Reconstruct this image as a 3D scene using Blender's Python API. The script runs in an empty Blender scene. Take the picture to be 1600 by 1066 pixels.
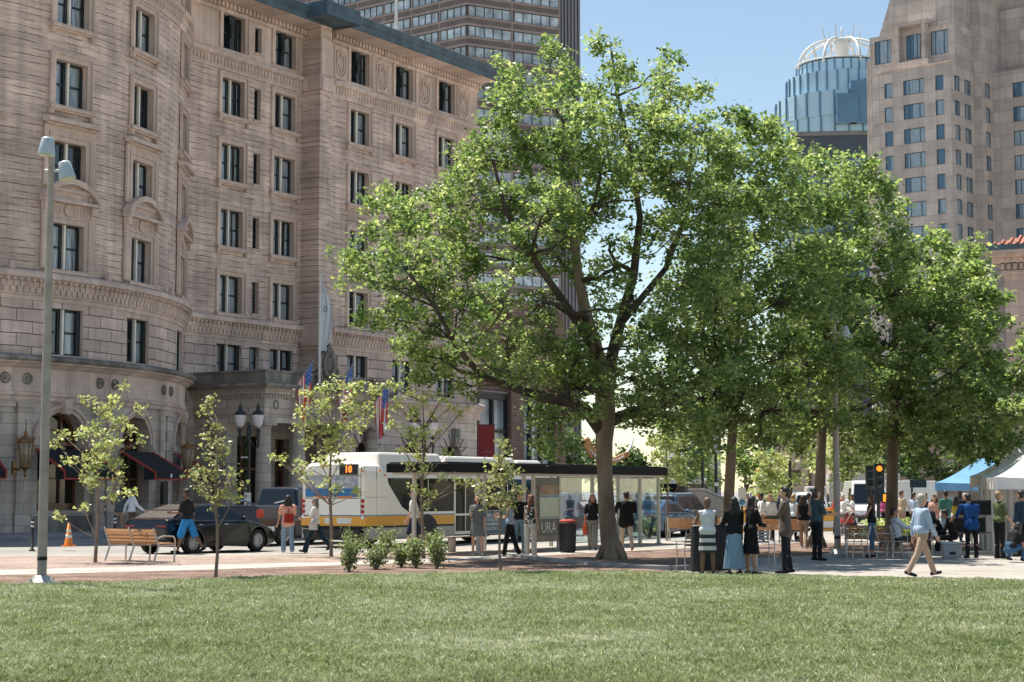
import bpy, bmesh, math, random
import numpy as np
from mathutils import Vector, Matrix
R = math.radians
scene = bpy.context.scene
COL = scene.collection
# ------------------------------------------------------------------ camera
F = 2700.0; HZ = 766.0; CAMH = 1.85
PITCH = math.atan((HZ - 533) / F)
cam_d = bpy.data.cameras.new('camera'); cam = bpy.data.objects.new('camera', cam_d); COL.objects.link(cam)
cam.location = (0, 0, CAMH); cam.rotation_euler = (R(90) + PITCH, 0, 0)
cam_d.sensor_width = 36; cam_d.lens = 36 * F / 1600; cam_d.clip_start = 0.5; cam_d.clip_end = 6000
scene.camera = cam
# ------------------------------------------------------------------ sky and sun
SUN_EL = 66.0; SUN_AZ = -48.0      # azimuth measured from the view direction, negative = to the left
world = bpy.data.worlds.new('World'); scene.world = world; world.use_nodes = True
wn = world.node_tree; wn.nodes.clear()
sky = wn.nodes.new('ShaderNodeTexSky'); sky.sky_type = 'NISHITA'; sky.sun_disc = False
sky.sun_elevation = R(SUN_EL); sky.sun_rotation = R(SUN_AZ); sky.air_density = 1.0; sky.dust_density = 0.12; sky.ozone_density = 1.2
bgn = wn.nodes.new('ShaderNodeBackground'); bgn.inputs['Strength'].default_value = 0.082
wo = wn.nodes.new('ShaderNodeOutputWorld')
tnt = wn.nodes.new('ShaderNodeVectorMath'); tnt.operation = 'MULTIPLY'; tnt.inputs[1].default_value = (1.06, 1.0, .89); wn.links.new(sky.outputs[0], tnt.inputs[0]); wn.links.new(tnt.outputs[0], bgn.inputs['Color']); wn.links.new(bgn.outputs[0], wo.inputs['Surface'])
sl = bpy.data.lights.new('sun', 'SUN'); sl.energy = 4.1; sl.angle = R(0.53); sl.color = (1.0, 0.93, 0.82)
so = bpy.data.objects.new('sun', sl); COL.objects.link(so)
sd = Vector((math.sin(R(SUN_AZ)) * math.cos(R(SUN_EL)), math.cos(R(SUN_AZ)) * math.cos(R(SUN_EL)), math.sin(R(SUN_EL))))
so.rotation_euler = sd.to_track_quat('Z', 'Y').to_euler()
scene.view_settings.view_transform = 'Standard'; scene.view_settings.look = 'None'
scene.view_settings.exposure = 1.03; scene.view_settings.gamma = 1.0
scene.cycles.use_denoising = True
scene.cycles.max_bounces = 8; scene.cycles.diffuse_bounces = 3; scene.cycles.glossy_bounces = 3
scene.cycles.transmission_bounces = 5; scene.cycles.transparent_max_bounces = 10; scene.cycles.sample_clamp_indirect = 6.0
# ------------------------------------------------------------------ survey helpers: where a line of sight meets the ground / a distance
_cp, _sp = math.cos(PITCH), math.sin(PITCH)
def ray(px, py):
    dx = (px - 800) / F; dz = (533 - py) / F
    return Vector((dx, _cp - _sp * dz, _sp + _cp * dz))
def gp(px, py, z=0.0):
    r = ray(px, py); k = (z - CAMH) / r.z
    return Vector((r.x * k, r.y * k, z))
def at(px, py, Y):
    r = ray(px, py); k = Y / r.y
    return Vector((r.x * k, Y, CAMH + r.z * k))
# ------------------------------------------------------------------ street frame: u runs along the hotel front, n points out of it
u = Vector((.535, .845, 0)).normalized(); n = Vector((u.y, -u.x, 0))
OH = Vector((-.111 * 95, 95, 0)); HROT = math.atan2(u.y, u.x)
def street(t, d, z=0.0): return OH + u * t + n * d + Vector((0, 0, z))
# ------------------------------------------------------------------ materials
def _m(name):
    m = bpy.data.materials.new(name); m.use_nodes = True; nt = m.node_tree
    return m, nt, nt.nodes['Principled BSDF']
def rgb(c): return (c[0], c[1], c[2], 1)
def pm(name, c, rough=.6, var=.12, scale=4.0, bump=0.0, metal=0.0, spec=.5, coat=0.0, bscale=None, emit=None, es=1.0, trans=0.0, objvar=0.0, c2=None, stretch=None, detail=4):
    m, nt, b = _m(name)
    b.inputs['Roughness'].default_value = rough; b.inputs['Metallic'].default_value = metal
    b.inputs['Specular IOR Level'].default_value = spec; b.inputs['Coat Weight'].default_value = coat
    b.inputs['Coat Roughness'].default_value = .05
    tc = nt.nodes.new('ShaderNodeTexCoord'); nz = nt.nodes.new('ShaderNodeTexNoise'); nz.inputs['Scale'].default_value = scale; nz.inputs['Detail'].default_value = detail
    src = tc.outputs['Object']
    if stretch:
        mp = nt.nodes.new('ShaderNodeMapping'); mp.inputs['Scale'].default_value = stretch; nt.links.new(src, mp.inputs[0]); src = mp.outputs[0]
    nt.links.new(src, nz.inputs['Vector'])
    cr = nt.nodes.new('ShaderNodeValToRGB'); cr.color_ramp.elements[0].position = .3; cr.color_ramp.elements[1].position = .7
    a = [x * (1 - var) for x in c]; bb = [min(1, x * (1 + var)) for x in c]
    if c2: a, bb = c, c2
    cr.color_ramp.elements[0].color = rgb(a); cr.color_ramp.elements[1].color = rgb(bb)
    nt.links.new(nz.outputs['Fac'], cr.inputs[0]); out = cr.outputs[0]
    if objvar:
        oi = nt.nodes.new('ShaderNodeObjectInfo'); hs = nt.nodes.new('ShaderNodeHueSaturation'); mr = nt.nodes.new('ShaderNodeMapRange')
        mr.inputs['To Min'].default_value = 1 - objvar; mr.inputs['To Max'].default_value = 1 + objvar
        nt.links.new(oi.outputs['Random'], mr.inputs[0]); nt.links.new(mr.outputs[0], hs.inputs['Value']); nt.links.new(out, hs.inputs['Color']); out = hs.outputs[0]
    nt.links.new(out, b.inputs['Base Color'])
    if bump:
        n2 = nt.nodes.new('ShaderNodeTexNoise'); n2.inputs['Scale'].default_value = bscale or scale * 4; n2.inputs['Detail'].default_value = 5
        nt.links.new(src, n2.inputs['Vector'])
        bp = nt.nodes.new('ShaderNodeBump'); bp.inputs['Strength'].default_value = bump; bp.inputs['Distance'].default_value = .02
        nt.links.new(n2.outputs['Fac'], bp.inputs['Height']); nt.links.new(bp.outputs[0], b.inputs['Normal'])
    if emit: b.inputs['Emission Color'].default_value = rgb(emit); b.inputs['Emission Strength'].default_value = es
    if trans: b.inputs['Transmission Weight'].default_value = trans
    return m
def glass_thin(name, tint=(.9, .95, .95), alpha=.25, rough=.03):
    m, nt, b = _m(name); nt.nodes.remove(b); out = nt.nodes['Material Output']
    g = nt.nodes.new('ShaderNodeBsdfGlossy'); g.inputs['Roughness'].default_value = rough; g.inputs['Color'].default_value = rgb((.9, .95, 1))
    t = nt.nodes.new('ShaderNodeBsdfTransparent'); t.inputs['Color'].default_value = rgb(tint)
    lw = nt.nodes.new('ShaderNodeLayerWeight'); lw.inputs['Blend'].default_value = .5
    fr = nt.nodes.new('ShaderNodeMath'); fr.operation = 'POWER'; fr.inputs[1].default_value = 3.0; nt.links.new(lw.outputs['Facing'], fr.inputs[0])
    ad = nt.nodes.new('ShaderNodeMath'); ad.operation = 'ADD'; ad.inputs[1].default_value = alpha * .3
    mx = nt.nodes.new('ShaderNodeMixShader'); nt.links.new(fr.outputs[0], ad.inputs[0]); nt.links.new(ad.outputs[0], mx.inputs[0])
    nt.links.new(t.outputs[0], mx.inputs[1]); nt.links.new(g.outputs[0], mx.inputs[2]); nt.links.new(mx.outputs[0], out.inputs[0])
    return m
def stone_mat(name, c, row=.3, width=1.1, mortar=(.2, .15, .12), msize=.02, streak=.25, rough=.85, bump=.5, broken=False, grime=.35, offset=.5):
    """coursed masonry on the wall's own (metre) UV"""
    m, nt, b = _m(name); L = nt.links.new; N = nt.nodes.new
    b.inputs['Roughness'].default_value = rough; b.inputs['Specular IOR Level'].default_value = .25
    uv = N('ShaderNodeUVMap'); uv.uv_map = 'uv'
    # slight waviness of the courses
    nw = N('ShaderNodeTexNoise'); nw.inputs['Scale'].default_value = 1.3; L(uv.outputs[0], nw.inputs['Vector'])
    vm = N('ShaderNodeVectorMath'); vm.operation = 'MULTIPLY'; vm.inputs[1].default_value = (.03, .09, 0); L(nw.outputs['Color'], vm.inputs[0])
    va = N('ShaderNodeVectorMath'); va.operation = 'ADD'; L(uv.outputs[0], va.inputs[0]); L(vm.outputs[0], va.inputs[1])
    br = N('ShaderNodeTexBrick'); br.inputs['Scale'].default_value = 1.0; br.inputs['Row Height'].default_value = row; br.inputs['Brick Width'].default_value = width
    br.inputs['Mortar Size'].default_value = msize; br.inputs['Mortar Smooth'].default_value = .5; br.offset = offset; br.inputs['Bias'].default_value = 0
    br.inputs['Color1'].default_value = rgb([x * .86 for x in c]); br.inputs['Color2'].default_value = rgb([min(1, x * 1.13) for x in c]); br.inputs['Mortar'].default_value = rgb(mortar)
    L(va.outputs[0], br.inputs['Vector'])
    mp = N('ShaderNodeMapping'); mp.inputs['Scale'].default_value = (1.1, 15, 1); L(uv.outputs[0], mp.inputs[0])
    n1 = N('ShaderNodeTexNoise'); n1.inputs['Scale'].default_value = 1.0; n1.inputs['Detail'].default_value = 6; n1.inputs['Roughness'].default_value = .65; L(mp.outputs[0], n1.inputs['Vector'])
    r1 = N('ShaderNodeMapRange'); r1.inputs['From Min'].default_value = .3; r1.inputs['From Max'].default_value = .7; r1.inputs['To Min'].default_value = 1 - streak; r1.inputs['To Max'].default_value = 1 + streak * .8; L(n1.outputs['Fac'], r1.inputs[0])
    n2 = N('ShaderNodeTexNoise'); n2.inputs['Scale'].default_value = .45; n2.inputs['Detail'].default_value = 6; L(uv.outputs[0], n2.inputs['Vector'])
    r2 = N('ShaderNodeMapRange'); r2.inputs['From Min'].default_value = .35; r2.inputs['From Max'].default_value = .65; r2.inputs['To Min'].default_value = 1 - grime; r2.inputs['To Max'].default_value = 1.08; L(n2.outputs['Fac'], r2.inputs[0])
    m3 = N('ShaderNodeMapping'); m3.inputs['Scale'].default_value = (2.4, .22, 1); L(uv.outputs[0], m3.inputs[0])
    n3 = N('ShaderNodeTexNoise'); n3.inputs['Scale'].default_value = 1.0; n3.inputs['Detail'].default_value = 4; L(m3.outputs[0], n3.inputs['Vector'])
    r3 = N('ShaderNodeMapRange'); r3.inputs['From Min'].default_value = .38; r3.inputs['From Max'].default_value = .6; r3.inputs['To Min'].default_value = 1 - grime * .8; r3.inputs['To Max'].default_value = 1.0; L(n3.outputs['Fac'], r3.inputs[0])
    m0 = N('ShaderNodeMath'); m0.operation = 'MULTIPLY'; L(r1.outputs[0], m0.inputs[0]); L(r3.outputs[0], m0.inputs[1])
    mu = N('ShaderNodeMath'); mu.operation = 'MULTIPLY'; L(m0.outputs[0], mu.inputs[0]); L(r2.outputs[0], mu.inputs[1])
    src_c = br.outputs['Color']
    if broken:   # course joints that fade in and out along the wall
        br.inputs['Mortar'].default_value = rgb(c); mb_ = N('ShaderNodeMapping'); mb_.inputs['Scale'].default_value = (.9, 2.6, 1); L(uv.outputs[0], mb_.inputs[0])
        nb = N('ShaderNodeTexNoise'); nb.inputs['Scale'].default_value = 1; nb.inputs['Detail'].default_value = 3; L(mb_.outputs[0], nb.inputs['Vector'])
        rb_ = N('ShaderNodeMapRange'); rb_.inputs['From Min'].default_value = .42; rb_.inputs['From Max'].default_value = .56; L(nb.outputs['Fac'], rb_.inputs[0])
        mm_ = N('ShaderNodeMath'); mm_.operation = 'MULTIPLY'; L(br.outputs['Fac'], mm_.inputs[0]); L(rb_.outputs[0], mm_.inputs[1])
        mc_ = N('ShaderNodeMixRGB'); mc_.inputs[2].default_value = rgb(mortar); L(mm_.outputs[0], mc_.inputs[0]); L(br.outputs['Color'], mc_.inputs[1]); src_c = mc_.outputs[0]
    cm = N('ShaderNodeVectorMath'); cm.operation = 'SCALE'; L(src_c, cm.inputs[0]); L(mu.outputs[0], cm.inputs['Scale'])
    L(cm.outputs[0], b.inputs['Base Color'])
    if bump:
        bh = N('ShaderNodeMath'); bh.operation = 'MULTIPLY_ADD'; bh.inputs[1].default_value = -1.2; L(br.outputs['Fac'], bh.inputs[0]); L(n1.outputs['Fac'], bh.inputs[2])
        bp = N('ShaderNodeBump'); bp.inputs['Strength'].default_value = bump; bp.inputs['Distance'].default_value = .05; L(bh.outputs[0], bp.inputs['Height']); L(bp.outputs[0], b.inputs['Normal'])
    return m
# ------------------------------------------------------------------ mesh builder
class MB:
    def __init__(s, T=None): s.v = []; s.f = []; s.mi = []; s.uv = []; s.T = T; s.sm = []
    def add(s, vs, fs, mi=0, uvs=None, sm=False):
        k = len(s.v)
        s.v += [tuple(s.T(*p)) if s.T else tuple(p) for p in vs]
        for i, f in enumerate(fs):
            s.f.append(tuple(k + a for a in f)); s.mi.append(mi); s.sm.append(sm)
            s.uv.append(uvs[i] if uvs else [(vs[a][0] + vs[a][1] * .37, vs[a][2]) for a in f])
        return s
    def box(s, x0, x1, y0, y1, z0, z1, mi=0, taper=0.0):
        t = taper
        v = [(x0, y0, z0), (x1, y0, z0), (x1, y1, z0), (x0, y1, z0), (x0 + t, y0 + t, z1), (x1 - t, y0 + t, z1), (x1 - t, y1 - t, z1), (x0 + t, y1 - t, z1)]
        return s.add(v, [(0, 3, 2, 1), (4, 5, 6, 7), (0, 1, 5, 4), (1, 2, 6, 5), (2, 3, 7, 6), (3, 0, 4, 7)], mi)
    def segbox(s, x0, x1, y0, y1, z0, z1, mi=0, seg=.8):
        k = max(1, int(math.ceil((x1 - x0) / seg))); xs = [x0 + (x1 - x0) * i / k for i in range(k + 1)]
        v = []; f = []
        for x in xs: v += [(x, y0, z0), (x, y1, z0), (x, y1, z1), (x, y0, z1)]
        for i in range(k):
            a = i * 4; b = a + 4
            f += [(a, b, b + 3, a + 3), (a + 3, b + 3, b + 2, a + 2), (a + 1, a + 2, b + 2, b + 1), (a, a + 1, b + 1, b)]
        f += [(0, 3, 2, 1), (k * 4, k * 4 + 1, k * 4 + 2, k * 4 + 3)]
        return s.add(v, f, mi)
    def prof(s, x0, x1, pts, mi=0, seg=.8):
        """extrude profile [(y,z)] along x"""
        k = max(1, int(math.ceil((x1 - x0) / seg))); m = len(pts); v = []; f = []
        for i in range(k + 1):
            x = x0 + (x1 - x0) * i / k; v += [(x, y, z) for y, z in pts]
        for i in range(k):
            for j in range(m):
                a = i * m + j; b = i * m + (j + 1) % m; f.append((a, b, b + m, a + m))
        f += [tuple(range(m))[::-1], tuple(k * m + j for j in range(m))]
        return s.add(v, f, mi)
    def obox(s, c, sz, rz=0, rx=0, ry=0, mi=0, sm=False):
        M = Matrix.Rotation(rz, 3, 'Z') @ Matrix.Rotation(ry, 3, 'Y') @ Matrix.Rotation(rx, 3, 'X'); c = Vector(c)
        h = [a / 2 for a in sz]
        v = [tuple(c + M @ Vector((sx * h[0], sy * h[1], sz_ * h[2]))) for sz_ in (-1, 1) for sx, sy in ((-1, -1), (1, -1), (1, 1), (-1, 1))]
        return s.add(v, [(0, 3, 2, 1), (4, 5, 6, 7), (0, 1, 5, 4), (1, 2, 6, 5), (2, 3, 7, 6), (3, 0, 4, 7)], mi)
    def tube(s, pts, rad, k=8, mi=0, sm=True, cap=True):
        pts = [Vector(p) for p in pts]; m = len(pts)
        if not hasattr(rad, '__len__'): rad = [rad] * m
        v = []; f = []; pr = None
        for i, p in enumerate(pts):
            d = (pts[min(i + 1, m - 1)] - pts[max(i - 1, 0)])
            d = d.normalized() if d.length > 1e-9 else Vector((0, 0, 1))
            if pr is None: a = Vector((1, 0, 0)) if abs(d.x) < .8 else Vector((0, 1, 0)); pr = (a - d * a.dot(d)).normalized()
            else:
                pr = pr - d * pr.dot(d); pr = pr.normalized() if pr.length > 1e-6 else Vector((1, 0, 0))
            q = d.cross(pr)
            for j in range(k):
                an = 2 * math.pi * j / k; v.append(tuple(p + (pr * math.cos(an) + q * math.sin(an)) * rad[i]))
        for i in range(m - 1):
            for j in range(k):
                a = i * k + j; b = i * k + (j + 1) % k; f.append((a, b, b + k, a + k))
        s.add(v, f, mi, sm=sm)
        if cap: s.add(v[:k], [tuple(range(k))[::-1]], mi); s.add(v[-k:], [tuple(range(k))], mi)
        return s
    def cyl(s, x, y, z0, z1, r, r1=None, k=16, mi=0, sm=True): return s.tube([(x, y, z0), (x, y, z1)], [r, r if r1 is None else r1], k, mi, sm)
    def lathe(s, pr, k=20, c=(0, 0, 0), mi=0, sm=True, sq=1.0):
        v = []; f = []; m = len(pr)
        for r_, z in pr:
            for j in range(k):
                a = 2 * math.pi * j / k; v.append((c[0] + r_ * math.cos(a), c[1] + r_ * math.sin(a) * sq, c[2] + z))
        for i in range(m - 1):
            for j in range(k):
                a = i * k + j; b = i * k + (j + 1) % k; f.append((a, b, b + k, a + k))
        f.append(tuple(range(k))[::-1]); f.append(tuple((m - 1) * k + j for j in range(k)))
        return s.add(v, f, mi, sm=sm)
    def ell(s, c, r, k=12, h=8, mi=0, M=None):
        v = []; f = []; c = Vector(c)
        if not hasattr(r, '__len__'): r = (r, r, r)
        for i in range(h + 1):
            ph = math.pi * i / h
            for j in range(k):
                a = 2 * math.pi * j / k; p = Vector((r[0] * math.sin(ph) * math.cos(a), r[1] * math.sin(ph) * math.sin(a), -r[2] * math.cos(ph)))
                v.append(tuple(c + (M @ p if M else p)))
        for i in range(h):
            for j in range(k):
                a = i * k + j; b = i * k + (j + 1) % k; f.append((a, b, b + k, a + k))
        return s.add(v, f, mi, sm=True)
    def prism(s, poly, z0, z1, mi=0):
        m = len(poly); v = [(x, y, z0) for x, y in poly] + [(x, y, z1) for x, y in poly]
        f = [tuple(range(m))[::-1], tuple(range(m, 2 * m))] + [(i, (i + 1) % m, m + (i + 1) % m, m + i) for i in range(m)]
        return s.add(v, f, mi)
    def yprism(s, poly, y0, y1, mi=0):
        """polygon in x,z extruded along y"""
        m = len(poly); v = [(x, y0, z) for x, z in poly] + [(x, y1, z) for x, z in poly]
        f = [tuple(range(m)), tuple(range(m, 2 * m))[::-1]] + [((i + 1) % m, i, m + i, m + (i + 1) % m) for i in range(m)]
        return s.add(v, f, mi)
    def build(s, name, mats, parent=None, loc=None, rz=0.0, smooth=None, bevel=0.0):
        me = bpy.data.meshes.new(name); me.from_pydata(s.v, [], s.f)
        if not isinstance(mats, (list, tuple)): mats = [mats]
        for m in mats: me.materials.append(m)
        if s.f:
            me.polygons.foreach_set('material_index', s.mi)
            me.polygons.foreach_set('use_smooth', [bool(a) if smooth is None else smooth for a in s.sm])
            ul = me.uv_layers.new(name='uv'); fl = []
            for q in s.uv:
                for a in q: fl += [a[0], a[1]]
            ul.data.foreach_set('uv', fl)
        me.update()
        o = bpy.data.objects.new(name, me); COL.objects.link(o)
        if parent: o.parent = parent
        if loc is not None: o.location = loc
        if rz: o.rotation_euler = (0, 0, rz)
        if bevel:
            bv = o.modifiers.new('bv', 'BEVEL'); bv.width = bevel; bv.segments = 2; bv.limit_method = 'ANGLE'; bv.angle_limit = R(40)
        return o
KIDS = {}
def tag(o, label=None, cat=None, group=None, kind=None):
    if label: o['label'] = label
    if cat: o['category'] = cat
    if group: o['group'] = group
    if kind: o['kind'] = kind
    return o
def empty(name, loc=(0, 0, 0), rz=0.0, label=None, cat=None, group=None):
    o = bpy.data.objects.new(name, None); COL.objects.link(o); o.location = loc; o.rotation_euler = (0, 0, rz); o.empty_display_size = .2
    return tag(o, label, cat, group)
def kids(o): return [c for c in COL.objects if c.parent == o]
def copy_tree(o, parent=None, ch=None):
    if ch is None:
        ch = {}
        for c in COL.objects:
            if c.parent: ch.setdefault(c.parent.name, []).append(c)
    c = o.copy(); COL.objects.link(c); c.parent = parent
    for k in ch.get(o.name, []): copy_tree(k, c, ch)
    return c
def npmesh(name, V, Fq, mats, parent=None, loc=None, attr=None, mi=None, smooth=False):
    """numpy mesh of quads/tris. V (n,3), Fq (m,k)"""
    me = bpy.data.meshes.new(name); k = Fq.shape[1]
    me.vertices.add(len(V)); me.vertices.foreach_set('co', np.asarray(V, np.float32).ravel())
    me.loops.add(Fq.size); me.loops.foreach_set('vertex_index', Fq.ravel().astype(np.int32))
    me.polygons.add(len(Fq)); me.polygons.foreach_set('loop_start', np.arange(0, Fq.size, k, dtype=np.int32))
    try: me.polygons.foreach_set('loop_total', np.full(len(Fq), k, np.int32))
    except Exception: pass
    for m in mats if isinstance(mats, (list, tuple)) else [mats]: me.materials.append(m)
    if mi is not None: me.polygons.foreach_set('material_index', mi.astype(np.int32))
    if attr is not None:
        a = me.attributes.new('tint', 'FLOAT', 'FACE'); a.data.foreach_set('value', attr.astype(np.float32))
    me.update(calc_edges=True); me.validate()
    o = bpy.data.objects.new(name, me); COL.objects.link(o)
    if smooth: me.polygons.foreach_set('use_smooth', [True] * len(Fq))
    if parent: o.parent = parent
    if loc is not None: o.location = loc
    return o
def text_obj(name, txt, size, mat, parent=None, loc=(0, 0, 0), rot=(0, 0, 0), ext=.004, align='CENTER', sx=1.0, bold=0.0):
    cu = bpy.data.curves.new(name, 'FONT'); cu.body = txt; cu.size = size; cu.extrude = ext; cu.align_x = align; cu.align_y = 'CENTER'; cu.offset = bold; cu.materials.append(mat)
    cu.resolution_u = 2
    tmp = bpy.data.objects.new(name + ' font', cu); COL.objects.link(tmp); dg = bpy.context.evaluated_depsgraph_get()
    me = bpy.data.meshes.new_from_object(tmp.evaluated_get(dg)); bpy.data.objects.remove(tmp)
    o = bpy.data.objects.new(name, me); COL.objects.link(o); o.parent = parent; o.location = loc; o.rotation_euler = rot; o.scale = (sx, 1, 1)
    return o
# ------------------------------------------------------------------ ground materials
def ground_mat(name, c1, c2, sc=1.0, sc2=30, rough=.85, bump=.3, speck=.25, joints=None, jc=.75):
    m, nt, b = _m(name); L = nt.links.new; N = nt.nodes.new
    b.inputs['Roughness'].default_value = rough; b.inputs['Specular IOR Level'].default_value = .3
    tc = N('ShaderNodeTexCoord')
    n1 = N('ShaderNodeTexNoise'); n1.inputs['Scale'].default_value = sc; n1.inputs['Detail'].default_value = 6; L(tc.outputs['Object'], n1.inputs['Vector'])
    n2 = N('ShaderNodeTexNoise'); n2.inputs['Scale'].default_value = sc2; n2.inputs['Detail'].default_value = 3; L(tc.outputs['Object'], n2.inputs['Vector'])
    cr = N('ShaderNodeValToRGB'); cr.color_ramp.elements[0].position = .35; cr.color_ramp.elements[1].position = .65
    cr.color_ramp.elements[0].color = rgb(c1); cr.color_ramp.elements[1].color = rgb(c2); L(n1.outputs['Fac'], cr.inputs[0])
    r = N('ShaderNodeMapRange'); r.inputs['From Min'].default_value = .3; r.inputs['From Max'].default_value = .7; r.inputs['To Min'].default_value = 1 - speck; r.inputs['To Max'].default_value = 1 + speck; L(n2.outputs['Fac'], r.inputs[0])
    v = N('ShaderNodeVectorMath'); v.operation = 'SCALE'; L(cr.outputs[0], v.inputs[0]); L(r.outputs[0], v.inputs['Scale']); out = v.outputs[0]
    if joints:
        mp = N('ShaderNodeMapping'); mp.inputs['Rotation'].default_value = (0, 0, joints[2]); L(tc.outputs['Object'], mp.inputs[0])
        br = N('ShaderNodeTexBrick'); br.inputs['Scale'].default_value = 1; br.inputs['Brick Width'].default_value = joints[0]; br.inputs['Row Height'].default_value = joints[1]
        br.inputs['Mortar Size'].default_value = joints[3]; br.inputs['Color1'].default_value = (1, 1, 1, 1); br.inputs['Color2'].default_value = (.86, .86, .86, 1); br.inputs['Mortar'].default_value = (jc, jc, jc, 1)
        L(mp.outputs[0], br.inputs['Vector'])
        m2 = N('ShaderNodeVectorMath'); m2.operation = 'MULTIPLY'; L(out, m2.inputs[0]); L(br.outputs['Color'], m2.inputs[1]); out = m2.outputs[0]
    L(out, b.inputs['Base Color'])
    if bump:
        bp = N('ShaderNodeBump'); bp.inputs['Strength'].default_value = bump; bp.inputs['Distance'].default_value = .03; L(n2.outputs['Fac'], bp.inputs['Height']); L(bp.outputs[0], b.inputs['Normal'])
    return m
M_ASPH = ground_mat('asphalt', (.25, .24, .225), (.32, .31, .29), .35, 25)
M_PAVE = ground_mat('concrete paving', (.34, .31, .28), (.43, .40, .36), .5, 18, joints=(1.5, .75, -.35, .012))
M_STRIP = ground_mat('pale granite strip', (.40, .375, .34), (.47, .44, .41), .8, 22, joints=(1.2, .9, .0, .014))
M_BRICK = ground_mat('brick paving', (.30, .225, .19), (.40, .315, .27), .6, 8, joints=(.22, .11, .3, .008), jc=.6)
M_MULCH = ground_mat('bark mulch', (.13, .085, .067), (.25, .175, .14), 1.2, 16, rough=.95, bump=1.0, speck=.55)
M_SOIL = ground_mat('lawn soil', (.07, .10, .028), (.10, .13, .04), .7, 20, rough=.95)
M_KERB = ground_mat('granite kerb', (.25, .255, .26), (.34, .34, .34), 1.5, 30, joints=(1.8, 9, 0, .012))
M_WALK = ground_mat('sidewalk concrete', (.3, .29, .27), (.38, .37, .35), .7, 20, joints=(1.5, 1.5, HROT, .012))
M_PATH = ground_mat('stone dust path', (.36, .30, .26), (.44, .38, .33), .7, 14, joints=(.6, .3, -.2, .01), jc=.8)

def poly_sheet(name, pts, z, mat, z0=None, kind='structure'):
    mb = MB(); P = [(p[0], p[1]) for p in pts]
    a = sum(P[i][0] * P[(i + 1) % len(P)][1] - P[(i + 1) % len(P)][0] * P[i][1] for i in range(len(P)))
    if a < 0: P = P[::-1]
    if z0 is None: mb.add([(x, y, z) for x, y in P], [tuple(range(len(P)))])
    else: mb.prism(P, z0, z)
    o = mb.build(name, mat); o['kind'] = kind
    return o
def gpl(*pp): return [gp(a, b) for a, b in pp]
def sxy(*pp): return [street(t, d) for t, d in pp]
# the whole ground, then sheets on top of it
poly_sheet('ground', [(-900, -60), (900, -60), (900, 2500), (-900, 2500)], -.02, M_ASPH)
poly_sheet('road', sxy((-140, 6), (400, 6), (400, 60), (-140, 60)), 0.0, M_ASPH)
hs = poly_sheet('hotel_sidewalk', sxy((-140, -3), (60, -3), (60, 10.6), (-140, 10.6)), .13, M_WALK, -.01)
poly_sheet('hotel_sidewalk_kerb', sxy((-140, 10.605), (60, 10.605), (60, 10.85), (-140, 10.85)), .135, M_KERB, -.01)
# square: everything this side of the road
PL = gpl((-700, 870), (0, 868.5), (160, 867.5), (430, 866), (600, 861), (860, 851), (1040, 846.5), (1100, 842), (1260, 836), (1420, 832), (1650, 829), (2400, 826))
poly_sheet('plaza_pavement', PL + [Vector((70, 5, 0)), Vector((-60, 5, 0))], .03, M_PAVE, -.01)
poly_sheet('brick_path', gpl((-500, 873), (0, 871.5), (160, 871), (300, 871), (500, 868.5), (640, 866), (780, 862), (850, 860.5), (860, 866), (700, 874), (520, 881), (300, 885.5), (0, 893.5), (-500, 898)), .036, M_BRICK)
poly_sheet('granite_strip', gpl((-500, 898), (0, 893.5), (300, 885.5), (520, 881), (700, 874), (800, 868.5), (900, 864), (1060, 858), (1065, 861.5), (950, 865.5), (850, 871), (790, 875), (700, 880.5), (500, 887.5), (300, 894.5), (160, 898), (0, 902.5), (-500, 909)), .040, M_STRIP)
poly_sheet('mulch_strip', gpl((-500, 909), (0, 902.5), (160, 898), (300, 894.5), (500, 887.5), (700, 880.5), (790, 875), (800, 872), (869, 881), (939, 888), (1060, 896), (1062, 905), (900, 905), (600, 910), (337, 920), (0, 930), (-500, 930)), .05, M_MULCH)
BED = gpl((800, 873), (869, 881), (939, 888), (1040, 893), (1076, 891), (1120, 884), (1176, 879.5), (1248, 876.5), (1300, 873.5), (1350, 870), (1485, 867.5), (1640, 866.5), (1640, 852), (1350, 851), (1248, 851), (1100, 858), (1060, 860), (950, 865.5), (850, 871))
poly_sheet('mulch_bed', BED, .055, M_MULCH)
# raised kerb that bounds the bed on the near side: a row of granite pieces as one edging
kp = gpl((793, 872), (830, 876.5), (869, 881), (939, 888), (1000, 892), (1060, 895), (1176, 880), (1248, 877), (1300, 874), (1350, 870.5), (1485, 868), (1640, 867))
kp = kp[:5]
mb = MB()
def kerb_run(mb, pts, w=.3, h=.13):
    for a, b in zip(pts[:-1], pts[1:]):
        d = (b - a); L_ = d.length; ang = math.atan2(d.y, d.x); c = (a + b) / 2
        mb.obox((c.x, c.y, h / 2), (L_ + .02, w, h), ang)
kerb_run(mb, gpl((793, 871), (830, 876), (869, 881), (939, 887.5), (1000, 891.5), (1050, 893.5), (1076, 892)))
kerb_run(mb, gpl((1120, 885), (1176, 880.5), (1248, 877.5), (1300, 874.5), (1350, 871.5), (1485, 869), (1640, 868)))
mb.build('bed_kerb', M_KERB)['kind'] = 'structure'
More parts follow.
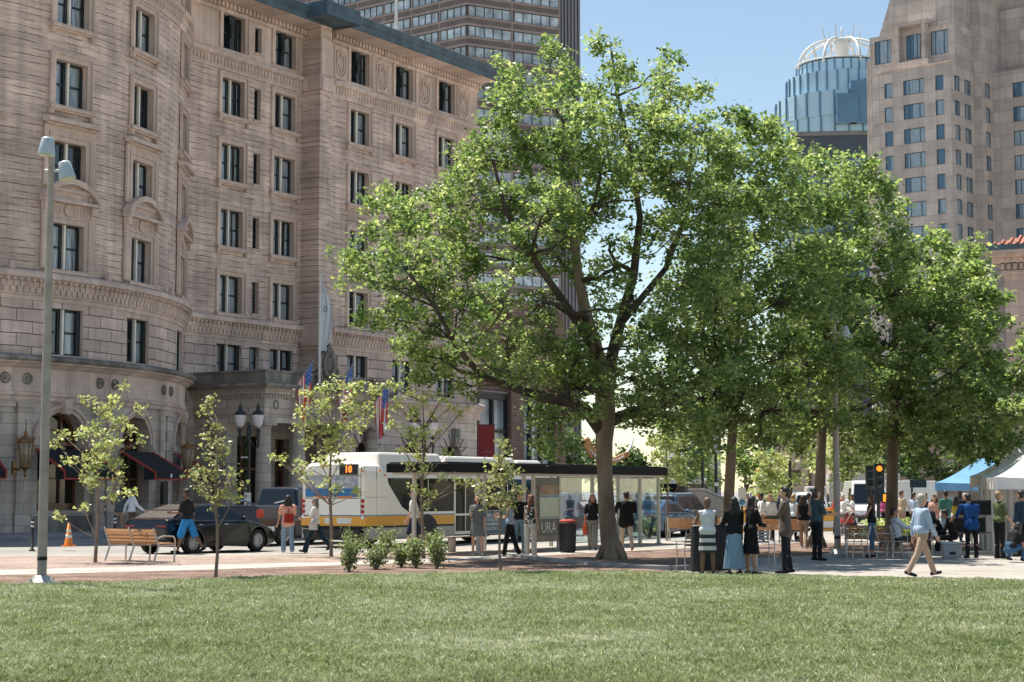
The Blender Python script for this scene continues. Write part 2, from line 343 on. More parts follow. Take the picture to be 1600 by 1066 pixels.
# lawn
GEDGE = [(-500, 921), (0, 917.5), (160, 914.5), (337, 908.5), (420, 905), (600, 901), (780, 897.5), (900, 897), (1060, 899), (1200, 901), (1320, 905), (1480, 908.5), (1640, 912.5), (2100, 920)]
ge = gpl(*GEDGE)
poly_sheet('lawn_soil', ge + [Vector((40, 6, 0)), Vector((-40, 6, 0))], .06, M_SOIL)
gm, nt, b = _m('grass blades'); L = nt.links.new; N = nt.nodes.new
at_ = N('ShaderNodeAttribute'); at_.attribute_name = 'tint'
cr = N('ShaderNodeValToRGB'); cr.color_ramp.elements[0].color = rgb((.18, .25, .09)); cr.color_ramp.elements[1].color = rgb((.96, .93, .72))
e = cr.color_ramp.elements.new(.55); e.color = rgb((.48, .52, .24)); L(at_.outputs['Fac'], cr.inputs[0])
L(cr.outputs[0], b.inputs['Base Color']); b.inputs['Roughness'].default_value = .5; b.inputs['Specular IOR Level'].default_value = .18
tr = N('ShaderNodeBsdfTranslucent'); L(cr.outputs[0], tr.inputs['Color']); mx = N('ShaderNodeMixShader'); mx.inputs[0].default_value = .35
L(b.outputs[0], mx.inputs[1]); L(tr.outputs[0], mx.inputs[2]); L(mx.outputs[0], nt.nodes['Material Output'].inputs[0])
def make_grass():
    rs = np.random.RandomState(5); gx = np.array([p.x for p in ge]); gy = np.array([p.y for p in ge])
    X = []; Y = []
    for (y0, y1, dens) in ((12.5, 17, 2300), (17, 22, 1700), (22, 28, 1100), (28, 38.5, 700)):
        w = y1 * .40 + 2; N_ = int((y1 - y0) * 2 * w * dens); x = rs.uniform(-w, w, N_); y = rs.uniform(y0, y1, N_)
        edge = np.interp(x, gx, gy) + .25 * np.sin(x * 3.1) * np.cos(x * 7.7) - .05 + rs.normal(0, .06, N_)
        k = y < edge; X.append(x[k]); Y.append(y[k])
    x = np.concatenate(X); y = np.concatenate(Y); N_ = len(x)
    def nz(sx, sy, ph): return np.sin(x * sx + ph + 1.3 * np.sin(y * sy * .7 + ph * 2)) * np.cos(y * sy + ph * 1.7 + 1.1 * np.sin(x * sx * .6))
    patch = .5 * nz(.45, .5, 1) + .35 * nz(1.3, 1.1, 2.2) + .25 * nz(3.1, 2.7, .4)
    def vn(cell, seed):
        r2 = np.random.RandomState(seed); G = r2.uniform(-1, 1, (257, 257)); fx = (x / cell) % 256; fy = (y / cell) % 256; ix = fx.astype(int); iy = fy.astype(int); tx = fx - ix; ty = fy - iy; tx = tx * tx * (3 - 2 * tx); ty = ty * ty * (3 - 2 * ty)
        return (G[ix, iy] * (1 - tx) + G[ix + 1, iy] * tx) * (1 - ty) + (G[ix, iy + 1] * (1 - tx) + G[ix + 1, iy + 1] * tx) * ty
    patch = patch * .7 + .55 * vn(.11, 1) + .45 * vn(.34, 2) + .35 * vn(1.1, 3) + .3 * vn(3.3, 4)
    tint = np.clip(.50 + .30 * patch + rs.normal(0, .22, N_), 0, 1)
    h = rs.uniform(.022, .05, N_) * np.clip(1 + .5 * vn(.25, 9) + .3 * vn(.8, 10), .35, 2); w = rs.uniform(.0032, .006, N_) * (.8 + y / 28)
    a = rs.uniform(0, 2 * np.pi, N_); lean = rs.uniform(0.2, 1.1, N_) * h; la = rs.uniform(0, 2 * np.pi, N_) * .6 + patch
    V = np.zeros((N_, 4, 3)); ca, sa = np.cos(a) * w, np.sin(a) * w
    V[:, 0] = np.stack([x - ca, y - sa, np.full(N_, .058)], 1); V[:, 1] = np.stack([x + ca, y + sa, np.full(N_, .058)], 1)
    V[:, 2] = np.stack([x + ca * .55 + lean * .4 * np.cos(la), y + sa * .55 + lean * .4 * np.sin(la), .06 + h * .65], 1)
    V[:, 3] = np.stack([x + lean * np.cos(la), y + lean * np.sin(la), .06 + h], 1)
    Fq = np.arange(N_ * 4).reshape(N_, 4)
    o = npmesh('lawn_grass', V.reshape(-1, 3), Fq, gm, attr=tint); o['kind'] = 'stuff'; o['label'] = 'short mown green lawn grass across the foreground of the square'
make_grass()
# ================================================================== hotel
M_ST = stone_mat('coursed buff stone', (.75, .58, .495), row=.29, width=60, mortar=(.17, .12, .10), msize=.02, streak=.34, bump=.5, grime=.26, broken=True)
M_RUST = stone_mat('rusticated stone', (.72, .56, .48), row=.52, width=1.5, mortar=(.17, .13, .11), msize=.022, streak=.16, bump=.7, grime=.2)
M_ASH = stone_mat('smooth ashlar', (.62, .53, .455), row=.46, width=1.05, mortar=(.27, .22, .19), msize=.012, streak=.07, bump=.35, grime=.22)
M_TRIM = stone_mat('carved trim stone', (.75, .585, .50), row=9, width=1.3, mortar=(.36, .26, .2), msize=.01, streak=.12, bump=.3, grime=.22)
M_DTRIM = stone_mat('weathered trim stone', (.36, .33, .29), row=9, width=1.1, mortar=(.2, .18, .16), msize=.012, streak=.2, bump=.3, grime=.5)
M_CLAD = pm('slate blue copper cornice', (.065, .105, .135), .6, .35, 1.2, bump=.3)
M_FRAME = pm('dark green window frame', (.014, .022, .024), .45, .1)
M_MULL = pm('pale stone mullion', (.86, .80, .72), .7, .1)
M_BLK = pm('black canvas', (.012, .014, .016), .85, .2, bump=.2)
M_RED = pm('red awning piping', (.42, .05, .035), .7, .15)
M_BRONZE = pm('aged bronze', (.30, .17, .08), .45, .3, 12, metal=.7)
M_IRON = pm('black iron', (.012, .016, .018), .45, .2, 10)
M_DARK = pm('dark interior', (.02, .018, .017), .7, .3)
M_WOOD = pm('dark varnished timber', (.15, .055, .025), .35, .35, 6, coat=.3)
M_ROOF = pm('flat roof gravel', (.18, .17, .16), .9)
def pane_mat():
    m, nt, b = _m('window glass with curtain and painted sky'); L = nt.links.new; N = nt.nodes.new
    b.inputs['Roughness'].default_value = .04; b.inputs['Specular IOR Level'].default_value = .9; b.inputs['IOR'].default_value = 1.6
    uv = N('ShaderNodeUVMap'); uv.uv_map = 'uv'; oi = N('ShaderNodeObjectInfo'); sp = N('ShaderNodeSeparateXYZ'); L(uv.outputs[0], sp.inputs[0])
    mp = N('ShaderNodeMapping'); mp.inputs['Scale'].default_value = (14, .6, 1); L(uv.outputs[0], mp.inputs[0])
    cb = N('ShaderNodeCombineXYZ'); mm = N('ShaderNodeMath'); mm.operation = 'MULTIPLY'; mm.inputs[1].default_value = 37; L(oi.outputs['Random'], mm.inputs[0]); L(mm.outputs[0], cb.inputs[0]); L(cb.outputs[0], mp.inputs['Location'])
    nz = N('ShaderNodeTexNoise'); nz.inputs['Scale'].default_value = 1; nz.inputs['Detail'].default_value = 2; L(mp.outputs[0], nz.inputs['Vector'])
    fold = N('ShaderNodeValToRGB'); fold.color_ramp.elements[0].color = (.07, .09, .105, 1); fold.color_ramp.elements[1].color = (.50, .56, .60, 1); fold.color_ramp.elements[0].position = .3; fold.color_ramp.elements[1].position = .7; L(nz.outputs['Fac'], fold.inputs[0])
    # pale curtain, also painted as sky reflection: how far it is drawn differs by pane
    ab = N('ShaderNodeMath'); ab.operation = 'ABSOLUTE'; L(sp.outputs[0], ab.inputs[0])
    th = N('ShaderNodeMapRange'); th.inputs['To Min'].default_value = -.1; th.inputs['To Max'].default_value = .75; L(oi.outputs['Random'], th.inputs[0])
    gt = N('ShaderNodeMath'); gt.operation = 'GREATER_THAN'; L(ab.outputs[0], gt.inputs[0]); L(th.outputs[0], gt.inputs[1])
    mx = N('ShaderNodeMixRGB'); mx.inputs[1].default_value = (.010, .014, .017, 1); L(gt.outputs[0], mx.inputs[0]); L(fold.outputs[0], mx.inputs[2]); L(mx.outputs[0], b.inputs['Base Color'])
    return m
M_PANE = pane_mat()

hotel = empty('hotel_building', OH, HROT, 'grand buff stone hotel with a curved bow front, columned portico and blue-grey cornice', 'hotel')
tB, dB, RB = -22.85, -11.55, 16.6
def bowT(s_, y, z):
    ph = s_ / RB; r_ = RB - y
    return (tB + r_ * math.sin(ph), -(dB + r_ * math.cos(ph)), z)
def flatT(t0, d0): return lambda x, y, z: (t0 + x, y - d0, z)
def bow_place(phi, z=0):
    a = R(phi); return Vector((tB + RB * math.sin(a), -(dB + RB * math.cos(a)), z)), a
def wall_with_holes(mb, s0, s1, z0, z1, holes, seg=1.2, dep=.42, mi=0, mir=0):
    S = sorted(set([s0, s1] + [h[0] for h in holes] + [h[1] for h in holes])); Z = sorted(set([z0, z1] + [h[2] for h in holes] + [h[3] for h in holes]))
    S2 = []
    for a, b in zip(S[:-1], S[1:]):
        k = max(1, int(math.ceil((b - a) / seg))); S2 += [a + (b - a) * i / k for i in range(k)]
    S2.append(S[-1])
    for a, b in zip(S2[:-1], S2[1:]):
        for c, d in zip(Z[:-1], Z[1:]):
            sm, zm = (a + b) / 2, (c + d) / 2
            if any(h[0] < sm < h[1] and h[2] < zm < h[3] for h in holes): continue
            mb.add([(a, 0, c), (b, 0, c), (b, 0, d), (a, 0, d)], [(0, 1, 2, 3)], mi, [[(a, c), (b, c), (b, d), (a, d)]])
    for a, b, c, d in holes:
        q = dep
        for vs in ([(a, 0, c), (a, 0, d), (a, q, d), (a, q, c)], [(b, 0, c), (b, q, c), (b, q, d), (b, 0, d)], [(a, 0, d), (b, 0, d), (b, q, d), (a, q, d)], [(a, 0, c), (a, q, c), (b, q, c), (b, 0, c)]):
            mb.add(vs, [(0, 1, 2, 3)], mir)
WW = 1.74
def window_proto(kind, w=WW, h=2.0):
    """origin = middle of the sill line on the wall face; +y goes into the wall"""
    g = MB(); W = w / 2
    if kind in ('plain', 'hood', 'pediment', 'attic'):
        tw = .27
        for sx in (-1, 1):
            a, b = sorted((sx * (W - .004), sx * (W + tw))); g.box(a, b, -.07, .012, -.0, h + .004)
            a, b = sorted((sx * (W + tw - .07), sx * (W + tw + .012))); g.box(a, b, -.125, .011, -.0, h + tw)
        g.box(-W - tw + .07, W + tw - .07, -.068, .013, h - .004, h + tw); g.box(-W - tw, W + tw, -.13, .014, h + tw - .06, h + tw + .03)
        if kind != 'attic':
            g.box(-W - .38, W + .38, -.24, .43, -.17, -.002); g.box(-W - .3, W + .3, -.14, .02, -.25, -.17)
            for sx in (-1, 1): g.box(sx * (W + .22) - .08, sx * (W + .22) + .08, -.17, .02, -.42, -.25)
    if kind == 'hood':
        g.box(-W - .33, W + .33, -.09, .015, h + .3, h + .62); g.box(-W - .45, W + .45, -.2, .016, h + .62, h + .72); g.box(-W - .6, W + .6, -.42, .018, h + .72, h + .9)
        for sx in (-1, 1): g.box(sx * (W + .42) - .1, sx * (W + .42) + .1, -.1, .017, 0, h + .6)
    if kind == 'pediment':
        for sx in (-1, 1):
            g.box(sx * (W + .42) - .13, sx * (W + .42) + .13, -.12, .017, 0, h + .8); g.box(sx * (W + .42) - .16, sx * (W + .42) + .16, -.26, .018, h + .5, h + .85)
        g.box(-W - .3, W + .3, -.06, .0165, h + .3, h + .85)
        g.box(-W - .68, W + .68, -.36, .02, h + .85, h + .99)
        # segmental arch
        rr = 1.9; hw = W + .68; z0 = h + .99; cz = z0 - math.sqrt(rr * rr - hw * hw); K = 12; a0 = math.asin(hw / rr); poly_o = []; poly_i = []
        for i in range(K + 1):
            a = -a0 + 2 * a0 * i / K; poly_o.append((rr * math.sin(a), cz + rr * math.cos(a) + .12)); poly_i.append(((rr - .14) * math.sin(a), cz + (rr - .14) * math.cos(a) + .02))
        g.yprism(poly_o + poly_i[::-1], -.4, .021); g.yprism(poly_i + [(hw - .1, z0), (-hw + .1, z0)], -.12, .019)
        for i in range(10):
            x = -W - .1 + (2 * W + .2) * (i + .5) / 10
            if abs(x) > .32: g.ell((x, -.07, h + .58), (.055, .05, .17), 6, 5)
        g.lathe([(.0, -.0), (.27, 0), (.3, .05), (.22, .09), (.16, .06), (.1, .09), (0, .1)], 14, (0, 0, 0))
        k = 14 * 7; vs = g.v[-k:]; g.v[-k:] = [(x, -.06 - z, h + .58 + y) for x, y, z in vs]
    o = g.build('window', M_TRIM)
    f = MB(); D = .30
    if kind == 'mezz':
        for sx in (-1, 1): a, b = sorted((sx * W, sx * (W - .2))); f.box(a, b, D - .12, D + .1, 0, h)
    f.box(-W, W, D, D + .1, h - .1, h); f.box(-W, W, D, D + .1, 0, .1)
    for sx in (-1, 1):
        a, b = sorted((sx * (W - .002), sx * (W - .12))); f.box(a, b, D - .06, D + .1, .1, h - .1)
        a, b = sorted((sx * .06, sx * .2)); f.box(a, b, D - .02, D + .1, .1, h - .1)
        a, b = sorted((sx * .2, sx * (W - .12))); f.box(a, b, D + .01, D + .1, h * .5 - .045, h * .5 + .045)
    f.build('frame', M_FRAME, o)
    mu = MB()
    if kind == 'attic':
        mu.box(-.14, .14, D - .16, D + .05, 0, h); mu.box(-.22, .22, D - .2, D + .02, h - .3, h); mu.ell((0, D - .2, h * .55), (.12, .06, .4)); mu.build('mullion', M_FRAME, o)
    else: mu.box(-.055, .055, D - .14, D - .005, 0, h - .005); mu.build('mullion', M_MULL, o)
    for sx in (-1, 1):
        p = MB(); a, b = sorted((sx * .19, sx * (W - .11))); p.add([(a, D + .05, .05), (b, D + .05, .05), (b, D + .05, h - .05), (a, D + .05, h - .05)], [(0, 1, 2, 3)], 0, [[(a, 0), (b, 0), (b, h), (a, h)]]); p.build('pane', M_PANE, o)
    return o
def slit_proto(w=.55, h=2.0):
    g = MB(); g.box(-w / 2 - .08, w / 2 + .08, -.08, .012, -.12, -.0); o = g.build('window', M_TRIM)
    f = MB(); f.box(-w / 2, w / 2, .26, .36, 0, .08); f.box(-w / 2, w / 2, .26, .36, h - .08, h); f.box(-w / 2, -w / 2 + .07, .26, .36, .08, h - .08); f.box(w / 2 - .07, w / 2, .26, .36, .08, h - .08); f.box(-w / 2, w / 2, .27, .36, h / 2 - .03, h / 2 + .03); f.build('frame', M_FRAME, o)
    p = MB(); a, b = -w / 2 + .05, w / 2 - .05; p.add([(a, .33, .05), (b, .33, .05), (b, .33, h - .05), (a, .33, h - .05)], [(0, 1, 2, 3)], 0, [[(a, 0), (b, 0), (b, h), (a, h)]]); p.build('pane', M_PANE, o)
    return o
_used = {}
def put_window(kind, x, y, z, rz=0, w=WW, h=2.0):
    key = (kind, w, h)
    if key not in _used: o = slit_proto(w, h) if kind == 'slit' else window_proto(kind, w, h); _used[key] = o
    else: o = copy_tree(_used[key])
    o.parent = hotel; o.location = (x, y, z); o.rotation_euler = (0, 0, rz)
    return o
ROWS = [11.08, 14.57, 18.06, 21.56]; WH = 1.98
# ---- wall surfaces -------------------------------------------------
Z_BELT0, Z_BELT1, Z_ATT0, Z_ATT1, Z_TOP = 9.75, 10.85, 23.98, 24.72, 27.6
def upper_wall(T, s0, s1, wins, slits=(), mz=True, att=True):
    up = MB(T); up.T = T
    hl = [(s - WW / 2, s + WW / 2, z, z + WH) for s in wins for z in ROWS] + [(s - .275, s + .275, z, z + 1.7) for s in slits for z in [r + .15 for r in ROWS]]
    wall_with_holes(up, s0, s1, Z_BELT1 - .1, Z_ATT0 + .1, hl, mi=0, mir=1); up.build('wall', [M_ST, M_TRIM, M_RUST], hotel); up = MB(T)
    # attic
    hl = [(s - WW / 2, s + WW / 2, 25.12, 27.0) for s in wins] + [(s - .275, s + .275, 25.4, 26.8) for s in slits]
    if att: wall_with_holes(up, s0, s1, Z_ATT1 - .1, Z_TOP + .1, hl, mi=1, mir=1); up.build('attic_wall', [M_ST, M_TRIM, M_RUST], hotel); up = MB(T)
    if mz:
        hl = [(s - WW / 2 - .1, s + WW / 2 + .1, 7.5, 9.45) for s in wins] + [(s - .4, s + .4, 7.8, 9.45) for s in slits]
        wall_with_holes(up, s0, s1, 7.2, Z_BELT0 + .1, hl, mi=2, mir=1)
    up.build('wall', [M_ST, M_TRIM, M_RUST], hotel)
def belts(T, s0, s1, cornice=True, ledge=True):
    b = MB(T)
    b.prof(s0, s1, [(.02, 9.7), (-.05, 9.7), (-.05, 9.86), (-.12, 9.9), (-.14, 10.45), (-.3, 10.55), (-.42, 10.6), (-.42, 10.78), (-.34, 10.86), (.02, 10.95)], 0)
    k = int((s1 - s0) / .3)
    for i in range(k):
        x = s0 + (s1 - s0) * (i + .5) / k
        b.box(x - .1, x + .1, -.2, -.1, 9.98, 10.2); b.box(x + .05, x + .2, -.18, -.1, 10.2, 10.42); b.box(x - .06, x + .06, -.34, -.1, 10.44, 10.56)
    b.build('belt_course', M_TRIM, hotel); b = MB(T)
    b.prof(s0, s1, [(.02, 23.9), (-.08, 23.9), (-.1, 24.05), (-.14, 24.1), (-.14, 24.5), (-.28, 24.56), (-.34, 24.62), (-.34, 24.76), (.02, 24.82)], 0)
    k = int((s1 - s0) / .26)
    for i in range(k):
        x = s0 + (s1 - s0) * (i + .5) / k; b.box(x - .08, x + .08, -.2, -.1, 24.14, 24.46)
    b.build('belt_course', M_TRIM, hotel)
    if cornice:
        c = MB(T); c.prof(s0, s1, [(.02, 27.0), (-.1, 27.04), (-.12, 27.16), (-.12, 27.5), (-.4, 27.56), (-1.4, 27.6), (-1.4, 27.66), (.02, 27.7)], 0)
        k = int((s1 - s0) / .3)
        for i in range(k):
            x = s0 + (s1 - s0) * (i + .5) / k; c.box(x - .095, x + .095, -.34, -.1, 27.2, 27.47)
        c.build('cornice', M_TRIM, hotel)
        c = MB(T); c.prof(s0, s1, [(.02, 27.705), (-1.42, 27.62), (-1.5, 27.62), (-1.55, 27.95), (-1.62, 28.0), (-1.7, 28.36), (-1.5, 28.46), (.02, 28.9)], 0)
        c.build('cornice_cladding', M_CLAD, hotel)
bw = [R(a) * RB for a in (-35, -19, -2, 14.9, 35.2)]
S_END = R(50.5) * RB
upper_wall(bowT, -S_END, S_END, bw); belts(bowT, -S_END, S_END)
W1 = flatT(0, -1.0); upper_wall(W1, -10.3, -.62, [-6.38, -2.15], [-4.38]); belts(W1, -10.2, -.62)
W2 = flatT(0, 0); upper_wall(W2, 0.62, 15.6, [3.3, 7.62, 12.08]); belts(W2, .68, 15.6)
W0 = flatT(0, -1.0); upper_wall(W0, -52, -35.4, [-50, -46, -42, -38]); belts(W0, -52, -35.4)
# pier between the wings, its shaded return, and the hidden end / roof
m_ = MB()
m_.box(-.62, .38, -.28, 2, 0, 27.7); m_.box(.38, .62, .12, 2, 0, 27.7)
m_.build('pier', M_ST, hotel)
m_ = MB(); m_.box(-.72, .46, -.42, -.27, 24.0, 24.75); m_.box(-.72, .46, -.45, -.27, 9.75, 10.9); m_.box(-.8, -.62, -.42, .8, 24.0, 24.75); m_.box(-.8, -.62, -.45, .8, 9.75, 10.9); m_.box(-.55, .3, -.31, -.27, 24.9, 27.0)
m_.build('belt_course', M_TRIM, hotel)
m_ = MB(); m_.box(-2.1, .9, -1.9, 1.2, 27.72, 28.5); m_.build('cornice_cladding', M_CLAD, hotel)
for bb in ((15.58, 15.62, .0, 24), (-52, 15.6, 24, 24.3), (-52, -51.7, 1, 23.9)): m_ = MB(); m_.box(*bb, 0, 27.6); m_.build('wall', M_ST, hotel)
m_ = MB(); m_.box(15.6, 17.2, -1.6, 24, 27.62, 28.4); m_.build('cornice_cladding', M_CLAD, hotel)
m_ = MB(); m_.box(-51.9, 15.6, 1.4, 24, 28.0, 28.1); m_.add([(tB + 15.8 * math.sin(R(a)), -(dB + 15.8 * math.cos(R(a))), 28.05) for a in range(-51, 52, 6)] + [(tB + 12, 2, 28.05), (tB - 12, 2, 28.05)], [tuple(range(20))]); m_.build('roof', M_ROOF, hotel)
for s in bw:
    p, a = bow_place(math.degrees(s / RB))
    for i, z in enumerate(ROWS): put_window(['pediment', 'hood', 'plain', 'plain'][i], p.x, p.y, z, a, h=WH)
    put_window('mezz', p.x, p.y, 7.5, a, w=WW + .2, h=1.95); put_window('attic', p.x, p.y, 25.12, a, h=1.88)
def row_of(T, wins, slits=()):
    for s in wins:
        x, y, _ = T(s, 0, 0)
        for z in ROWS: put_window('plain', x, y, z, h=WH)
        put_window('mezz', x, y, 7.5, w=WW + .2, h=1.95); put_window('attic', x, y, 25.12, h=1.88)
    for s in slits:
        x, y, _ = T(s, 0, 0)
        for r_ in ROWS: put_window('slit', x, y, r_ + .15, h=1.7, w=.55)
        put_window('slit', x, y, 25.4, h=1.4, w=.55); put_window('slit', x, y, 7.8, h=1.65, w=.8)
row_of(W1, [-6.38, -2.15], [-4.38]); row_of(W2, [3.3, 7.62, 12.08]); row_of(W0, [-50, -46, -42, -38])
# carved cartouche panels of the attic storey
for t_ in (1.55, 5.5, 9.85, 14.1):
    g = MB(); g.box(-.62, .62, -.03, .01, 25.0, 26.85); g.box(-.6, .6, -.075, -.028, 26.78, 26.84); g.box(-.6, .6, -.075, -.028, 25.02, 25.08)
    for sx in (-1, 1): g.box(sx * .57 - .03, sx * .57 + .03, -.074, -.028, 25.08, 26.78)
    K = 22; vs = []; pts = [(.24 * math.cos(2 * math.pi * i / K), -.07, 25.95 + .5 * math.sin(2 * math.pi * i / K)) for i in range(K + 1)]
    g.tube(pts, .055, 6, cap=False); g.ell((0, -.03, 25.95), (.16, .08, .4))
    for sx in (-1, 1):
        g.tube([(sx * .12, -.06, 26.6), (sx * .34, -.08, 26.62), (sx * .43, -.07, 26.4), (sx * .36, -.09, 26.1), (sx * .45, -.07, 25.8), (sx * .34, -.08, 25.4), (sx * .1, -.07, 25.25)], [.05, .08, .06, .09, .06, .08, .05], 6)
    g.ell((0, -.06, 26.62), (.14, .09, .1))
    o = g.build('relief_panel', M_TRIM, hotel, loc=(t_, 0, 0))
g = MB(); g.box(-9.9, -8.1, .96, 1.02, 25.0, 26.9); g.box(-9.75, -8.25, .92, .965, 25.15, 26.75); g.build('relief_panel', M_TRIM, hotel)
# ---- bow ground storey --------------------------------------------
g = MB(bowT)
arch = [R(a) * RB for a in (-36, -19, -2, 14.9, 35.2)]
ar = 1.28; zs = 3.85; ztop = zs + ar
hl = [(s - ar, s + ar, 1.0, ztop + .02) for s in arch]
wall_with_holes(g, -S_END, S_END, 0, 5.6, hl, seg=.6, dep=.7)
def arch_fill(g, s, r0, zs, ztop, dep, mi=0, K=14):
    for sx in (-1, 1):
        for i in range(K):
            a0, a1 = math.pi / 2 * i / K, math.pi / 2 * (i + 1) / K
            p0 = (s + sx * r0 * math.cos(a0), zs + r0 * math.sin(a0)); p1 = (s + sx * r0 * math.cos(a1), zs + r0 * math.sin(a1))
            c = (s + sx * r0, ztop)
            q = [(p0[0], .002, p0[1]), (p1[0], .002, p1[1]), (p1[0], .002, ztop), (p0[0], .002, ztop)] if False else [(p0[0], .002, p0[1]), (p1[0], .002, p1[1]), (c[0], .002, c[1])]
            g.add(q, [(0, 1, 2)], mi, [[(a[0], a[2]) for a in q]])
            g.add([(p0[0], .002, p0[1]), (p1[0], .002, p1[1]), (p1[0], dep, p1[1]), (p0[0], dep, p0[1])], [(0, 1, 2, 3)], mi)
        g.add([(s, .002, zs + r0), (s, .002, ztop), (s + sx * r0, .002, ztop)], [(0, 1, 2)], mi)
for s in arch: arch_fill(g, s, ar, zs, ztop + .02, .7)
g.build('wall', M_ASH, hotel)
def archivolt(g, s, zs, ra, rb, y0, K=18, y1=.003):
    for i in range(K):
        a0, a1 = math.pi * i / K, math.pi * (i + 1) / K
        v = []
        for y in (y0, y1):
            for r_, a in ((ra, a0), (rb, a0), (rb, a1), (ra, a1)): v.append((s + r_ * math.cos(a), y, zs + r_ * math.sin(a)))
        g.add(v, [(0, 1, 2, 3), (0, 4, 5, 1), (1, 5, 6, 2), (2, 6, 7, 3), (3, 7, 4, 0)])
for s in arch:
    g = MB(bowT); archivolt(g, s, zs, ar - .01, ar + .16, -.06); archivolt(g, s, zs, ar + .16, ar + .3, -.13)
    g.box(s - ar - .3, s - ar + .01, -.16, .01, zs - .16, zs + .02); g.box(s + ar - .01, s + ar + .3, -.16, .01, zs - .16, zs + .02)
    g.box(s - .17, s + .17, -.34, .01, zs + ar - .1, 5.62, taper=-.04); g.ell((s, -.36, 5.35), (.14, .1, .18)); g.ell((s, -.3, 5.1), (.1, .1, .14))
    o = g.build('archway', M_TRIM, hotel)
    f = MB(bowT)
    for x in (-ar, -.43, .37, ar - .08): f.box(s + x, s + x + .07, .55, .66, 1.0, 5.1 if abs(x) < 1 else 3.9)
    f.box(s - ar, s + ar, .54, .67, 3.72, 3.86); f.box(s - ar, s + ar, .54, .67, 2.3, 2.38); archivolt(f, s, zs, ar - .14, ar - .02, .54, y1=.66); archivolt(f, s, zs, .5, .58, .55, y1=.65); f.box(s - ar, s + ar, .5, .68, 1.0, 1.3)
    f.build('frame', M_WOOD, o)
    p = MB(bowT); p.add([(s - ar, .62, 1), (s + ar, .62, 1), (s + ar, .62, 5.15), (s - ar, .62, 5.15)], [(0, 1, 2, 3)], 0, [[(.0, 0), (.02, 0), (.02, 1), (0, 1)]]); p.build('pane', pm('dark shop glass', (.014, .012, .011), .06, .4, 2, spec=.8) if s == arch[0] else bpy.data.materials['dark shop glass'], o)
    # sill panel under the glass
# pilasters in pairs
for a in (-44.5, -27.5, -10.5, 6.4, 25.0, 45.5):
    for da in (-1.45, 1.45):
        s = R(a + da) * RB
        g = MB(bowT); g.box(s - .3, s + .3, -.14, .01, .95, 5.25); g.box(s - .37, s + .37, -.2, .012, 0, .75); g.box(s - .34, s + .34, -.17, .011, .75, .95); g.box(s - .33, s + .33, -.17, .013, 5.0, 5.08); g.box(s - .38, s + .38, -.24, .014, 5.25, 5.4); g.box(s - .42, s + .42, -.28, .015, 5.4, 5.53)
        g.build('pilaster', M_ASH, hotel)
    s = R(a) * RB
    for ds in (-.5, .5):
        g = MB(bowT); K = 16
        g.tube([(s + ds + .2 * math.cos(2 * math.pi * i / K), -.16, 6.42 + .2 * math.sin(2 * math.pi * i / K)) for i in range(K + 1)], .045, 6, cap=False); g.ell((s + ds, -.15, 6.42), (.1, .05, .1))
        g.build('roundel', M_DTRIM, hotel)
g = MB(bowT); g.prof(-S_END, S_END, [(.02, 0), (-.1, 0), (-.1, .7), (-.04, .78), (.02, .78)]); g.build('plinth', M_DTRIM, hotel)
g = MB(bowT)
g.prof(-S_END, S_END, [(.02, 5.53), (-.1, 5.53), (-.12, 5.68), (-.2, 5.74), (-.22, 5.86), (-.13, 5.9), (-.13, 6.85), (-.24, 6.9), (-.4, 7.02), (-.55, 7.05), (-.55, 7.12), (.02, 7.2)])
g.build('entablature', M_TRIM, hotel)
g = MB(bowT); g.prof(-S_END, S_END, [(.02, 7.121), (-.66, 7.125), (-.72, 7.2), (-.7, 7.3), (-.5, 7.38), (.02, 7.44)]); g.build('ledge', M_DTRIM, hotel)
# wing 0 (left of the bow) and wing 2 ground storeys, wall behind the portico
g = MB(W0); g.box(-52, -35.4, 0, .5, 0, 7.3); g.build('wall', M_ASH, hotel)
for T, s0, s1, arcs in ((W2, .62, 15.6, [4.1, 8.6, 13.0]),):
    g = MB(T); hl = [(s - .95, s + .95, 0.2, 4.65) for s in arcs]; wall_with_holes(g, s0, s1, 0, 6.2, hl, seg=3, dep=.7)
    for s in arcs: arch_fill(g, s, .95, 3.7, 4.65, .7)
    g.build('wall', stone_mat('pale ashlar', (.74, .60, .51), row=.5, width=1.1, mortar=(.2, .16, .14), msize=.014, streak=.07, bump=.5, grime=.15), hotel)
    for s in arcs:
        g = MB(T); g.box(s - .2, s + .2, -.3, .01, 4.6, 5.6, taper=-.05); g.ell((s, -.3, 5.3), (.16, .14, .25))
        for i in range(9):
            a = math.pi * (i + .5) / 9
            if abs(a - math.pi / 2) > .1: g.obox((s + 1.3 * math.cos(a), -.03, 3.7 + 1.3 * math.sin(a)), (.7, .08, .015), ry=-a)
        g.build('keystone', M_DTRIM, hotel)
        f = MB(T); f.box(s - .95, s + .95, .5, .6, 3.6, 3.75); f.box(s - .04, s + .04, .5, .6, .2, 4.6); f.box(s - .95, s - .85, .5, .6, .2, 3.7); f.box(s + .85, s + .95, .5, .6, .2, 3.7); o = f.build('door', M_WOOD, hotel)
        p = MB(T); p.add([(s - .95, .58, .2), (s + .95, .58, .2), (s + .95, .58, 4.7), (s - .95, .58, 4.7)], [(0, 1, 2, 3)]); p.build('pane', bpy.data.materials['dark shop glass'], o)
    g = MB(T); g.prof(s0, s1 + .3, [(.02, 6.2), (-.06, 6.2), (-.06, 6.62), (-.16, 6.68), (-.3, 6.9), (-.42, 6.96), (-.42, 7.1), (.02, 7.25)]); g.build('entablature', M_TRIM, hotel)
g = MB(W1); wall_with_holes(g, -10.3, -.62, 0, 7.3, [(-8.4, -7.2, .2, 4.6), (-6.3, -3.4, .2, 4.7), (-2.6, -1.4, .2, 4.6)], dep=.6); g.build('wall', M_ASH, hotel)
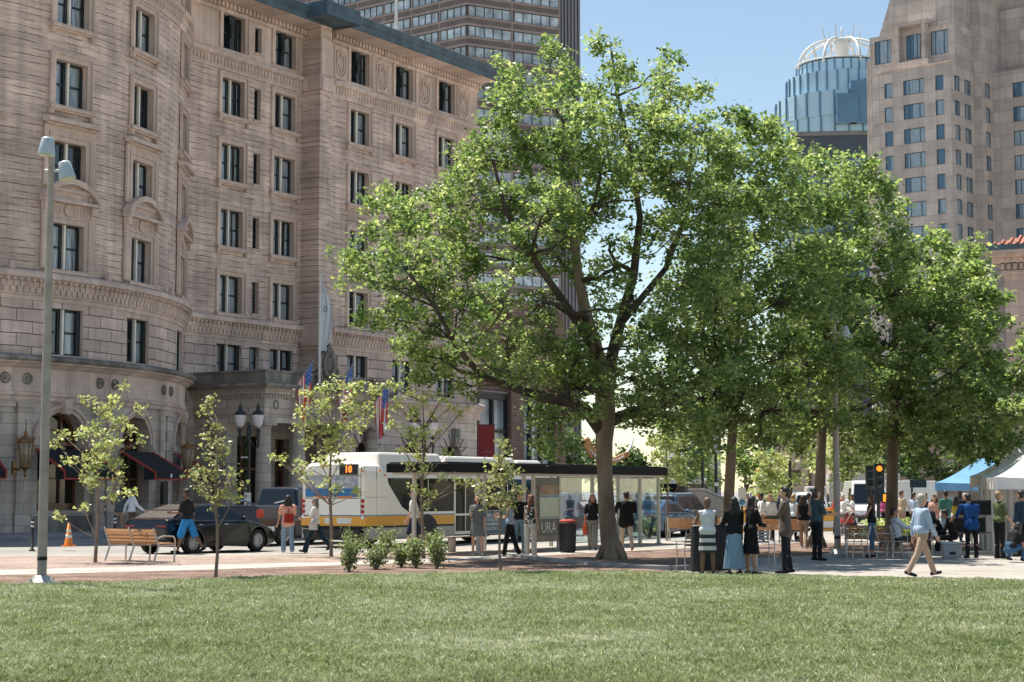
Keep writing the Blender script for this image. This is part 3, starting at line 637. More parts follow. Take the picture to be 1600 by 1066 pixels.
for a, b in ((-8.4, -7.2), (-6.3, -3.4), (-2.6, -1.4)):
    f = MB(W1); f.box(a, a + .12, .4, .55, .2, 4.6); f.box(b - .12, b, .4, .55, .2, 4.6); f.box((a + b) / 2 - .06, (a + b) / 2 + .06, .4, .55, .2, 4.6); f.box(a, b, .39, .56, 2.9, 3.05); o = f.build('door', M_WOOD, hotel)
    p = MB(W1); p.box(a, b, .5, .6, .2, 4.7); p.build('pane', bpy.data.materials['dark shop glass'], o)
# ---- portico -------------------------------------------------------
P0, P1, PD = -9.0, .78, 3.7
g = MB()
def ring(g, z0, z1, ex, mi=0): # U-shaped band round the portico, ex = how far it stands out
    g.box(P0 - ex, P1 + ex, -PD - ex, -PD + .45, z0, z1, mi); g.box(P0 - ex, P0 + .45, -PD + .45, .99, z0, z1, mi); g.box(P1 - .45, P1 + ex, -PD + .45, -.005, z0, z1, mi)
ring(g, 5.2, 5.62, -.04); ring(g, 5.62, 5.7, .05); ring(g, 5.7, 6.45, .0); 
ring(g, 6.62, 6.78, .2); ring(g, 6.78, 6.9, .32); ring(g, 6.45, 6.62, .04)
k = 44
for i in range(k):
    x = P0 + (P1 - P0) * (i + .5) / k; g.box(x - .06, x + .06, -PD - .13, -PD - .03, 6.46, 6.61)
for i in range(22):
    y = -PD + (PD + .9) * (i + .5) / 22; g.box(P0 - .13, P0 - .03, y - .06, y + .06, 6.46, 6.61)
o_por = g.build('portico', M_ASH, hotel)
g = MB(); ring(g, 6.9, 7.0, .5); ring(g, 7.0, 7.12, .58); ring(g, 7.12, 7.2, .2); ring(g, 7.2, 7.72, .0); ring(g, 7.72, 7.82, .08); g.box(P0 + .4, P1 - .4, -PD + .4, .99, 6.8, 7.0); g.build('parapet', M_DTRIM, o_por)
for t_ in (P0 + .45, -5.9, -2.35, P1 - .45):
    g = MB(); g.lathe([(.55, 0), (.55, .18), (.47, .2), (.47, .3), (.41, .36), (.39, .5), (.40, 1.8), (.385, 3.5), (.345, 4.75), (.37, 4.8), (.345, 4.84), (.345, 4.92), (.44, 5.02), (.44, 5.06)], 24, (t_, -PD + .42, 0)); g.box(t_ - .47, t_ + .47, -PD - .05, -PD + .89, 5.06, 5.2)
    g.build('column', M_ASH, o_por)
g = MB()
for t_ in (P0 + .45, P1 - .45):
    g = MB(); g.box(t_ - .35, t_ + .35, .4, .99, 0, 5.2); g.build('pier', M_ASH, o_por); g = MB(); g.box(t_ - .4, t_ + .4, -1.2, -.5, 0, 5.2); g.build('pier', M_ASH, o_por)
g = MB()
K = 18
g.tube([(P0 + .85 + .17 * math.cos(2 * math.pi * i / K), -PD - .02, 6.1 + .22 * math.sin(2 * math.pi * i / K)) for i in range(K + 1)], .035, 6, cap=False); g.build('roundel', M_DTRIM, o_por)
# cartouche over the middle of the portico
g = MB(); cx, cy = -4.1, -PD - .05
g.box(cx - .9, cx + .9, cy, cy + .5, 7.2, 7.95)
K = 20
g.tube([(cx + .42 * math.cos(2 * math.pi * i / K), cy - .1, 8.35 + .62 * math.sin(2 * math.pi * i / K)) for i in range(K + 1)], .13, 8, cap=False); g.ell((cx, cy + .02, 8.35), (.42, .16, .6)); g.ell((cx, cy - .1, 8.35), (.24, .1, .4))
g.ell((cx, cy, 9.1), (.34, .2, .2)); g.ell((cx, cy - .05, 9.3), (.17, .16, .2)); g.ell((cx - .3, cy, 9.0), (.16, .14, .16)); g.ell((cx + .3, cy, 9.0), (.16, .14, .16))
for sx in (-1, 1): g.tube([(cx + sx * .4, cy, 8.9), (cx + sx * .66, cy, 8.7), (cx + sx * .6, cy, 8.3), (cx + sx * .8, cy, 8.0), (cx + sx * .6, cy, 7.8), (cx + sx * .85, cy, 7.5)], [.1, .14, .1, .15, .12, .14], 8)
g.build('cartouche', M_DTRIM, hotel)
# ---- awnings -------------------------------------------------------
for phi in (-19, -2, 14.9, 35.2):
    p, a = bow_place(phi); w = 1.4; zt, zf, zb, pr = 3.55, 2.62, 2.3, 1.75
    g = MB(); th = .02
    g.add([(-w, -.02, zt), (w, -.02, zt), (w, -pr, zf), (-w, -pr, zf), (-w, -pr, zb), (w, -pr, zb), (-w, -.02, zt - th), (w, -.02, zt - th), (w, -pr + th, zf - th), (-w, -pr + th, zf - th), (-w, -pr + th, zb), (w, -pr + th, zb)],
          [(0, 3, 2, 1), (3, 4, 5, 2), (6, 7, 8, 9), (9, 8, 11, 10), (4, 10, 11, 5), (0, 6, 9, 3), (1, 2, 8, 7), (3, 9, 10, 4), (2, 5, 11, 8)])
    for sx in (-1, 1): g.add([(sx * w, -pr, zb), (sx * w, -pr, zf), (sx * w, -pr + .55, zf + .29), (sx * w, -pr + .55, zb)], [(0, 1, 2, 3)])
    o = g.build('awning', M_BLK, hotel, loc=(p.x, p.y, 0), rz=a)
    f = MB(); r_ = .04
    for sx in (-1, 1): f.tube([(sx * w, -.02, zt), (sx * w, -pr, zf)], .05, 6); f.tube([(sx * w, -pr, zf), (sx * w, -pr, zb)], .04, 6)
    f.box(-w, w, -pr - .02, -pr + .03, zb - .02, zb + .05); f.build('trim', M_RED, o)
    f = MB(); f.box(-.07, .09, -pr - .012, -pr - .006, zb + .1, zb + .27); f.build('emblem', pm('white print', (.8, .8, .78)) if phi == -19 else bpy.data.materials['white print'], o)
# menu board between pilasters
p, a = bow_place(23.2); g = MB(); g.box(-.32, .32, -.34, -.27, 1.2, 2.25); g.box(-.04, .04, -.36, -.3, 0, 1.2); o = g.build('notice_board', M_IRON, hotel, loc=(p.x, p.y, 0), rz=a)
# ---- wall lanterns -------------------------------------------------
for phi in (-10.5, 27.5):
    p, a = bow_place(phi); g = MB(); c = (0, -.95, 0)
    g.tube([(0, -.1, 2.75), (0, -.4, 2.65), (0, -.8, 2.85), (0, -.95, 3.0)], .04, 6); g.tube([(0, -.1, 3.5), (0, -.95, 3.5)], .02, 5); g.box(-.1, .1, -.2, .0, 2.5, 3.0)
    g.lathe([(.0, 2.35), (.05, 2.4), (.07, 2.5), (.04, 2.58), (.1, 2.66), (.2, 2.74), (.23, 2.8), (.22, 2.84)], 8, c)
    g.lathe([(.34, 3.78), (.36, 3.82), (.26, 3.92), (.1, 4.02), (.07, 4.12), (.1, 4.17), (.03, 4.25), (.01, 4.7)], 8, c)
    for i in range(8):
        an = 2 * math.pi * i / 8; g.tube([(c[0] + .21 * math.cos(an), c[1] + .21 * math.sin(an), 2.84), (c[0] + .33 * math.cos(an), c[1] + .33 * math.sin(an), 3.8)], .022, 4); g.tube([(c[0] + .33 * math.cos(an), c[1] + .33 * math.sin(an), 3.8), (c[0] + .37 * math.cos(an), c[1] + .37 * math.sin(an), 4.0)], .025, 4)
    o = g.build('lantern', M_BRONZE, hotel, loc=(p.x, p.y, 0), rz=a)
    f = MB(); f.lathe([(.18, 2.84), (.3, 3.78)], 8, c); f.build('lantern_glass', pm('lantern glass', (.35, .3, .22), .1, .1) if phi < 0 else bpy.data.materials['lantern glass'], o)
# small markers on the belt ledge
for phi in (5.5, 24.5, -12): 
    p, a = bow_place(phi); g = MB(); g.box(-.1, .1, -.38, -.2, 10.86, 11.2); g.build('uplight', M_TRIM, hotel, loc=(p.x, p.y, 0), rz=a)
for t_, d_ in ((-3.1, -1), (2.3, 0)):
    g = MB(); g.box(t_ - .08, t_ + .08, -d_ - .38, -d_ - .2, 10.86, 11.15); g.build('uplight', M_TRIM, hotel)
# bracket arm of a sign high on the right wing
g = MB(); g.tube([(10.2, -.02, 19.3), (10.2, -1.6, 19.3)], .05, 6); g.obox((10.2, -.06, 19.3), (.25, .12, .3)); g.obox((10.2, -1.6, 19.3), (.14, .2, .42)); g.build('bracket', M_IRON, hotel)
# ================================================================== other buildings
def lineT(ox, oy, ang, z=0.0):
    """wall frame: x runs along the wall at angle ang, +y goes into the building"""
    c, s_ = math.cos(ang), math.sin(ang)
    return lambda x, y, zz: (ox + x * c - y * s_, oy + x * s_ + y * c, zz + z)
M_TGLASS = pm('blue office glass', (.40, .46, .50), .12, .5, .6, spec=.8, objvar=.25)
M_BROWN = pm('brown tower cladding', (.29, .235, .215), .7, .12, .6)
M_BROWND = pm('dark brown recess', (.15, .12, .11), .7, .15, .6)
M_GRAN = stone_mat('granite panels', (.55, .475, .43), row=1.52, width=1.9, mortar=(.34, .28, .25), msize=.035, streak=.05, bump=0, grime=.12, offset=0)
M_GRAND = pm('slate roof', (.22, .20, .19), .7, .15, .5)
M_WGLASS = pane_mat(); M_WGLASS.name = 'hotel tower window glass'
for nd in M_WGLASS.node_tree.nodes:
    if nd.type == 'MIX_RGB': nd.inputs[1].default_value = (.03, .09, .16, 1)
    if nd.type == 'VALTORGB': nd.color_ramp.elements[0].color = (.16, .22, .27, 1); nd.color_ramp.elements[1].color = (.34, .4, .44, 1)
# ---- banded office tower behind the hotel ----
tw = empty('office_tower', (-8, 300, 0), 0, 'tall brown office tower with blue ribbon windows rising behind the hotel roof', 'tower')
def ribbon_wall(ang, L_, flip, mods):
    ca, sa = math.cos(ang), math.sin(ang)
    T = lambda x, y, z: (x * ca - y * sa * flip, x * sa + y * ca * flip, z)   # y>0 goes in
    body = MB(T); body.box(0, L_, .35, 12, 0, 100); 
    pitch = 3.67; zb0 = 82.0
    for k in range(-5, 23):
        z = zb0 - k * pitch   # bottom of the glass
        if z < 3: break
        body.box(0, L_, 0, .4, z - .42, z - .0); body.box(0, L_, 0, .4, z - pitch + 1.95, z - pitch + 1.95 + .42); 
    for a, b in mods: body.box(b - .02, b + .28, .1, .42, 0, 100)
    body.build('wall', M_BROWN, tw)
    d = MB(T)
    for k in range(-5, 23):
        z = zb0 - k * pitch
        if z < 3: break
        d.box(0, L_, .12, .38, z - pitch + 2.37, z - .42)
    d.build('spandrel', M_BROWND, tw)
    fr = MB(T)
    for k in range(-5, 22):
        z = zb0 - k * pitch
        if z < 3: break
        for a, b in mods:
            nn = 5 if b - a > 7 else 4
            g = MB(T)
            for i in range(nn):
                x0 = a + (b - a) * i / nn; x1 = a + (b - a) * (i + 1) / nn; g.add([(x0, .3, z), (x1, .3, z), (x1, .3, z + 1.95), (x0, .3, z + 1.95)], [(0, 1, 2, 3)])
                fr.box(x0 - .06, x0 + .06, .2, .33, z, z + 1.95)
            if k < 9: g.build('window', M_TGLASS, tw)
            else: fr.v; fr_low.v; fr_low.add([fr_low_id(p) for p in g.v], g.f)
        fr.box(0, L_, .18, .34, z, z + .1); fr.box(0, L_, .18, .34, z + 1.85, z + 1.95)
    fr.build('frame', M_FRAME, tw)
fr_low = MB(); fr_low_id = lambda p: p
ribbon_wall(math.atan2(.451, .893), 18.8, 1, [(0, 8.9), (9.5, 18.6)])
def ribbon_left():
    # the left wall runs from the corner away to the left; mirror x so that +y is still inward
    ang = math.atan2(.626, -.78)
    ribbon_wall(ang, 48, -1, [(0, 6.4), (7.0, 13.2), (13.8, 20.0), (20.6, 26.8), (27.4, 33.6), (34.2, 40.4), (41, 47.2)])
ribbon_left()
o = fr_low.build('window', M_TGLASS, tw); o['kind'] = 'stuff'
# ---- grey striped slab next to it ----
gs = empty('striped_tower', at(877, 766, 318).xy.to_3d(), 0, 'slim grey office tower with fine vertical stripes beside the brown tower', 'tower')
g = MB(); g.box(-6, 4.0, 1, 10, 0, 100); 
for i in range(16): g.box(-6 + i * .64, -6 + i * .64 + .3, .6, 1.02, 0, 100)
g.build('wall', pm('grey precast concrete', (.34, .32, .33), .8, .1, .3), gs, rz=R(8))
g = MB(); 
for i in range(15): g.box(-5.68 + i * .64, -5.68 + i * .64 + .3, .9, .99, 0, 100)
g.build('window', pm('dark strip glass', (.10, .12, .15), .2, .2, 1), gs, rz=R(8))
# ---- granite hotel tower on the right ----
wK = at(1500, 766, 205); wang = math.atan2(-.635, .772)
wt = empty('granite_tower', (wK.x, wK.y, 0), wang, 'stepped granite-clad high-rise with gabled top and small square windows', 'tower')
def g_block(x0, x1, y0, y1, ztop, fw=(), sw=(), rows=(), name='wall'):
    """block with window holes in its front (y0) and +x side faces"""
    g = MB(lambda x, y, z: (x, y + y0, z)); wall_with_holes(g, x0, x1, 0, ztop, [(c - w / 2, c + w / 2, z, z + h) for c, w in fw for z, h in rows], seg=50, dep=.3); 
    g.T = lambda x, y, z: (x1 - y, x, z); wall_with_holes(g, y0, y1, 0, ztop, [(c - w / 2, c + w / 2, z, z + h) for c, w in sw for z, h in rows], seg=50, dep=.3)
    g.T = None; g.add([(x0, y0, ztop), (x1, y0, ztop), (x1, y1, ztop), (x0, y1, ztop)], [(0, 1, 2, 3)]); g.add([(x0, y0, 0), (x0, y1, 0), (x0, y1, ztop), (x0, y0, ztop)], [(0, 1, 2, 3)])
    g.build(name, M_GRAN, wt)
_gw = {}
def g_win(x, y, z, w, h, side=False):
    key = (w, h)
    if key not in _gw:
        f = MB(); f.box(-w / 2, w / 2, .12, .2, 0, .08); f.box(-w / 2, w / 2, .12, .2, h - .08, h); f.box(-w / 2, -w / 2 + .08, .12, .2, .08, h - .08); f.box(w / 2 - .08, w / 2, .12, .2, .08, h - .08)
        if w > 1.5: f.box(-w / 4 - .04, -w / 4 + .04, .12, .2, .08, h - .08); f.box(w / 4 - .04, w / 4 + .04, .12, .2, .08, h - .08)
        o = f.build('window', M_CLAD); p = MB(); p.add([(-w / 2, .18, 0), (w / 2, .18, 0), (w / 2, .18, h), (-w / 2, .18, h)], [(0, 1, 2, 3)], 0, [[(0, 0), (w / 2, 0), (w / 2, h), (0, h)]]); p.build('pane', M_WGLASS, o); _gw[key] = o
    else: o = copy_tree(_gw[key])
    o.parent = wt; o.location = (x, y, z); o.rotation_euler = (0, 0, R(90) if side else 0)
ROWW = [(50.15 - 3.03 * k, 1.85) for k in range(13)]
g_block(-10.4, 0, 0, 6.35, 53.4, [(-8.3, 1.1), (-4.9, 2.8), (-1.5, 1.1)], [(1.7, 1.5), (4.7, 1.8)], ROWW)
for z, h in ROWW:
    for c, w in ((-8.3, 1.1), (-4.9, 2.8), (-1.5, 1.1)): g_win(c, 0, z, w, h)
    for c, w in ((1.7, 1.5), (4.7, 1.8)): g_win(0, c, z, w, h, True)
g_block(-10.4, 1.1, 6.35, 13.5, 64.5, [], [(8.0, 1.5)], ROWW)
for z, h in ROWW: g_win(1.1, 8.0, z, 1.5, h, True)
g_block(1.1, 14, 9.55, 24, 53.6, [(5.2, 3.1)], [], ROWW)
for z, h in ROWW: g_win(5.2, 9.55, z, 3.1, h)
up = [(55.0, 3.0)]
g_block(-11.6, -.2, 1.7, 6.36, 58.6, [(-9.8, 2.3), (-2.2, 2.3)], [], up)
for c in (-9.8, -2.2): g_win(c, 1.7, 55.0, 2.3, 3.0)
g_block(1.12, 14, 12, 24, 62, [(6.5, 2.7)], [], up); g_win(6.5, 12, 55.0, 2.7, 3.0)
g = MB(); g.box(-12.8, -10.42, 3.0, 20, 0, 56.0); g.box(-14.0, -12.82, 6.0, 20, 0, 54.0); g.box(-15.2, -14.02, 8.0, 20, 0, 40.0); g.build('wall', M_GRAN, wt)
# loggia bay in the middle of the top storey
g = MB(); g.box(-7.6, -7.1, .6, 1.72, 54.2, 59.0); g.box(-4.1, -3.6, .6, 1.72, 54.2, 59.0); g.box(-8.0, -3.2, .4, 1.74, 59.0, 59.5); g.box(-8.0, -3.2, .5, 1.71, 53.2, 54.5); g.build('balcony', M_GRAN, wt)
g_win(-5.6, 1.5, 55.0, 1.9, 3.0)
g = MB(); g.yprism([(-10.4, 58.61), (-.3, 58.61), (-.3, 76), (-5.5, 76), (-9.0, 62.5)], 1.9, 6.34); g.yprism([(-10.3, 57), (1.09, 57), (1.09, 82), (-5, 82), (-8.4, 66), (-10.3, 62)], 6.6, 22); g.yprism([(1.1, 53), (14, 53), (14, 84), (6, 84), (1.1, 74)], 12.6, 23); g.build('gable', M_GRAN, wt)
g = MB(); g.box(-9.9, .15, -.12, .4, 53.41, 53.6); g.build('parapet', M_TRIM, wt)
# ---- crowned glass tower far away ----
hc = at(1327, 766, 600)
ht = empty('crowned_glass_tower', (hc.x, hc.y, 0), 0, 'distant round blue glass tower topped with an open white arched crown', 'tower')
M_HG = pm('pale blue curtain glass', (.40, .56, .66), .15, .12, .06, spec=.7); M_HGD = pm('deep blue curtain glass', (.10, .20, .30), .12, .2, .06, spec=.7); M_HW = pm('white steel', (.62, .62, .60), .5, .05)
def hz_(py): return at(1327, py, 600).z
def drum(r, y0, y1, n_, m, nm='glass_drum', fin=.5):
    g = MB(); g.cyl(0, 0, hz_(y1), hz_(y0), r, k=64, sm=False); o = g.build(nm, m, ht)
    f = MB()
    for i in range(n_):
        a = 2 * math.pi * i / n_; f.obox((r * math.cos(a), r * math.sin(a), (hz_(y1) + hz_(y0)) / 2), (fin, .5, hz_(y0) - hz_(y1)), a)
    f.build('fin', M_HGD, o)
drum(16, 108, 152, 36, M_HG); drum(19.5, 128, 172, 34, M_HG, fin=.9); drum(23.4, 163, 200, 30, M_HG, fin=.9); drum(22.6, 196, 560, 30, M_HG, fin=.7)
g = MB(); g.lathe([(16.0, hz_(106)), (16.4, hz_(106)), (16.4, hz_(104)), (15, hz_(103))], 48); g.build('collar', M_HW, ht)
g = MB()
for x0, x1, yt, dy in ((-2, 5, 152, -25), (4, 9, 143, -24), (8, 14, 160, -27), (-7, 0, 172, -26)): g.box(x0, x1, dy, -10, hz_(215), hz_(yt))
g.build('stepped_bay', M_HGD, ht)
zb, zt = hz_(112), hz_(64); g = MB()
for i in range(8):
    a = 2 * math.pi * i / 8 + .2; P = []
    for j in range(11):
        q = math.pi / 2 * j / 10; P.append((16.2 * math.cos(a) * math.cos(q) + 3.0 * math.cos(a) * (1 - math.cos(q)), 16.2 * math.sin(a) * math.cos(q) + 3.0 * math.sin(a) * (1 - math.cos(q)), zb + (zt - zb) * math.sin(q)))
    g.tube(P, .5, 6)
    for j in (3, 6): g.tube([P[j], (P[j][0] * .78, P[j][1] * .78, zb)], .28, 4)
g.lathe([(2.6, zb), (2.4, zt - 2), (3.6, zt), (2.8, zt + .5)], 20); 
g.lathe([(.35, zt), (.25, zt + 5), (.05, hz_(42))], 6)
for a in (0, 1.05, 2.1, 3.14, 4.2, 5.2): g.tube([(5.5 * math.cos(a), 5.5 * math.sin(a), zt - 1.5), (7.0 * math.cos(a), 7.0 * math.sin(a), zt + 5)], [.35, .1], 4)
g.build('crown', M_HW, ht)
# dark roofed block in front of it
b0 = at(1306, 766, 420); g = MB(); g.box(-9, 9, 0, 20, 0, at(1306, 205, 420).z, 0); g.box(-9.3, 9.3, -.3, 20.3, at(1306, 212, 420).z, at(1306, 206, 420).z, 1)
bo = empty('dark_office_building', (b0.x, b0.y, 0), R(-6), 'dark grey office block seen low in front of the crowned glass tower', 'building'); g.build('wall', [pm('dark grey cladding', (.07, .08, .10), .6, .15, .2), M_GRAND], bo)
g = MB()
for k in range(8): g.box(-8.6, 8.6, -.06, .2, 81 - k * 4, 83 - k * 4)
g.build('window', M_HGD, bo)
# ---- library corner at the far right ----
lb = at(1578, 766, 118); li = empty('library_building', (lb.x, lb.y, 0), R(-24), 'pale pink granite library corner with bracketed cornice and red tile roof', 'building')
M_LIB = stone_mat('pink granite ashlar', (.62, .47, .40), row=.6, width=1.3, mortar=(.33, .24, .2), msize=.016, streak=.06, bump=.2, grime=.15)
zc = lambda py: at(1578, py, 118).z
g = MB(); g.box(0, 22, 0, 30, 0, zc(412)); g.box(-.35, 22, -.35, 30, zc(582), zc(566)); g.box(-.5, 22, -.5, 30, zc(566), zc(560)); g.build('wall', M_LIB, li)
g = MB(); g.box(-.2, 22, -.2, 30, zc(430), zc(424)); g.box(-.5, 22, -.5, 30, zc(412), zc(404)); g.box(-1.0, 22, -1.0, 30, zc(404), zc(400)); g.box(-1.25, 22, -1.25, 30, zc(400), zc(394))
for i in range(50):
    x = i * .42 - .2; g.box(x, x + .2, -.6, -.1, zc(412), zc(404)) ; g.box(x, x + .22, -.3, .1, zc(422), zc(413))
for i in range(20): g.box(-.6, -.1, i * .42, i * .42 + .2, zc(412), zc(404))
g.build('cornice', M_LIB, li)
g = MB(); g.box(-1.3, 22, -1.3, 30, zc(394), zc(386)); g.build('gutter', M_CLAD, li)
g = MB(); z0, z1 = zc(386), zc(350); g.add([(-1, -1, z0), (22, -1, z0), (22, 9, z1 + 2), (8, 9, z1 + 2), (-1, 30, z0), (8, 22, z1 + 2)], [(0, 1, 2, 3), (0, 3, 5, 4)])
for i in range(46):
    x = -1 + i * .5; y2 = 9; g.tube([(x, -1, z0 + .05), (min(22, max(x, -1) + (0 if x > 8 else 0)), -1 + 10 * (1 if x > 8 else max(.05, (x + 1) / 9)), z0 + .05 + (z1 + 2 - z0) * (1 if x > 8 else max(.05, (x + 1) / 9)))], .12, 5)
g.build('roof', pm('red clay tiles', (.33, .13, .08), .8, .3, 3), li)
g = MB()
for i in range(5):
    x = 2.2 + i * 4; g.box(x - .9, x + .9, -.05, .3, zc(700), zc(600)); 
g.build('window', M_DARK, li)
# ---- steel and glass shopfront building beyond the hotel ----
sg = empty('glass_shopping_building', street(16.6, -6), HROT, 'dark steel and glass shopping building with brick piers beyond the hotel end', 'building')
M_SB = stone_mat('red-brown brick', (.26, .18, .15), row=.2, width=.6, mortar=(.16, .1, .085), msize=.02, streak=.15, bump=.2, grime=.2)
g = MB(); g.box(0, 20, .6, 14, 8.5, 15.5); g.box(5.2, 6.9, 0, 2, 0, 15); g.box(12.5, 14.2, 0, 2, 0, 15); g.box(18.6, 20, 0, 2, 0, 15); g.box(0, 20, 2, 14, 0, 8.5); g.build('wall', M_SB, sg)
g = MB()
for k in range(7): g.box(0, 20, .3, .62, 8.6 + k * 1.0, 8.8 + k * 1.0)
g.build('cornice', M_BROWN, sg)
for a, b in ((.2, 5.2), (6.9, 12.5), (14.2, 18.6)):
    f = MB(); f.box(a, b, .3, .7, 3.0, 3.5); f.box(a, b, .3, .7, 5.9, 6.1); f.box(a, b, .3, .7, 8.2, 8.7)
    nn = 3
    for i in range(nn + 1): x = a + (b - a) * i / nn; f.box(max(a, x - .12), min(b, x + .12), .32, .68, 0, 8.2)
    o = f.build('window', M_FRAME, sg); p = MB(); p.add([(a, .6, 3.5), (b, .6, 3.5), (b, .6, 8.3), (a, .6, 8.3)], [(0, 1, 2, 3)]); p.build('pane', M_TGLASS, o); p = MB(); p.add([(a, .58, 0), (b, .58, 0), (b, .58, 3.3), (a, .58, 3.3)], [(0, 1, 2, 3)]); p.build('pane', bpy.data.materials['dark shop glass'], o)
# ---- low buildings down the street, seen under the trees ----
def low_building(name, px0, px1, ytop, D, col, label, rz=0.0, storeys=3, cat='building', dep=18, seed=0):
    a, b = at(px0, 766, D), at(px1, 766, D); w = (b - a).length; h = at(px0, ytop, D).z; rr = random.Random(seed)
    e_ = empty(name, (a.x, a.y, 0), rz, label, cat); hl = []; fh = (h - 1) / storeys; nb = max(2, int(w / 3.2))
    for k in range(storeys):
        for i in range(nb):
            cx = (i + .5) * w / nb; ww = .42 * w / nb if k else .75 * w / nb; z0 = .3 if k == 0 else k * fh + .9; z1 = min(h - .6, k * fh + fh - .5) if k else fh - .4; hl.append((cx - ww / 2 * (1 if k else 1), cx + ww / 2, z0, z1))
    g = MB(); wall_with_holes(g, 0, w, 0, h, hl, seg=60, dep=.35); g.box(0, .05, .001, dep, 0, h); g.box(w - .05, w, .001, dep, 0, h); g.box(0, w, dep - .1, dep, 0, h)
    g.build('wall', pm(name + ' wall', col, .8, .12, .5), e_)
    g = MB(); g.box(-.2, w + .2, -.3, dep, h, h + .5); g.build('cornice', M_DTRIM, e_)
    for q in hl:
        p = MB(); p.box(q[0], q[1], .3, .36, q[2], q[3]); p.build('window', bpy.data.materials['dark shop glass'] if rr.random() < .6 else M_TGLASS, e_)
    return e_
low_building('stone_corner_building', 1186, 1262, 640, 165, (.52, .42, .35), 'pale stone building with dark shopfronts at the end of the street', R(-14), 4, seed=2)
low_building('grey_office_building', 1082, 1128, 672, 240, (.33, .33, .35), 'grey flat office block far down the street', R(8), 6, seed=3)
low_building('beige_building', 1300, 1392, 655, 150, (.46, .37, .29), 'beige brick building behind the traffic lights', R(-8), 4, seed=4)
low_building('brown_row_building', 1400, 1585, 640, 175, (.36, .27, .21), 'brown stone row building hidden behind the park trees', R(-5), 5, seed=6)
low_building('dark_low_building', 985, 1080, 742, 190, (.20, .23, .26), 'low dark blue-grey building across the junction', R(0), 1, seed=5)
# ================================================================== trees
def leaf_mat(name, ca, cb, cc, tr=.42, rough=.42, tcol=1.25):
    m, nt, b = _m(name); L = nt.links.new; N = nt.nodes.new
    a = N('ShaderNodeAttribute'); a.attribute_name = 'tint'; cr = N('ShaderNodeValToRGB')
    cr.color_ramp.elements[0].color = rgb(ca); cr.color_ramp.elements[1].color = rgb(cc); e = cr.color_ramp.elements.new(.55); e.color = rgb(cb)
    L(a.outputs['Fac'], cr.inputs[0]); L(cr.outputs[0], b.inputs['Base Color']); b.inputs['Roughness'].default_value = rough; b.inputs['Specular IOR Level'].default_value = .5
    sc_ = N('ShaderNodeVectorMath'); sc_.operation = 'MULTIPLY'; sc_.inputs[1].default_value = (tcol * 1.12, tcol * 1.15, tcol * .74); L(cr.outputs[0], sc_.inputs[0])
    t = N('ShaderNodeBsdfTranslucent'); L(sc_.outputs[0], t.inputs['Color']); mx = N('ShaderNodeMixShader'); mx.inputs[0].default_value = tr
    L(b.outputs[0], mx.inputs[1]); L(t.outputs[0], mx.inputs[2]); L(mx.outputs[0], nt.nodes['Material Output'].inputs[0])
    return m
M_LEAF = leaf_mat('plane tree leaves', (.07, .14, .05), (.24, .315, .125), (.54, .59, .31), tr=.55, rough=.4)
M_LEAF2 = leaf_mat('dark background leaves', (.04, .08, .03), (.08, .14, .045), (.18, .24, .09))
M_LEAFY = leaf_mat('pale sapling leaves', (.19, .25, .085), (.40, .45, .20), (.70, .70, .42), tr=.42)
M_LEAFO = leaf_mat('olive sapling leaves', (.16, .19, .08), (.31, .33, .16), (.52, .50, .30), tr=.4)
M_LEAFS = leaf_mat('shrub leaves', (.09, .14, .06), (.22, .28, .13), (.45, .47, .28), tr=.4)
M_BARK = pm('plane tree bark', (.13, .092, .066), .9, .4, 2.6, bump=.9, bscale=14, c2=(.28, .21, .15), stretch=(1, 1, .35))
M_BARKD = pm('branch bark', (.07, .052, .042), .9, .4, 3, bump=.3)
M_BARKG = pm('young bark', (.22, .165, .13), .9, .25, 5, bump=.3)
def leaves_np(C, rs, per, spread, size, up=.6, flat=.8):
    """C: cluster centres (n,3) -> leaf quads (two folded quads each)"""
    n_ = len(C) * per; c = np.repeat(C, per, 0) + rs.normal(0, 1, (n_, 3)) * np.array([spread, spread, spread * flat])
    nr = rs.normal(0, 1, (n_, 3)); nr[:, 2] = np.abs(nr[:, 2]) + up; nr /= np.linalg.norm(nr, axis=1)[:, None]
    a = rs.normal(0, 1, (n_, 3)); a -= nr * (a * nr).sum(1)[:, None]; a /= np.linalg.norm(a, axis=1)[:, None]; b = np.cross(nr, a)
    s = size * rs.uniform(.6, 1.3, n_)[:, None]
    # base, left lobe, left shoulder, tip, right shoulder, right lobe ; halves fold along the midrib
    P = [(0, 0, 0), (.18, .52, .12), (.55, .30, .02), (1.0, 0, -.12), (.55, -.30, .02), (.18, -.52, .12)]
    V = np.stack([c + a * s * (p[0] - .4) + b * s * p[1] + nr * s * p[2] for p in P], 1)
    base = np.arange(n_)[:, None] * 6
    F_ = np.concatenate([base + np.array([0, 3, 2, 1]), base + np.array([0, 5, 4, 3])], 1).reshape(-1, 4)
    return V.reshape(-1, 3), F_, n_
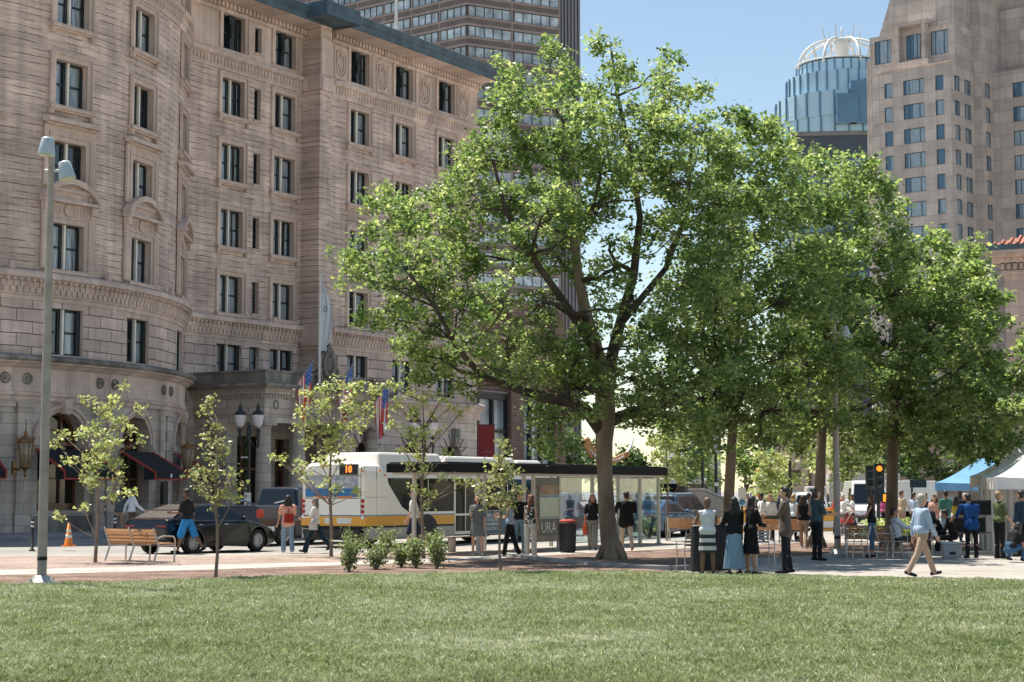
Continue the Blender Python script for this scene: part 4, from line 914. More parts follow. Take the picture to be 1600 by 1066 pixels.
def make_tree(name, label, base, trunk, lobes, rs_seed, per=16, dens=9.0, size=.17, r0=.3, leaf=None, bark=None, barkd=None, group=None, spread=.2, twigs=.35, cat='tree', hollow=.5, sprd=1.0, lowlimbs=(), minlimb=.3):
    """trunk: [(x,y,z,r)...] offsets from base; lobes: [(x,y,z,rx,ry,rz)] offsets from base"""
    rs = np.random.RandomState(rs_seed); rr = random.Random(rs_seed); leaf = leaf or M_LEAF; bark = bark or M_BARK; barkd = barkd or M_BARKD
    t = empty(name, base, 0, label, cat, group)
    g = MB(); top = trunk[-1]; pts = [Vector(p[:3]) for p in trunk]
    # flare at the roots
    g.tube([(pts[0].x, pts[0].y, -.05)] + [tuple(p) for p in pts], [trunk[0][3] * 1.08] + [p[3] for p in trunk], 14)
    for k_ in range(5):
        an = k_ * 1.26 + rr.random(); r_ = trunk[0][3]
        if r_ > .15 and k_ % 2 == 0: g.tube([(pts[0].x + r_ * .5 * math.cos(an), pts[0].y + r_ * .5 * math.sin(an), .5), (pts[0].x + r_ * 1.3 * math.cos(an), pts[0].y + r_ * 1.3 * math.sin(an), .1), (pts[0].x + r_ * 1.4 * math.cos(an), pts[0].y + r_ * 1.4 * math.sin(an), -.06)], [r_ * .35, r_ * .25, r_ * .1], 7)
    nodes = [(p, w[3]) for p, w in zip(pts, trunk)][len(pts) // 2:]
    lim = MB()
    for path in lowlimbs:
        lp = [Vector(p[:3]) for p in path]; lim.tube([tuple(p) for p in lp], [p[3] for p in path], 9); nodes += [(p, q[3]) for p, q in zip(lp, path)][1:]
    Cs = []; order = sorted(lobes, key=lambda l: (Vector(l[:3]) - pts[-1]).length)
    for lb_ in order:
        c = Vector(lb_[:3]); rad = Vector(lb_[3:6])
        # nearest node that lies lower
        best = min(nodes, key=lambda q: (c - q[0]).length + max(0, q[0].z - c.z + .3) * 3 - q[1] * 1.0)
        p0, w0 = best; dv = c - p0; mid = p0 + dv * .5 + Vector((rr.uniform(-.15, .15), rr.uniform(-.15, .15), -.06)) * dv.length
        r1 = min(w0 * .7, .035 + .022 * dv.length + .02 * rad.length); pp = [p0, p0.lerp(mid, .5) + Vector((rr.uniform(-.06, .06), rr.uniform(-.06, .06), .02)) * dv.length, mid, mid.lerp(c, .55) + Vector((rr.uniform(-.08, .08), rr.uniform(-.08, .08), .03)) * dv.length, c]
        lim.tube([tuple(p) for p in pp], [r1, r1 * .85, r1 * .7, r1 * .55, r1 * .4], 6)
        nodes += [(pp[2], r1 * .7), (pp[4], r1 * .45)]
        vol = rad.x * rad.y * rad.z; K = max(5, int(dens * vol ** (2 / 3) * 2.0))
        d = rs.normal(0, 1, (K, 3)); d /= np.linalg.norm(d, axis=1)[:, None]; q = rs.uniform(hollow ** 3, 1, K) ** (1 / 3)
        q *= 1 + .22 * np.sin(d[:, 0] * 5 + rs_seed) * np.cos(d[:, 2] * 4 + d[:, 1] * 5)
        P = np.array(c)[None] + d * q[:, None] * np.array(rad)[None]
        # short sprays: each twig end carries a few leaf clusters
        SPR = 4; Cs.append((np.repeat(P[:max(3, K // SPR)], SPR, 0) + rs.normal(0, 1, (max(3, K // SPR) * SPR, 3)) * np.array([.2, .2, .13]) * sprd))
        for j in range(K):
            if rr.random() < twigs:
                e_ = Vector(P[j]); m_ = c.lerp(e_, .5) + Vector((0, 0, -.05)) * rad.x
                lim.tube([tuple(c.lerp(mid, .15)), tuple(m_), tuple(e_)], [r1 * .35, max(.008, r1 * .2), .006], 3, cap=False)
    g.build('trunk', bark, t); lim.build('limb', barkd, t)
    C = np.concatenate(Cs); V, F_, n_ = leaves_np(C, rs, per, spread, size)
    tint = np.clip(.42 + rs.normal(0, .2, n_) + np.repeat(rs.normal(0, .14, len(C)), per), 0, 1)
    npmesh('crown', V, F_, leaf, t, attr=np.repeat(tint, 2))
    return t
def lobes_px(base, D, L, dmul=1.0, seed=1, depth=None):
    """lobe list given as (px,py,r_px) at tree distance D, spread in depth"""
    rr = random.Random(seed); out = []; k = D / F
    for q in L:
        px, py, r_ = q[:3]; dd = q[3] if len(q) > 3 else rr.uniform(-1, 1) * (depth or 3.0)
        for dd in ((dd, -dd * .8 + rr.uniform(-1, 1)) if len(q) < 4 else (dd,)):
            p = at(px, py, D + dd) - base; r2 = r_ * k * .97; out.append((p.x, p.y, p.z, r2, r2 * 1.1, r2 * .85))
            if r_ < 27: break
    return out
# --- the big plane tree ---
B1 = gp(956, 877); D1 = B1.y
def T1(px, py, dy=0): p = at(px, py, D1 + dy) - B1; return (p.x, p.y, p.z)
trunk1 = [T1(956, 877) + (.30,), T1(953, 850) + (.24,), T1(948, 800) + (.22,), T1(945, 740) + (.20,), T1(944, 690) + (.225,), T1(946, 655) + (.27,), T1(945, 610) + (.26,), T1(935, 560) + (.2,), T1(918, 500) + (.16,), T1(905, 440) + (.13,), T1(895, 370) + (.1,), T1(890, 280, .4) + (.07,), T1(880, 190, .5) + (.05,)]
low1 = [[T1(940, 672) + (.2,), T1(915, 640, -.3) + (.16,), T1(888, 628, -.6) + (.14,), T1(850, 622, -.9) + (.13,), T1(800, 605, -1.2) + (.11,), T1(755, 590, -1.4) + (.09,), T1(715, 545, -1.5) + (.07,), T1(680, 480, -1.6) + (.05,), T1(640, 430, -1.6) + (.035,)],
        [T1(950, 660) + (.18,), T1(985, 645, .4) + (.14,), T1(1030, 632, .8) + (.12,), T1(1075, 610, 1.0) + (.1,), T1(1120, 570, 1.2) + (.07,)],
        [T1(945, 600) + (.18,), T1(965, 520, .8) + (.15,), T1(990, 430, 1.0) + (.12,), T1(1000, 340, 1.0) + (.09,), T1(985, 240, 1.0) + (.07,), T1(965, 150, .8) + (.05,), T1(955, 80, .8) + (.03,)],
        [T1(925, 540) + (.13,), T1(880, 470, -.8) + (.1,), T1(830, 400, -1.2) + (.08,), T1(790, 330, -1.5) + (.06,), T1(770, 250, -1.5) + (.04,)],
        [T1(975, 500, .6) + (.1,), T1(1040, 420, 1.2) + (.08,), T1(1075, 330, 1.4) + (.06,), T1(1080, 220, 1.4) + (.04,)]]
L1 = [(952, 74, 24), (960, 110, 34), (925, 430, 26), (935, 480, 26), (920, 525, 28), (900, 360, 30), (955, 380, 26), (970, 480, 26), (935, 140, 34), (1035, 112, 26), (1045, 150, 40), (1090, 150, 24), (872, 82, 20), (872, 120, 30), (858, 160, 38), (802, 108, 17), (800, 140, 28), (790, 180, 38), (905, 180, 45), (965, 190, 50), (1025, 200, 48), (1085, 205, 44), (1118, 240, 40), (745, 215, 24), (760, 250, 42), (820, 230, 48), (880, 245, 52), (940, 260, 55), (1005, 265, 58), (1070, 280, 58), (1125, 310, 50), (718, 275, 28), (735, 320, 44), (800, 310, 52), (860, 325, 50), (930, 335, 48), (1060, 360, 60), (1120, 390, 58),
      (598, 300, 20), (605, 330, 30), (582, 352, 18), (640, 345, 34), (672, 312, 20), (690, 360, 42), (560, 392, 22), (600, 392, 34), (650, 400, 40), (545, 425, 26), (582, 440, 36), (630, 450, 40), (685, 430, 42), (745, 400, 44), (805, 390, 44), (870, 400, 40), (575, 485, 24), (622, 500, 34), (672, 505, 40), (725, 480, 40), (785, 465, 40), (845, 470, 36), (960, 420, 34), (640, 545, 28), (685, 560, 38), (735, 545, 40), (790, 540, 40), (845, 545, 42), (900, 560, 40), (660, 590, 20), (712, 595, 26), (765, 595, 26), (820, 590, 34), (875, 600, 40), (930, 600, 40), (985, 590, 44), (1040, 600, 46), (1095, 560, 52), (1050, 520, 50), (1000, 530, 36), (1060, 450, 56), (1120, 470, 56), (1100, 620, 46), (1040, 650, 34), (990, 640, 30), (1080, 670, 30), (905, 640, 26), (860, 655, 28), (840, 690, 18), (882, 690, 22), (850, 640, 20)]
make_tree('plane_tree', 'tallest broad plane tree with a thick mottled trunk in front of the bus shelter', B1, trunk1, lobes_px(B1, D1, L1, seed=3, depth=3.2), 11, per=23, dens=24, size=.11, lowlimbs=low1, spread=.12, group='plane trees in the mulch bed')
def row_tree(bx, by, px_top, L, seed, label, r0=.2, depth=3.0, per=21, dens=21, size=.128, leaf=None, topz=6.0, name='plane_tree', spread=.14):
    B = gp(bx, by); D = B.y; p = lambda px, py, dy=0: tuple(at(px, py, D + dy) - B)
    tr_ = [(0, 0, 0, r0 * 1.35)] + [p(bx + (px_top - bx) * (by - y) / 300, y) + (r0 * w,) for y, w in ((by - 40, 1.1), (by - 90, 1.0), (by - 150, .95), (by - 210, .85), (by - 280, .65), (by - 360, .45), (by - 440, .3))]
    return make_tree(name, label, B, tr_, lobes_px(B, D, L, seed=seed, depth=depth), seed, per=per, dens=dens, size=size, group='plane trees in the mulch bed', leaf=leaf, spread=spread)
L2 = [(1150, 175, 22), (1155, 215, 34), (1192, 192, 20), (1200, 225, 36), (1240, 225, 24), (1240, 265, 40), (1180, 280, 52), (1130, 270, 40), (1230, 320, 50), (1160, 350, 62), (1220, 390, 60), (1100, 420, 50), (1150, 450, 64), (1220, 470, 60), (1100, 520, 52), (1160, 540, 64), (1220, 560, 60), (1110, 610, 50), (1160, 620, 56), (1210, 640, 48), (1090, 665, 36), (1130, 680, 34), (1180, 690, 32), (1060, 640, 34), (1040, 600, 34)]
row_tree(1134, 869, 1150, L2, 21, 'plane tree with a straight trunk behind the group at the black tables', r0=.15)
L3 = [(1290, 245, 24), (1300, 275, 40), (1340, 262, 26), (1350, 300, 40), (1382, 300, 22), (1385, 335, 30), (1260, 320, 44), (1310, 350, 56), (1370, 380, 50), (1400, 405, 34), (1270, 410, 56), (1330, 440, 60), (1400, 460, 54), (1260, 490, 56), (1320, 520, 60), (1390, 540, 58), (1260, 570, 52), (1320, 600, 56), (1390, 620, 50), (1270, 650, 42), (1330, 670, 40), (1230, 620, 46), (1370, 680, 34), (1230, 680, 28), (1305, 440, 26, -6.6), (1312, 490, 28, -6.8), (1300, 540, 28, -7), (1312, 590, 28, -6.8), (1306, 635, 20, -6.6), (1330, 560, 30, -6.5), (1285, 600, 26, -6.5), (1330, 470, 26, -6.5), (1310, 405, 22, -6.6)]
row_tree(1276, 858, 1290, L3, 31, 'plane tree with a forked trunk behind the bearded man with a tablet', r0=.16, depth=3.4)
L4 = [(1428, 385, 24), (1455, 400, 36), (1495, 395, 26), (1520, 395, 18), (1500, 430, 36), (1440, 450, 48), (1500, 470, 46), (1540, 470, 28), (1455, 510, 54), (1520, 520, 46), (1558, 525, 26), (1430, 560, 52), (1490, 580, 54), (1550, 575, 42), (1590, 590, 32), (1420, 620, 50), (1480, 640, 50), (1540, 635, 46), (1590, 650, 36), (1450, 690, 40), (1510, 690, 42), (1570, 690, 34), (1400, 680, 40)]
row_tree(1392, 856, 1398, L4, 41, 'plane tree with a dark trunk beside the seated man in a white shirt', r0=.19, depth=4.0, size=.15)
L5 = [(1600, 560, 30), (1630, 520, 44), (1680, 500, 60), (1640, 590, 50), (1610, 640, 44), (1680, 620, 60), (1640, 690, 40), (1740, 560, 70)]
row_tree(1660, 862, 1650, L5, 51, 'plane tree rising behind the white market tents', r0=.18, dens=10)
# --- background trees ---
def bg_tree(px, ptop, D, w, seed, label, leaf=None, dens=11, pbot=None, size=.26, cat='tree', name='street_tree', per=11):
    B = at(px, 766, D); B.z = 0; zt = at(px, ptop, D).z; zb = at(px, pbot, D).z if pbot else zt * .3; wr = w / F * D / 2; rr = random.Random(seed); L = []
    for k_ in range(12):
        a = rr.uniform(0, 6.28); h_ = rr.uniform(0, 1); q = wr * (.35 + .5 * math.sin(math.pi * min(1, h_ * .8 + .18))); z = zb + (zt - zb) * (.12 + .76 * h_); rad = (zt - zb) * .2
        L.append((q * math.cos(a) * rr.uniform(.4, 1), q * math.sin(a) * rr.uniform(.4, 1), z, max(rad, wr * .38), max(rad, wr * .38), rad))
    L.append((0, 0, zt - (zt - zb) * .15, wr * .3, wr * .3, (zt - zb) * .15))
    return make_tree(name, label, B, [(0, 0, 0, .16), (0, 0, zb * .5, .13), (0, 0, zb, .11), (0, 0, (zb + zt) / 2, .07)], L, seed, per=per, dens=dens, size=size, leaf=leaf or M_LEAF2, bark=M_BARKD, group='street trees beyond the road', spread=.3, twigs=.1)
bg_tree(885, 672, 150, 75, 61, 'dark rounded street tree behind the front end of the bus')
bg_tree(925, 690, 170, 70, 62, 'dark street tree behind the orange and white sculpture')
bg_tree(985, 705, 120, 60, 63, 'street tree behind the right half of the bus shelter')
bg_tree(1062, 640, 100, 110, 64, 'loose pale green street tree above the parked blue cars', M_LEAF, size=.24, dens=9)
bg_tree(1098, 700, 160, 60, 65, 'small street tree behind the traffic light poles', M_LEAF)
bg_tree(1165, 670, 110, 100, 66, 'pale green street tree left of the orange banner', M_LEAF, size=.24, dens=9)
bg_tree(1235, 655, 105, 100, 67, 'pale green street tree right of the orange banner', M_LEAFY, size=.22, dens=8)
bg_tree(1325, 660, 100, 90, 68, 'pale green street tree above the walking crowd', M_LEAFY, size=.24, dens=9)
bg_tree(1430, 640, 120, 110, 69, 'dark green tree behind the black street sign')
bg_tree(1500, 630, 118, 120, 70, 'dark green tree behind the blue canopy tent')
bg_tree(1570, 650, 125, 110, 71, 'dark green tree behind the white tents by the library')
bg_tree(1380, 650, 130, 90, 72, 'dark green tree behind the lit traffic signal')
# --- saplings ---
def sapling(bx, by, top, leafm, seed, label, L, lean=0, size=.085, per=11, dens=11, r0=.05, spread=.085, twigpx=(), group='young trees planted along the walk'):
    B = gp(bx, by); D = B.y; k = D / F; rr = random.Random(seed); rs = np.random.RandomState(seed)
    t = empty('sapling', B, 0, label, 'tree', group); g = MB(); H = at(bx, top, D).z
    tp = [Vector((lean * h_ * h_ + .03 * math.sin(h_ * 9 + seed), .02 * math.cos(h_ * 7), H * h_)) for h_ in (0, .15, .3, .45, .6, .75, .9, 1)]
    g.tube([tuple(p) for p in tp], [r0, r0 * .85, r0 * .75, r0 * .65, r0 * .5, r0 * .35, r0 * .2, .006], 7)
    g.build('trunk', M_BARKG, t); lim = MB(); Cs = []
    for px, py, rp in L:
        dd = rr.uniform(-.6, .6); c = at(px, py, D + dd) - B; R_ = rp * k
        j = min(range(len(tp)), key=lambda i: abs(tp[i].z - (c.z - .55 * abs(c.x) - .25)) ); s0 = tp[max(1, j)]
        mid = s0.lerp(c, .55) + Vector((0, 0, -.04)); lim.tube([tuple(s0), tuple(mid), tuple(c)], [.018, .012, .007], 5, cap=False)
        K = max(3, int(dens * (R_ / .3) ** 2)); d = rs.normal(0, 1, (K, 3)); d /= np.linalg.norm(d, axis=1)[:, None]; P = np.array(c)[None] + d * rs.uniform(.3, 1, K)[:, None] * R_ * np.array([1, 1, .8]); Cs.append(P)
        for q in P[:K // 2 + 1]: lim.tube([tuple(mid), tuple(c.lerp(Vector(q), .5)), tuple(q)], [.007, .005, .003], 3, cap=False)
    lim.build('limb', M_BARKG, t); C = np.concatenate(Cs); V, F_, n_ = leaves_np(C, rs, per, spread, size, up=.4)
    npmesh('crown', V, F_, leafm, t, attr=np.repeat(np.clip(.5 + rs.normal(0, .22, n_), 0, 1), 2)); return t
sapling(150, 881, 622, M_LEAFY, 5, 'yellow-green young tree standing left of the slatted bench', [(180, 630, 13), (195, 605, 7), (160, 645, 20), (135, 625, 10), (185, 660, 16), (140, 670, 20), (168, 690, 20), (125, 680, 12), (100, 680, 9), (88, 692, 7), (205, 675, 10), (222, 642, 8), (215, 690, 9), (150, 720, 22), (178, 725, 18), (122, 715, 10), (150, 755, 20), (190, 745, 12), (130, 745, 8), (205, 770, 8), (170, 775, 14), (105, 720, 6), (130, 792, 7), (92, 806, 4), (150, 700, 18)], dens=11, size=.09)
sapling(337, 906, 640, M_LEAFO, 6, 'thin young olive-leaved tree in the mulch in front of the black car', [(330, 628, 9), (322, 642, 6), (335, 672, 14), (318, 680, 10), (345, 690, 12), (352, 702, 9), (325, 715, 12), (345, 722, 13), (310, 735, 11), (302, 742, 8), (338, 745, 15), (362, 742, 12), (370, 760, 10), (350, 770, 15), (325, 770, 13), (312, 760, 9), (365, 778, 8), (335, 790, 10)], size=.085, r0=.04)
sapling(516, 872, 600, M_LEAFY, 7, 'pale young tree in front of the back of the bus', [(480, 615, 14), (505, 605, 16), (535, 600, 16), (560, 605, 15), (585, 610, 14), (605, 600, 10), (480, 640, 16), (510, 635, 20), (545, 635, 20), (575, 640, 17), (470, 665, 11), (495, 665, 18), (525, 668, 20), (555, 665, 17), (480, 690, 12), (515, 695, 18), (545, 690, 14), (430, 714, 7), (440, 718, 7), (472, 722, 10), (500, 722, 14), (530, 725, 12), (475, 750, 8), (505, 755, 10), (530, 765, 9), (560, 768, 5), (470, 735, 8)], dens=10, size=.095, r0=.055)
sapling(660, 874, 600, M_LEAFY, 8, 'tall pale young tree in front of the white banner and the bus side', [(615, 605, 12), (640, 615, 14), (665, 625, 16), (690, 620, 12), (620, 635, 13), (645, 645, 16), (675, 650, 12), (705, 635, 9), (720, 645, 7), (612, 665, 9), (640, 675, 15), (665, 680, 16), (630, 700, 10), (655, 710, 16), (640, 730, 11), (665, 735, 12), (700, 705, 7), (650, 760, 11), (672, 770, 11), (715, 750, 8), (735, 752, 6), (690, 745, 6), (665, 790, 9), (685, 672, 8), (645, 695, 12)], dens=10, size=.09, r0=.06)
sapling(782, 897, 675, M_LEAFO, 9, 'small dark-leaved young tree by the kerb in front of the shelter', [(785, 690, 7), (788, 702, 5), (778, 715, 9), (790, 725, 14), (775, 735, 13), (800, 740, 12), (768, 752, 14), (790, 755, 18), (805, 765, 11), (760, 772, 13), (780, 775, 18), (800, 785, 12), (765, 790, 11), (785, 798, 10), (750, 760, 8)], size=.085, r0=.035, dens=13)
sapling(1043, 846, 650, M_LEAFY, 10, 'pale young tree beside the wooden bench behind the shelter', [(1030, 660, 16), (1050, 665, 18), (1020, 690, 12), (1045, 690, 18), (1065, 690, 14), (1030, 715, 14), (1055, 720, 16), (1040, 745, 13), (1065, 750, 11), (1030, 765, 9)], size=.13, dens=10, spread=.12)
sapling(1205, 846, 690, M_LEAFY, 12, 'pale young tree left of the man in the blazer, across the bed', [(1185, 745, 12), (1200, 730, 15), (1215, 745, 15), (1200, 760, 14), (1180, 765, 9), (1215, 715, 14), (1190, 710, 12), (1225, 765, 9), (1205, 780, 9)], size=.13, dens=10, spread=.12)
# --- shrubs ---
def shrub(bx, by, wpx, top, seed, label, leafm=M_LEAFS, size=.06):
    B = gp(bx, by); D = B.y; k = D / F; rs = np.random.RandomState(seed); rr = random.Random(seed); t = empty('shrub', B, 0, label, 'shrub', 'shrubs in the mulch strip'); H = at(bx, top, D).z; w = wpx * k / 2
    lim = MB(); C = []
    for i in range(11):
        a = rr.uniform(0, 6.28); q = w * rr.uniform(.3, 1); h_ = H * rr.uniform(.6, 1); tip = (q * math.cos(a), q * math.sin(a), h_); md = (tip[0] * .4, tip[1] * .4, h_ * .5); lim.tube([(0, 0, -.02), md, tip], [.012, .008, .003], 4, cap=False)
        for f_ in (.35, .5, .62, .74, .86, 1.0): C.append(((md[0] if f_ < .5 else md[0] + (tip[0] - md[0]) * (f_ * 2 - 1)), (md[1] if f_ < .5 else md[1] + (tip[1] - md[1]) * (f_ * 2 - 1)), h_ * f_))
    lim.build('stem', M_BARKG, t); V, F_, n_ = leaves_np(np.array(C), rs, 11, .07, size, up=.3)
    npmesh('foliage', V, F_, leafm, t, attr=np.repeat(np.clip(.5 + rs.normal(0, .22, n_), 0, 1), 2))
shrub(545, 897, 30, 838, 1, 'leggy shrub leftmost of the front row, nearest the pale young tree'); shrub(552, 876, 46, 822, 2, 'rounded dark shrub leftmost of the back row, before the bus tail lights'); shrub(588, 893, 40, 846, 3, 'wide low shrub second from the left in the front row')
shrub(603, 872, 42, 824, 4, 'rounded shrub in the back row beside the bus bumper'); shrub(627, 890, 34, 845, 5, 'upright shrub in the middle of the front row'); shrub(650, 891, 34, 842, 6, 'upright shrub right of the tree stem in the front row'); shrub(683, 892, 32, 836, 7, 'tall thin shrub rightmost of the front row'); shrub(678, 872, 36, 828, 8, 'dark shrub rightmost of the back row, by the bus wheel')
# ================================================================== vehicles
def paint(name, c, metal=.0, rough=.25): 
    m = pm(name, c, rough, .05, .5, metal=metal, spec=.4, coat=.45); return m
M_TYRE = pm('tyre rubber', (.018, .018, .018), .8, .2, 8); M_RIM = pm('alloy rim', (.5, .5, .52), .3, .1, 6, metal=.85); M_CGLASS = pm('tinted car glass', (.008, .012, .016), .03, .1, 1, spec=.5)
M_CHROME = pm('bright metal', (.62, .62, .62), .2, .05, 4, metal=1.0); M_HEAD = pm('headlamp lens', (.7, .72, .75), .08, .1, 4, spec=1); M_TAIL = pm('red lamp lens', (.45, .02, .015), .15, .1, 4); M_PLAST = pm('black plastic', (.02, .02, .022), .6, .2, 6)
M_WHITE = pm('white paint', (.72, .71, .68), .5, .06, 2); M_STEEL = pm('brushed steel', (.50, .49, .47), .38, .1, 5, metal=.5); M_GALV = pm('galvanised grey steel', (.37, .315, .295), .7, .2, 3, metal=.1)
M_ORANGE = pm('orange plastic', (.85, .25, .03), .5, .1, 3); M_BLUEC = pm('blue canopy cloth', (.14, .33, .56), .8, .1, 2, bump=.15); M_WHITEC = pm('white canopy cloth', (.74, .72, .70), .85, .08, 1.5, bump=.2)
CARS = dict(
 sedan=dict(L=4.72, W=1.85, wb=2.83, fo=.86, r=.34, body=[(-2.36, .42), (-2.40, .72), (-2.30, .98), (-2.05, 1.03), (-1.3, .98), (.6, .95), (1.05, .93), (1.75, .82), (2.2, .66), (2.34, .5), (2.34, .3)], cab=[(-2.1, .99), (-1.5, 1.23), (-.85, 1.40), (-.1, 1.44), (.4, 1.37), (1.2, .93)], win=[[(-1.35, .99), (-.95, 1.24), (-.32, 1.31), (-.36, .97)], [(-.26, .97), (-.22, 1.31), (.28, 1.25), (.82, .95)]], tr=.22),
 suv=dict(L=4.75, W=1.9, wb=2.8, fo=.92, r=.37, body=[(-2.35, .45), (-2.40, .8), (-2.34, 1.08), (-1.9, 1.1), (1.05, 1.04), (1.3, 1.05), (2.05, .94), (2.3, .75), (2.35, .45)], cab=[(-2.28, 1.08), (-2.05, 1.6), (-1.8, 1.7), (.1, 1.72), (.45, 1.63), (1.2, 1.03)], win=[[(-2.0, 1.12), (-1.85, 1.52), (-1.15, 1.58), (-1.15, 1.1)], [(-1.07, 1.1), (-1.07, 1.58), (-.3, 1.6), (-.3, 1.09)], [(-.22, 1.09), (-.22, 1.6), (.36, 1.55), (.92, 1.07)]], tr=.2),
 pickup=dict(L=5.8, W=2.0, wb=3.6, fo=1.0, r=.4, body=[(-2.9, .5), (-2.92, 1.32), (-.95, 1.32), (-.9, 1.25), (1.3, 1.22), (1.4, 1.25), (2.6, 1.15), (2.85, 1.0), (2.9, .5)], cab=[(-.95, 1.25), (-.85, 1.88), (-.6, 1.93), (.6, 1.93), (.85, 1.85), (1.5, 1.22)], win=[[(-.82, 1.28), (-.76, 1.78), (-.1, 1.8), (-.1, 1.26)], [(-.02, 1.26), (-.02, 1.8), (.7, 1.76), (1.15, 1.25)]], tr=.16),
 van=dict(L=5.5, W=2.0, wb=3.5, fo=.9, r=.36, body=[(-2.75, .4), (-2.78, 1.2), (1.6, 1.2), (2.5, 1.02), (2.72, .8), (2.75, .4)], cab=[(-2.76, 1.2), (-2.7, 2.2), (-2.5, 2.3), (1.0, 2.3), (1.3, 2.2), (2.1, 1.1)], win=[[(.3, 1.25), (.3, 1.95), (1.15, 1.95), (1.6, 1.25)]], tr=.16))
def vehicle(kind, name, label, loc, rz, col, rim=None, group=None, cat='car', detail=True):
    K = CARS[kind]; W = K['W']; h = W / 2; r = K['r']; xf = K['L'] / 2 - K['fo']; xr = xf - K['wb']
    t = empty(name, loc, rz, label, cat, group)
    bot = []
    for cx in (xf, xr):
        ra = r + .07; bot.append([(cx + ra * math.cos(a), r * .98 + ra * math.sin(a)) for a in [R(x) for x in range(-22, 203, 15)]])
    zb = .24; P = list(K['body']); P = [(P[0][0] + .03, zb)] + P + [(P[-1][0] - .03, zb)]
    loop = P + bot[0] + bot[1]
    g = MB(); nP = len(loop)
    def yy(x, z, base):
        e_ = max(0, abs(x) - K['L'] / 2 + .75) / .75; top = P[0]
        return base * (1 - .13 * e_ * e_ - .035 * max(0, (z - .75)) / .4)
    lay = [-h, -h * .86, h * .86, h]; vs = []
    for L_, y in enumerate(lay):
        for i, (x, z) in enumerate(loop):
            zz = z + (.035 if L_ in (1, 2) and i < len(P) and z > .7 else 0); vs.append((x, yy(x, z, y), zz))
    fs = [tuple(range(nP)), tuple(range(3 * nP, 4 * nP))[::-1]]
    for L_ in range(3):
        for i in range(nP): j = (i + 1) % nP; fs.append((L_ * nP + j, L_ * nP + i, (L_ + 1) * nP + i, (L_ + 1) * nP + j))
    g.add(vs, fs); body = g.build('body', col, t, bevel=.035)
    for p_ in body.data.polygons: p_.use_smooth = False
    # cabin
    C = K['cab']; tr = K['tr']; z0 = C[0][1]; zt = max(z for _, z in C); g = MB(); vs = []; m = len(C)
    hy = lambda z: (h - .06) - tr * max(0, (z - z0)) / (zt - z0)
    lay = (-1, -.8, .8, 1)
    for s_ in lay: vs += [(x, s_ * hy(z), z + (.03 if abs(s_) < 1 and z > z0 + .1 else 0)) for x, z in C]
    fs = [tuple(range(m)), tuple(range(3 * m, 4 * m))[::-1]]
    for L_ in range(3):
        for i in range(m - 1): fs.append((L_ * m + i + 1, L_ * m + i, (L_ + 1) * m + i, (L_ + 1) * m + i + 1))
    g.add(vs, fs); cab = g.build('cabin', col, t, bevel=.03)
    for s_ in (-1, 1):
        for w in K['win']:
            q = MB(); vs = [(x, s_ * (hy(z) + .008), z) for x, z in w]; q.add(vs, [(0, 1, 2, 3) if s_ > 0 else (3, 2, 1, 0)]); q.build('window', M_CGLASS, t)
    def strip(a, b, ins, nm):
        (x0, z0_), (x1, z1_) = a, b; dx, dz = x1 - x0, z1_ - z0_; l_ = math.hypot(dx, dz); nx, nz = -dz / l_, dx / l_
        if nz < 0: nx, nz = -nx, -nz
        q = MB(); A = (x0 + dx * .06 + nx * .045, z0_ + dz * .06 + nz * .045); B_ = (x0 + dx * .94 + nx * .045, z0_ + dz * .94 + nz * .045); ya, yb = hy(A[1]) - ins, hy(B_[1]) - ins
        q.add([(A[0], -ya, A[1]), (A[0], ya, A[1]), (B_[0], yb, B_[1]), (B_[0], -yb, B_[1])], [(0, 1, 2, 3)]); q.build(nm, M_CGLASS, t)
    if kind == 'sedan':
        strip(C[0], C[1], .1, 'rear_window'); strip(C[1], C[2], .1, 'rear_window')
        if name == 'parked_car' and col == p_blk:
            for w_ in [o for o in COL.objects if o.parent == t and o.name.startswith('rear_window')]: w_.data.materials[0] = pm('rear glass with painted reflection', (.085, .075, .068), .25, .2, 2, spec=.8)  # lighter tan base colour paints a reflection into the rear glass
    else: strip(C[0], C[1], .1, 'rear_window')
    strip(C[-1], C[-2], .1, 'windscreen')
    for cx in (xf, xr):
        for s_ in (-1, 1):
            T_ = lambda x, y, z, cx=cx, s_=s_: (cx + x, s_ * (h - .13) + z * s_, r + y)
            q = MB(T_); pr = [(r * .62, -.1), (r * .93, -.11), (r, -.07), (r, .07), (r * .93, .11), (r * .62, .1), (r * .62, -.1)]; q.lathe(pr, 22); w_ = q.build('wheel', M_TYRE, t)
            if detail:
                q = MB(T_); q.lathe([(r * .6, -.09), (r * .64, .08), (r * .6, .1), (r * .56, .06), (r * .54, -.04), (.01, -.04)], 22)
                for i in range(10): a = 2 * math.pi * i / 10; q.add([(r * .1 * math.cos(a + .5), r * .1 * math.sin(a + .5), .07), (r * .1 * math.cos(a - .5), r * .1 * math.sin(a - .5), .07), (r * .6 * math.cos(a - .07), r * .6 * math.sin(a - .07), .075), (r * .6 * math.cos(a + .07), r * .6 * math.sin(a + .07), .075)], [(0, 1, 2, 3)])
                q.lathe([(r * .14, -.03), (r * .14, .08), (.01, .085)], 12); q.build('rim', rim or M_RIM, w_)
    xb, xe = -K['L'] / 2, K['L'] / 2; zl = K['body'][2][1] if kind != 'pickup' else 1.15
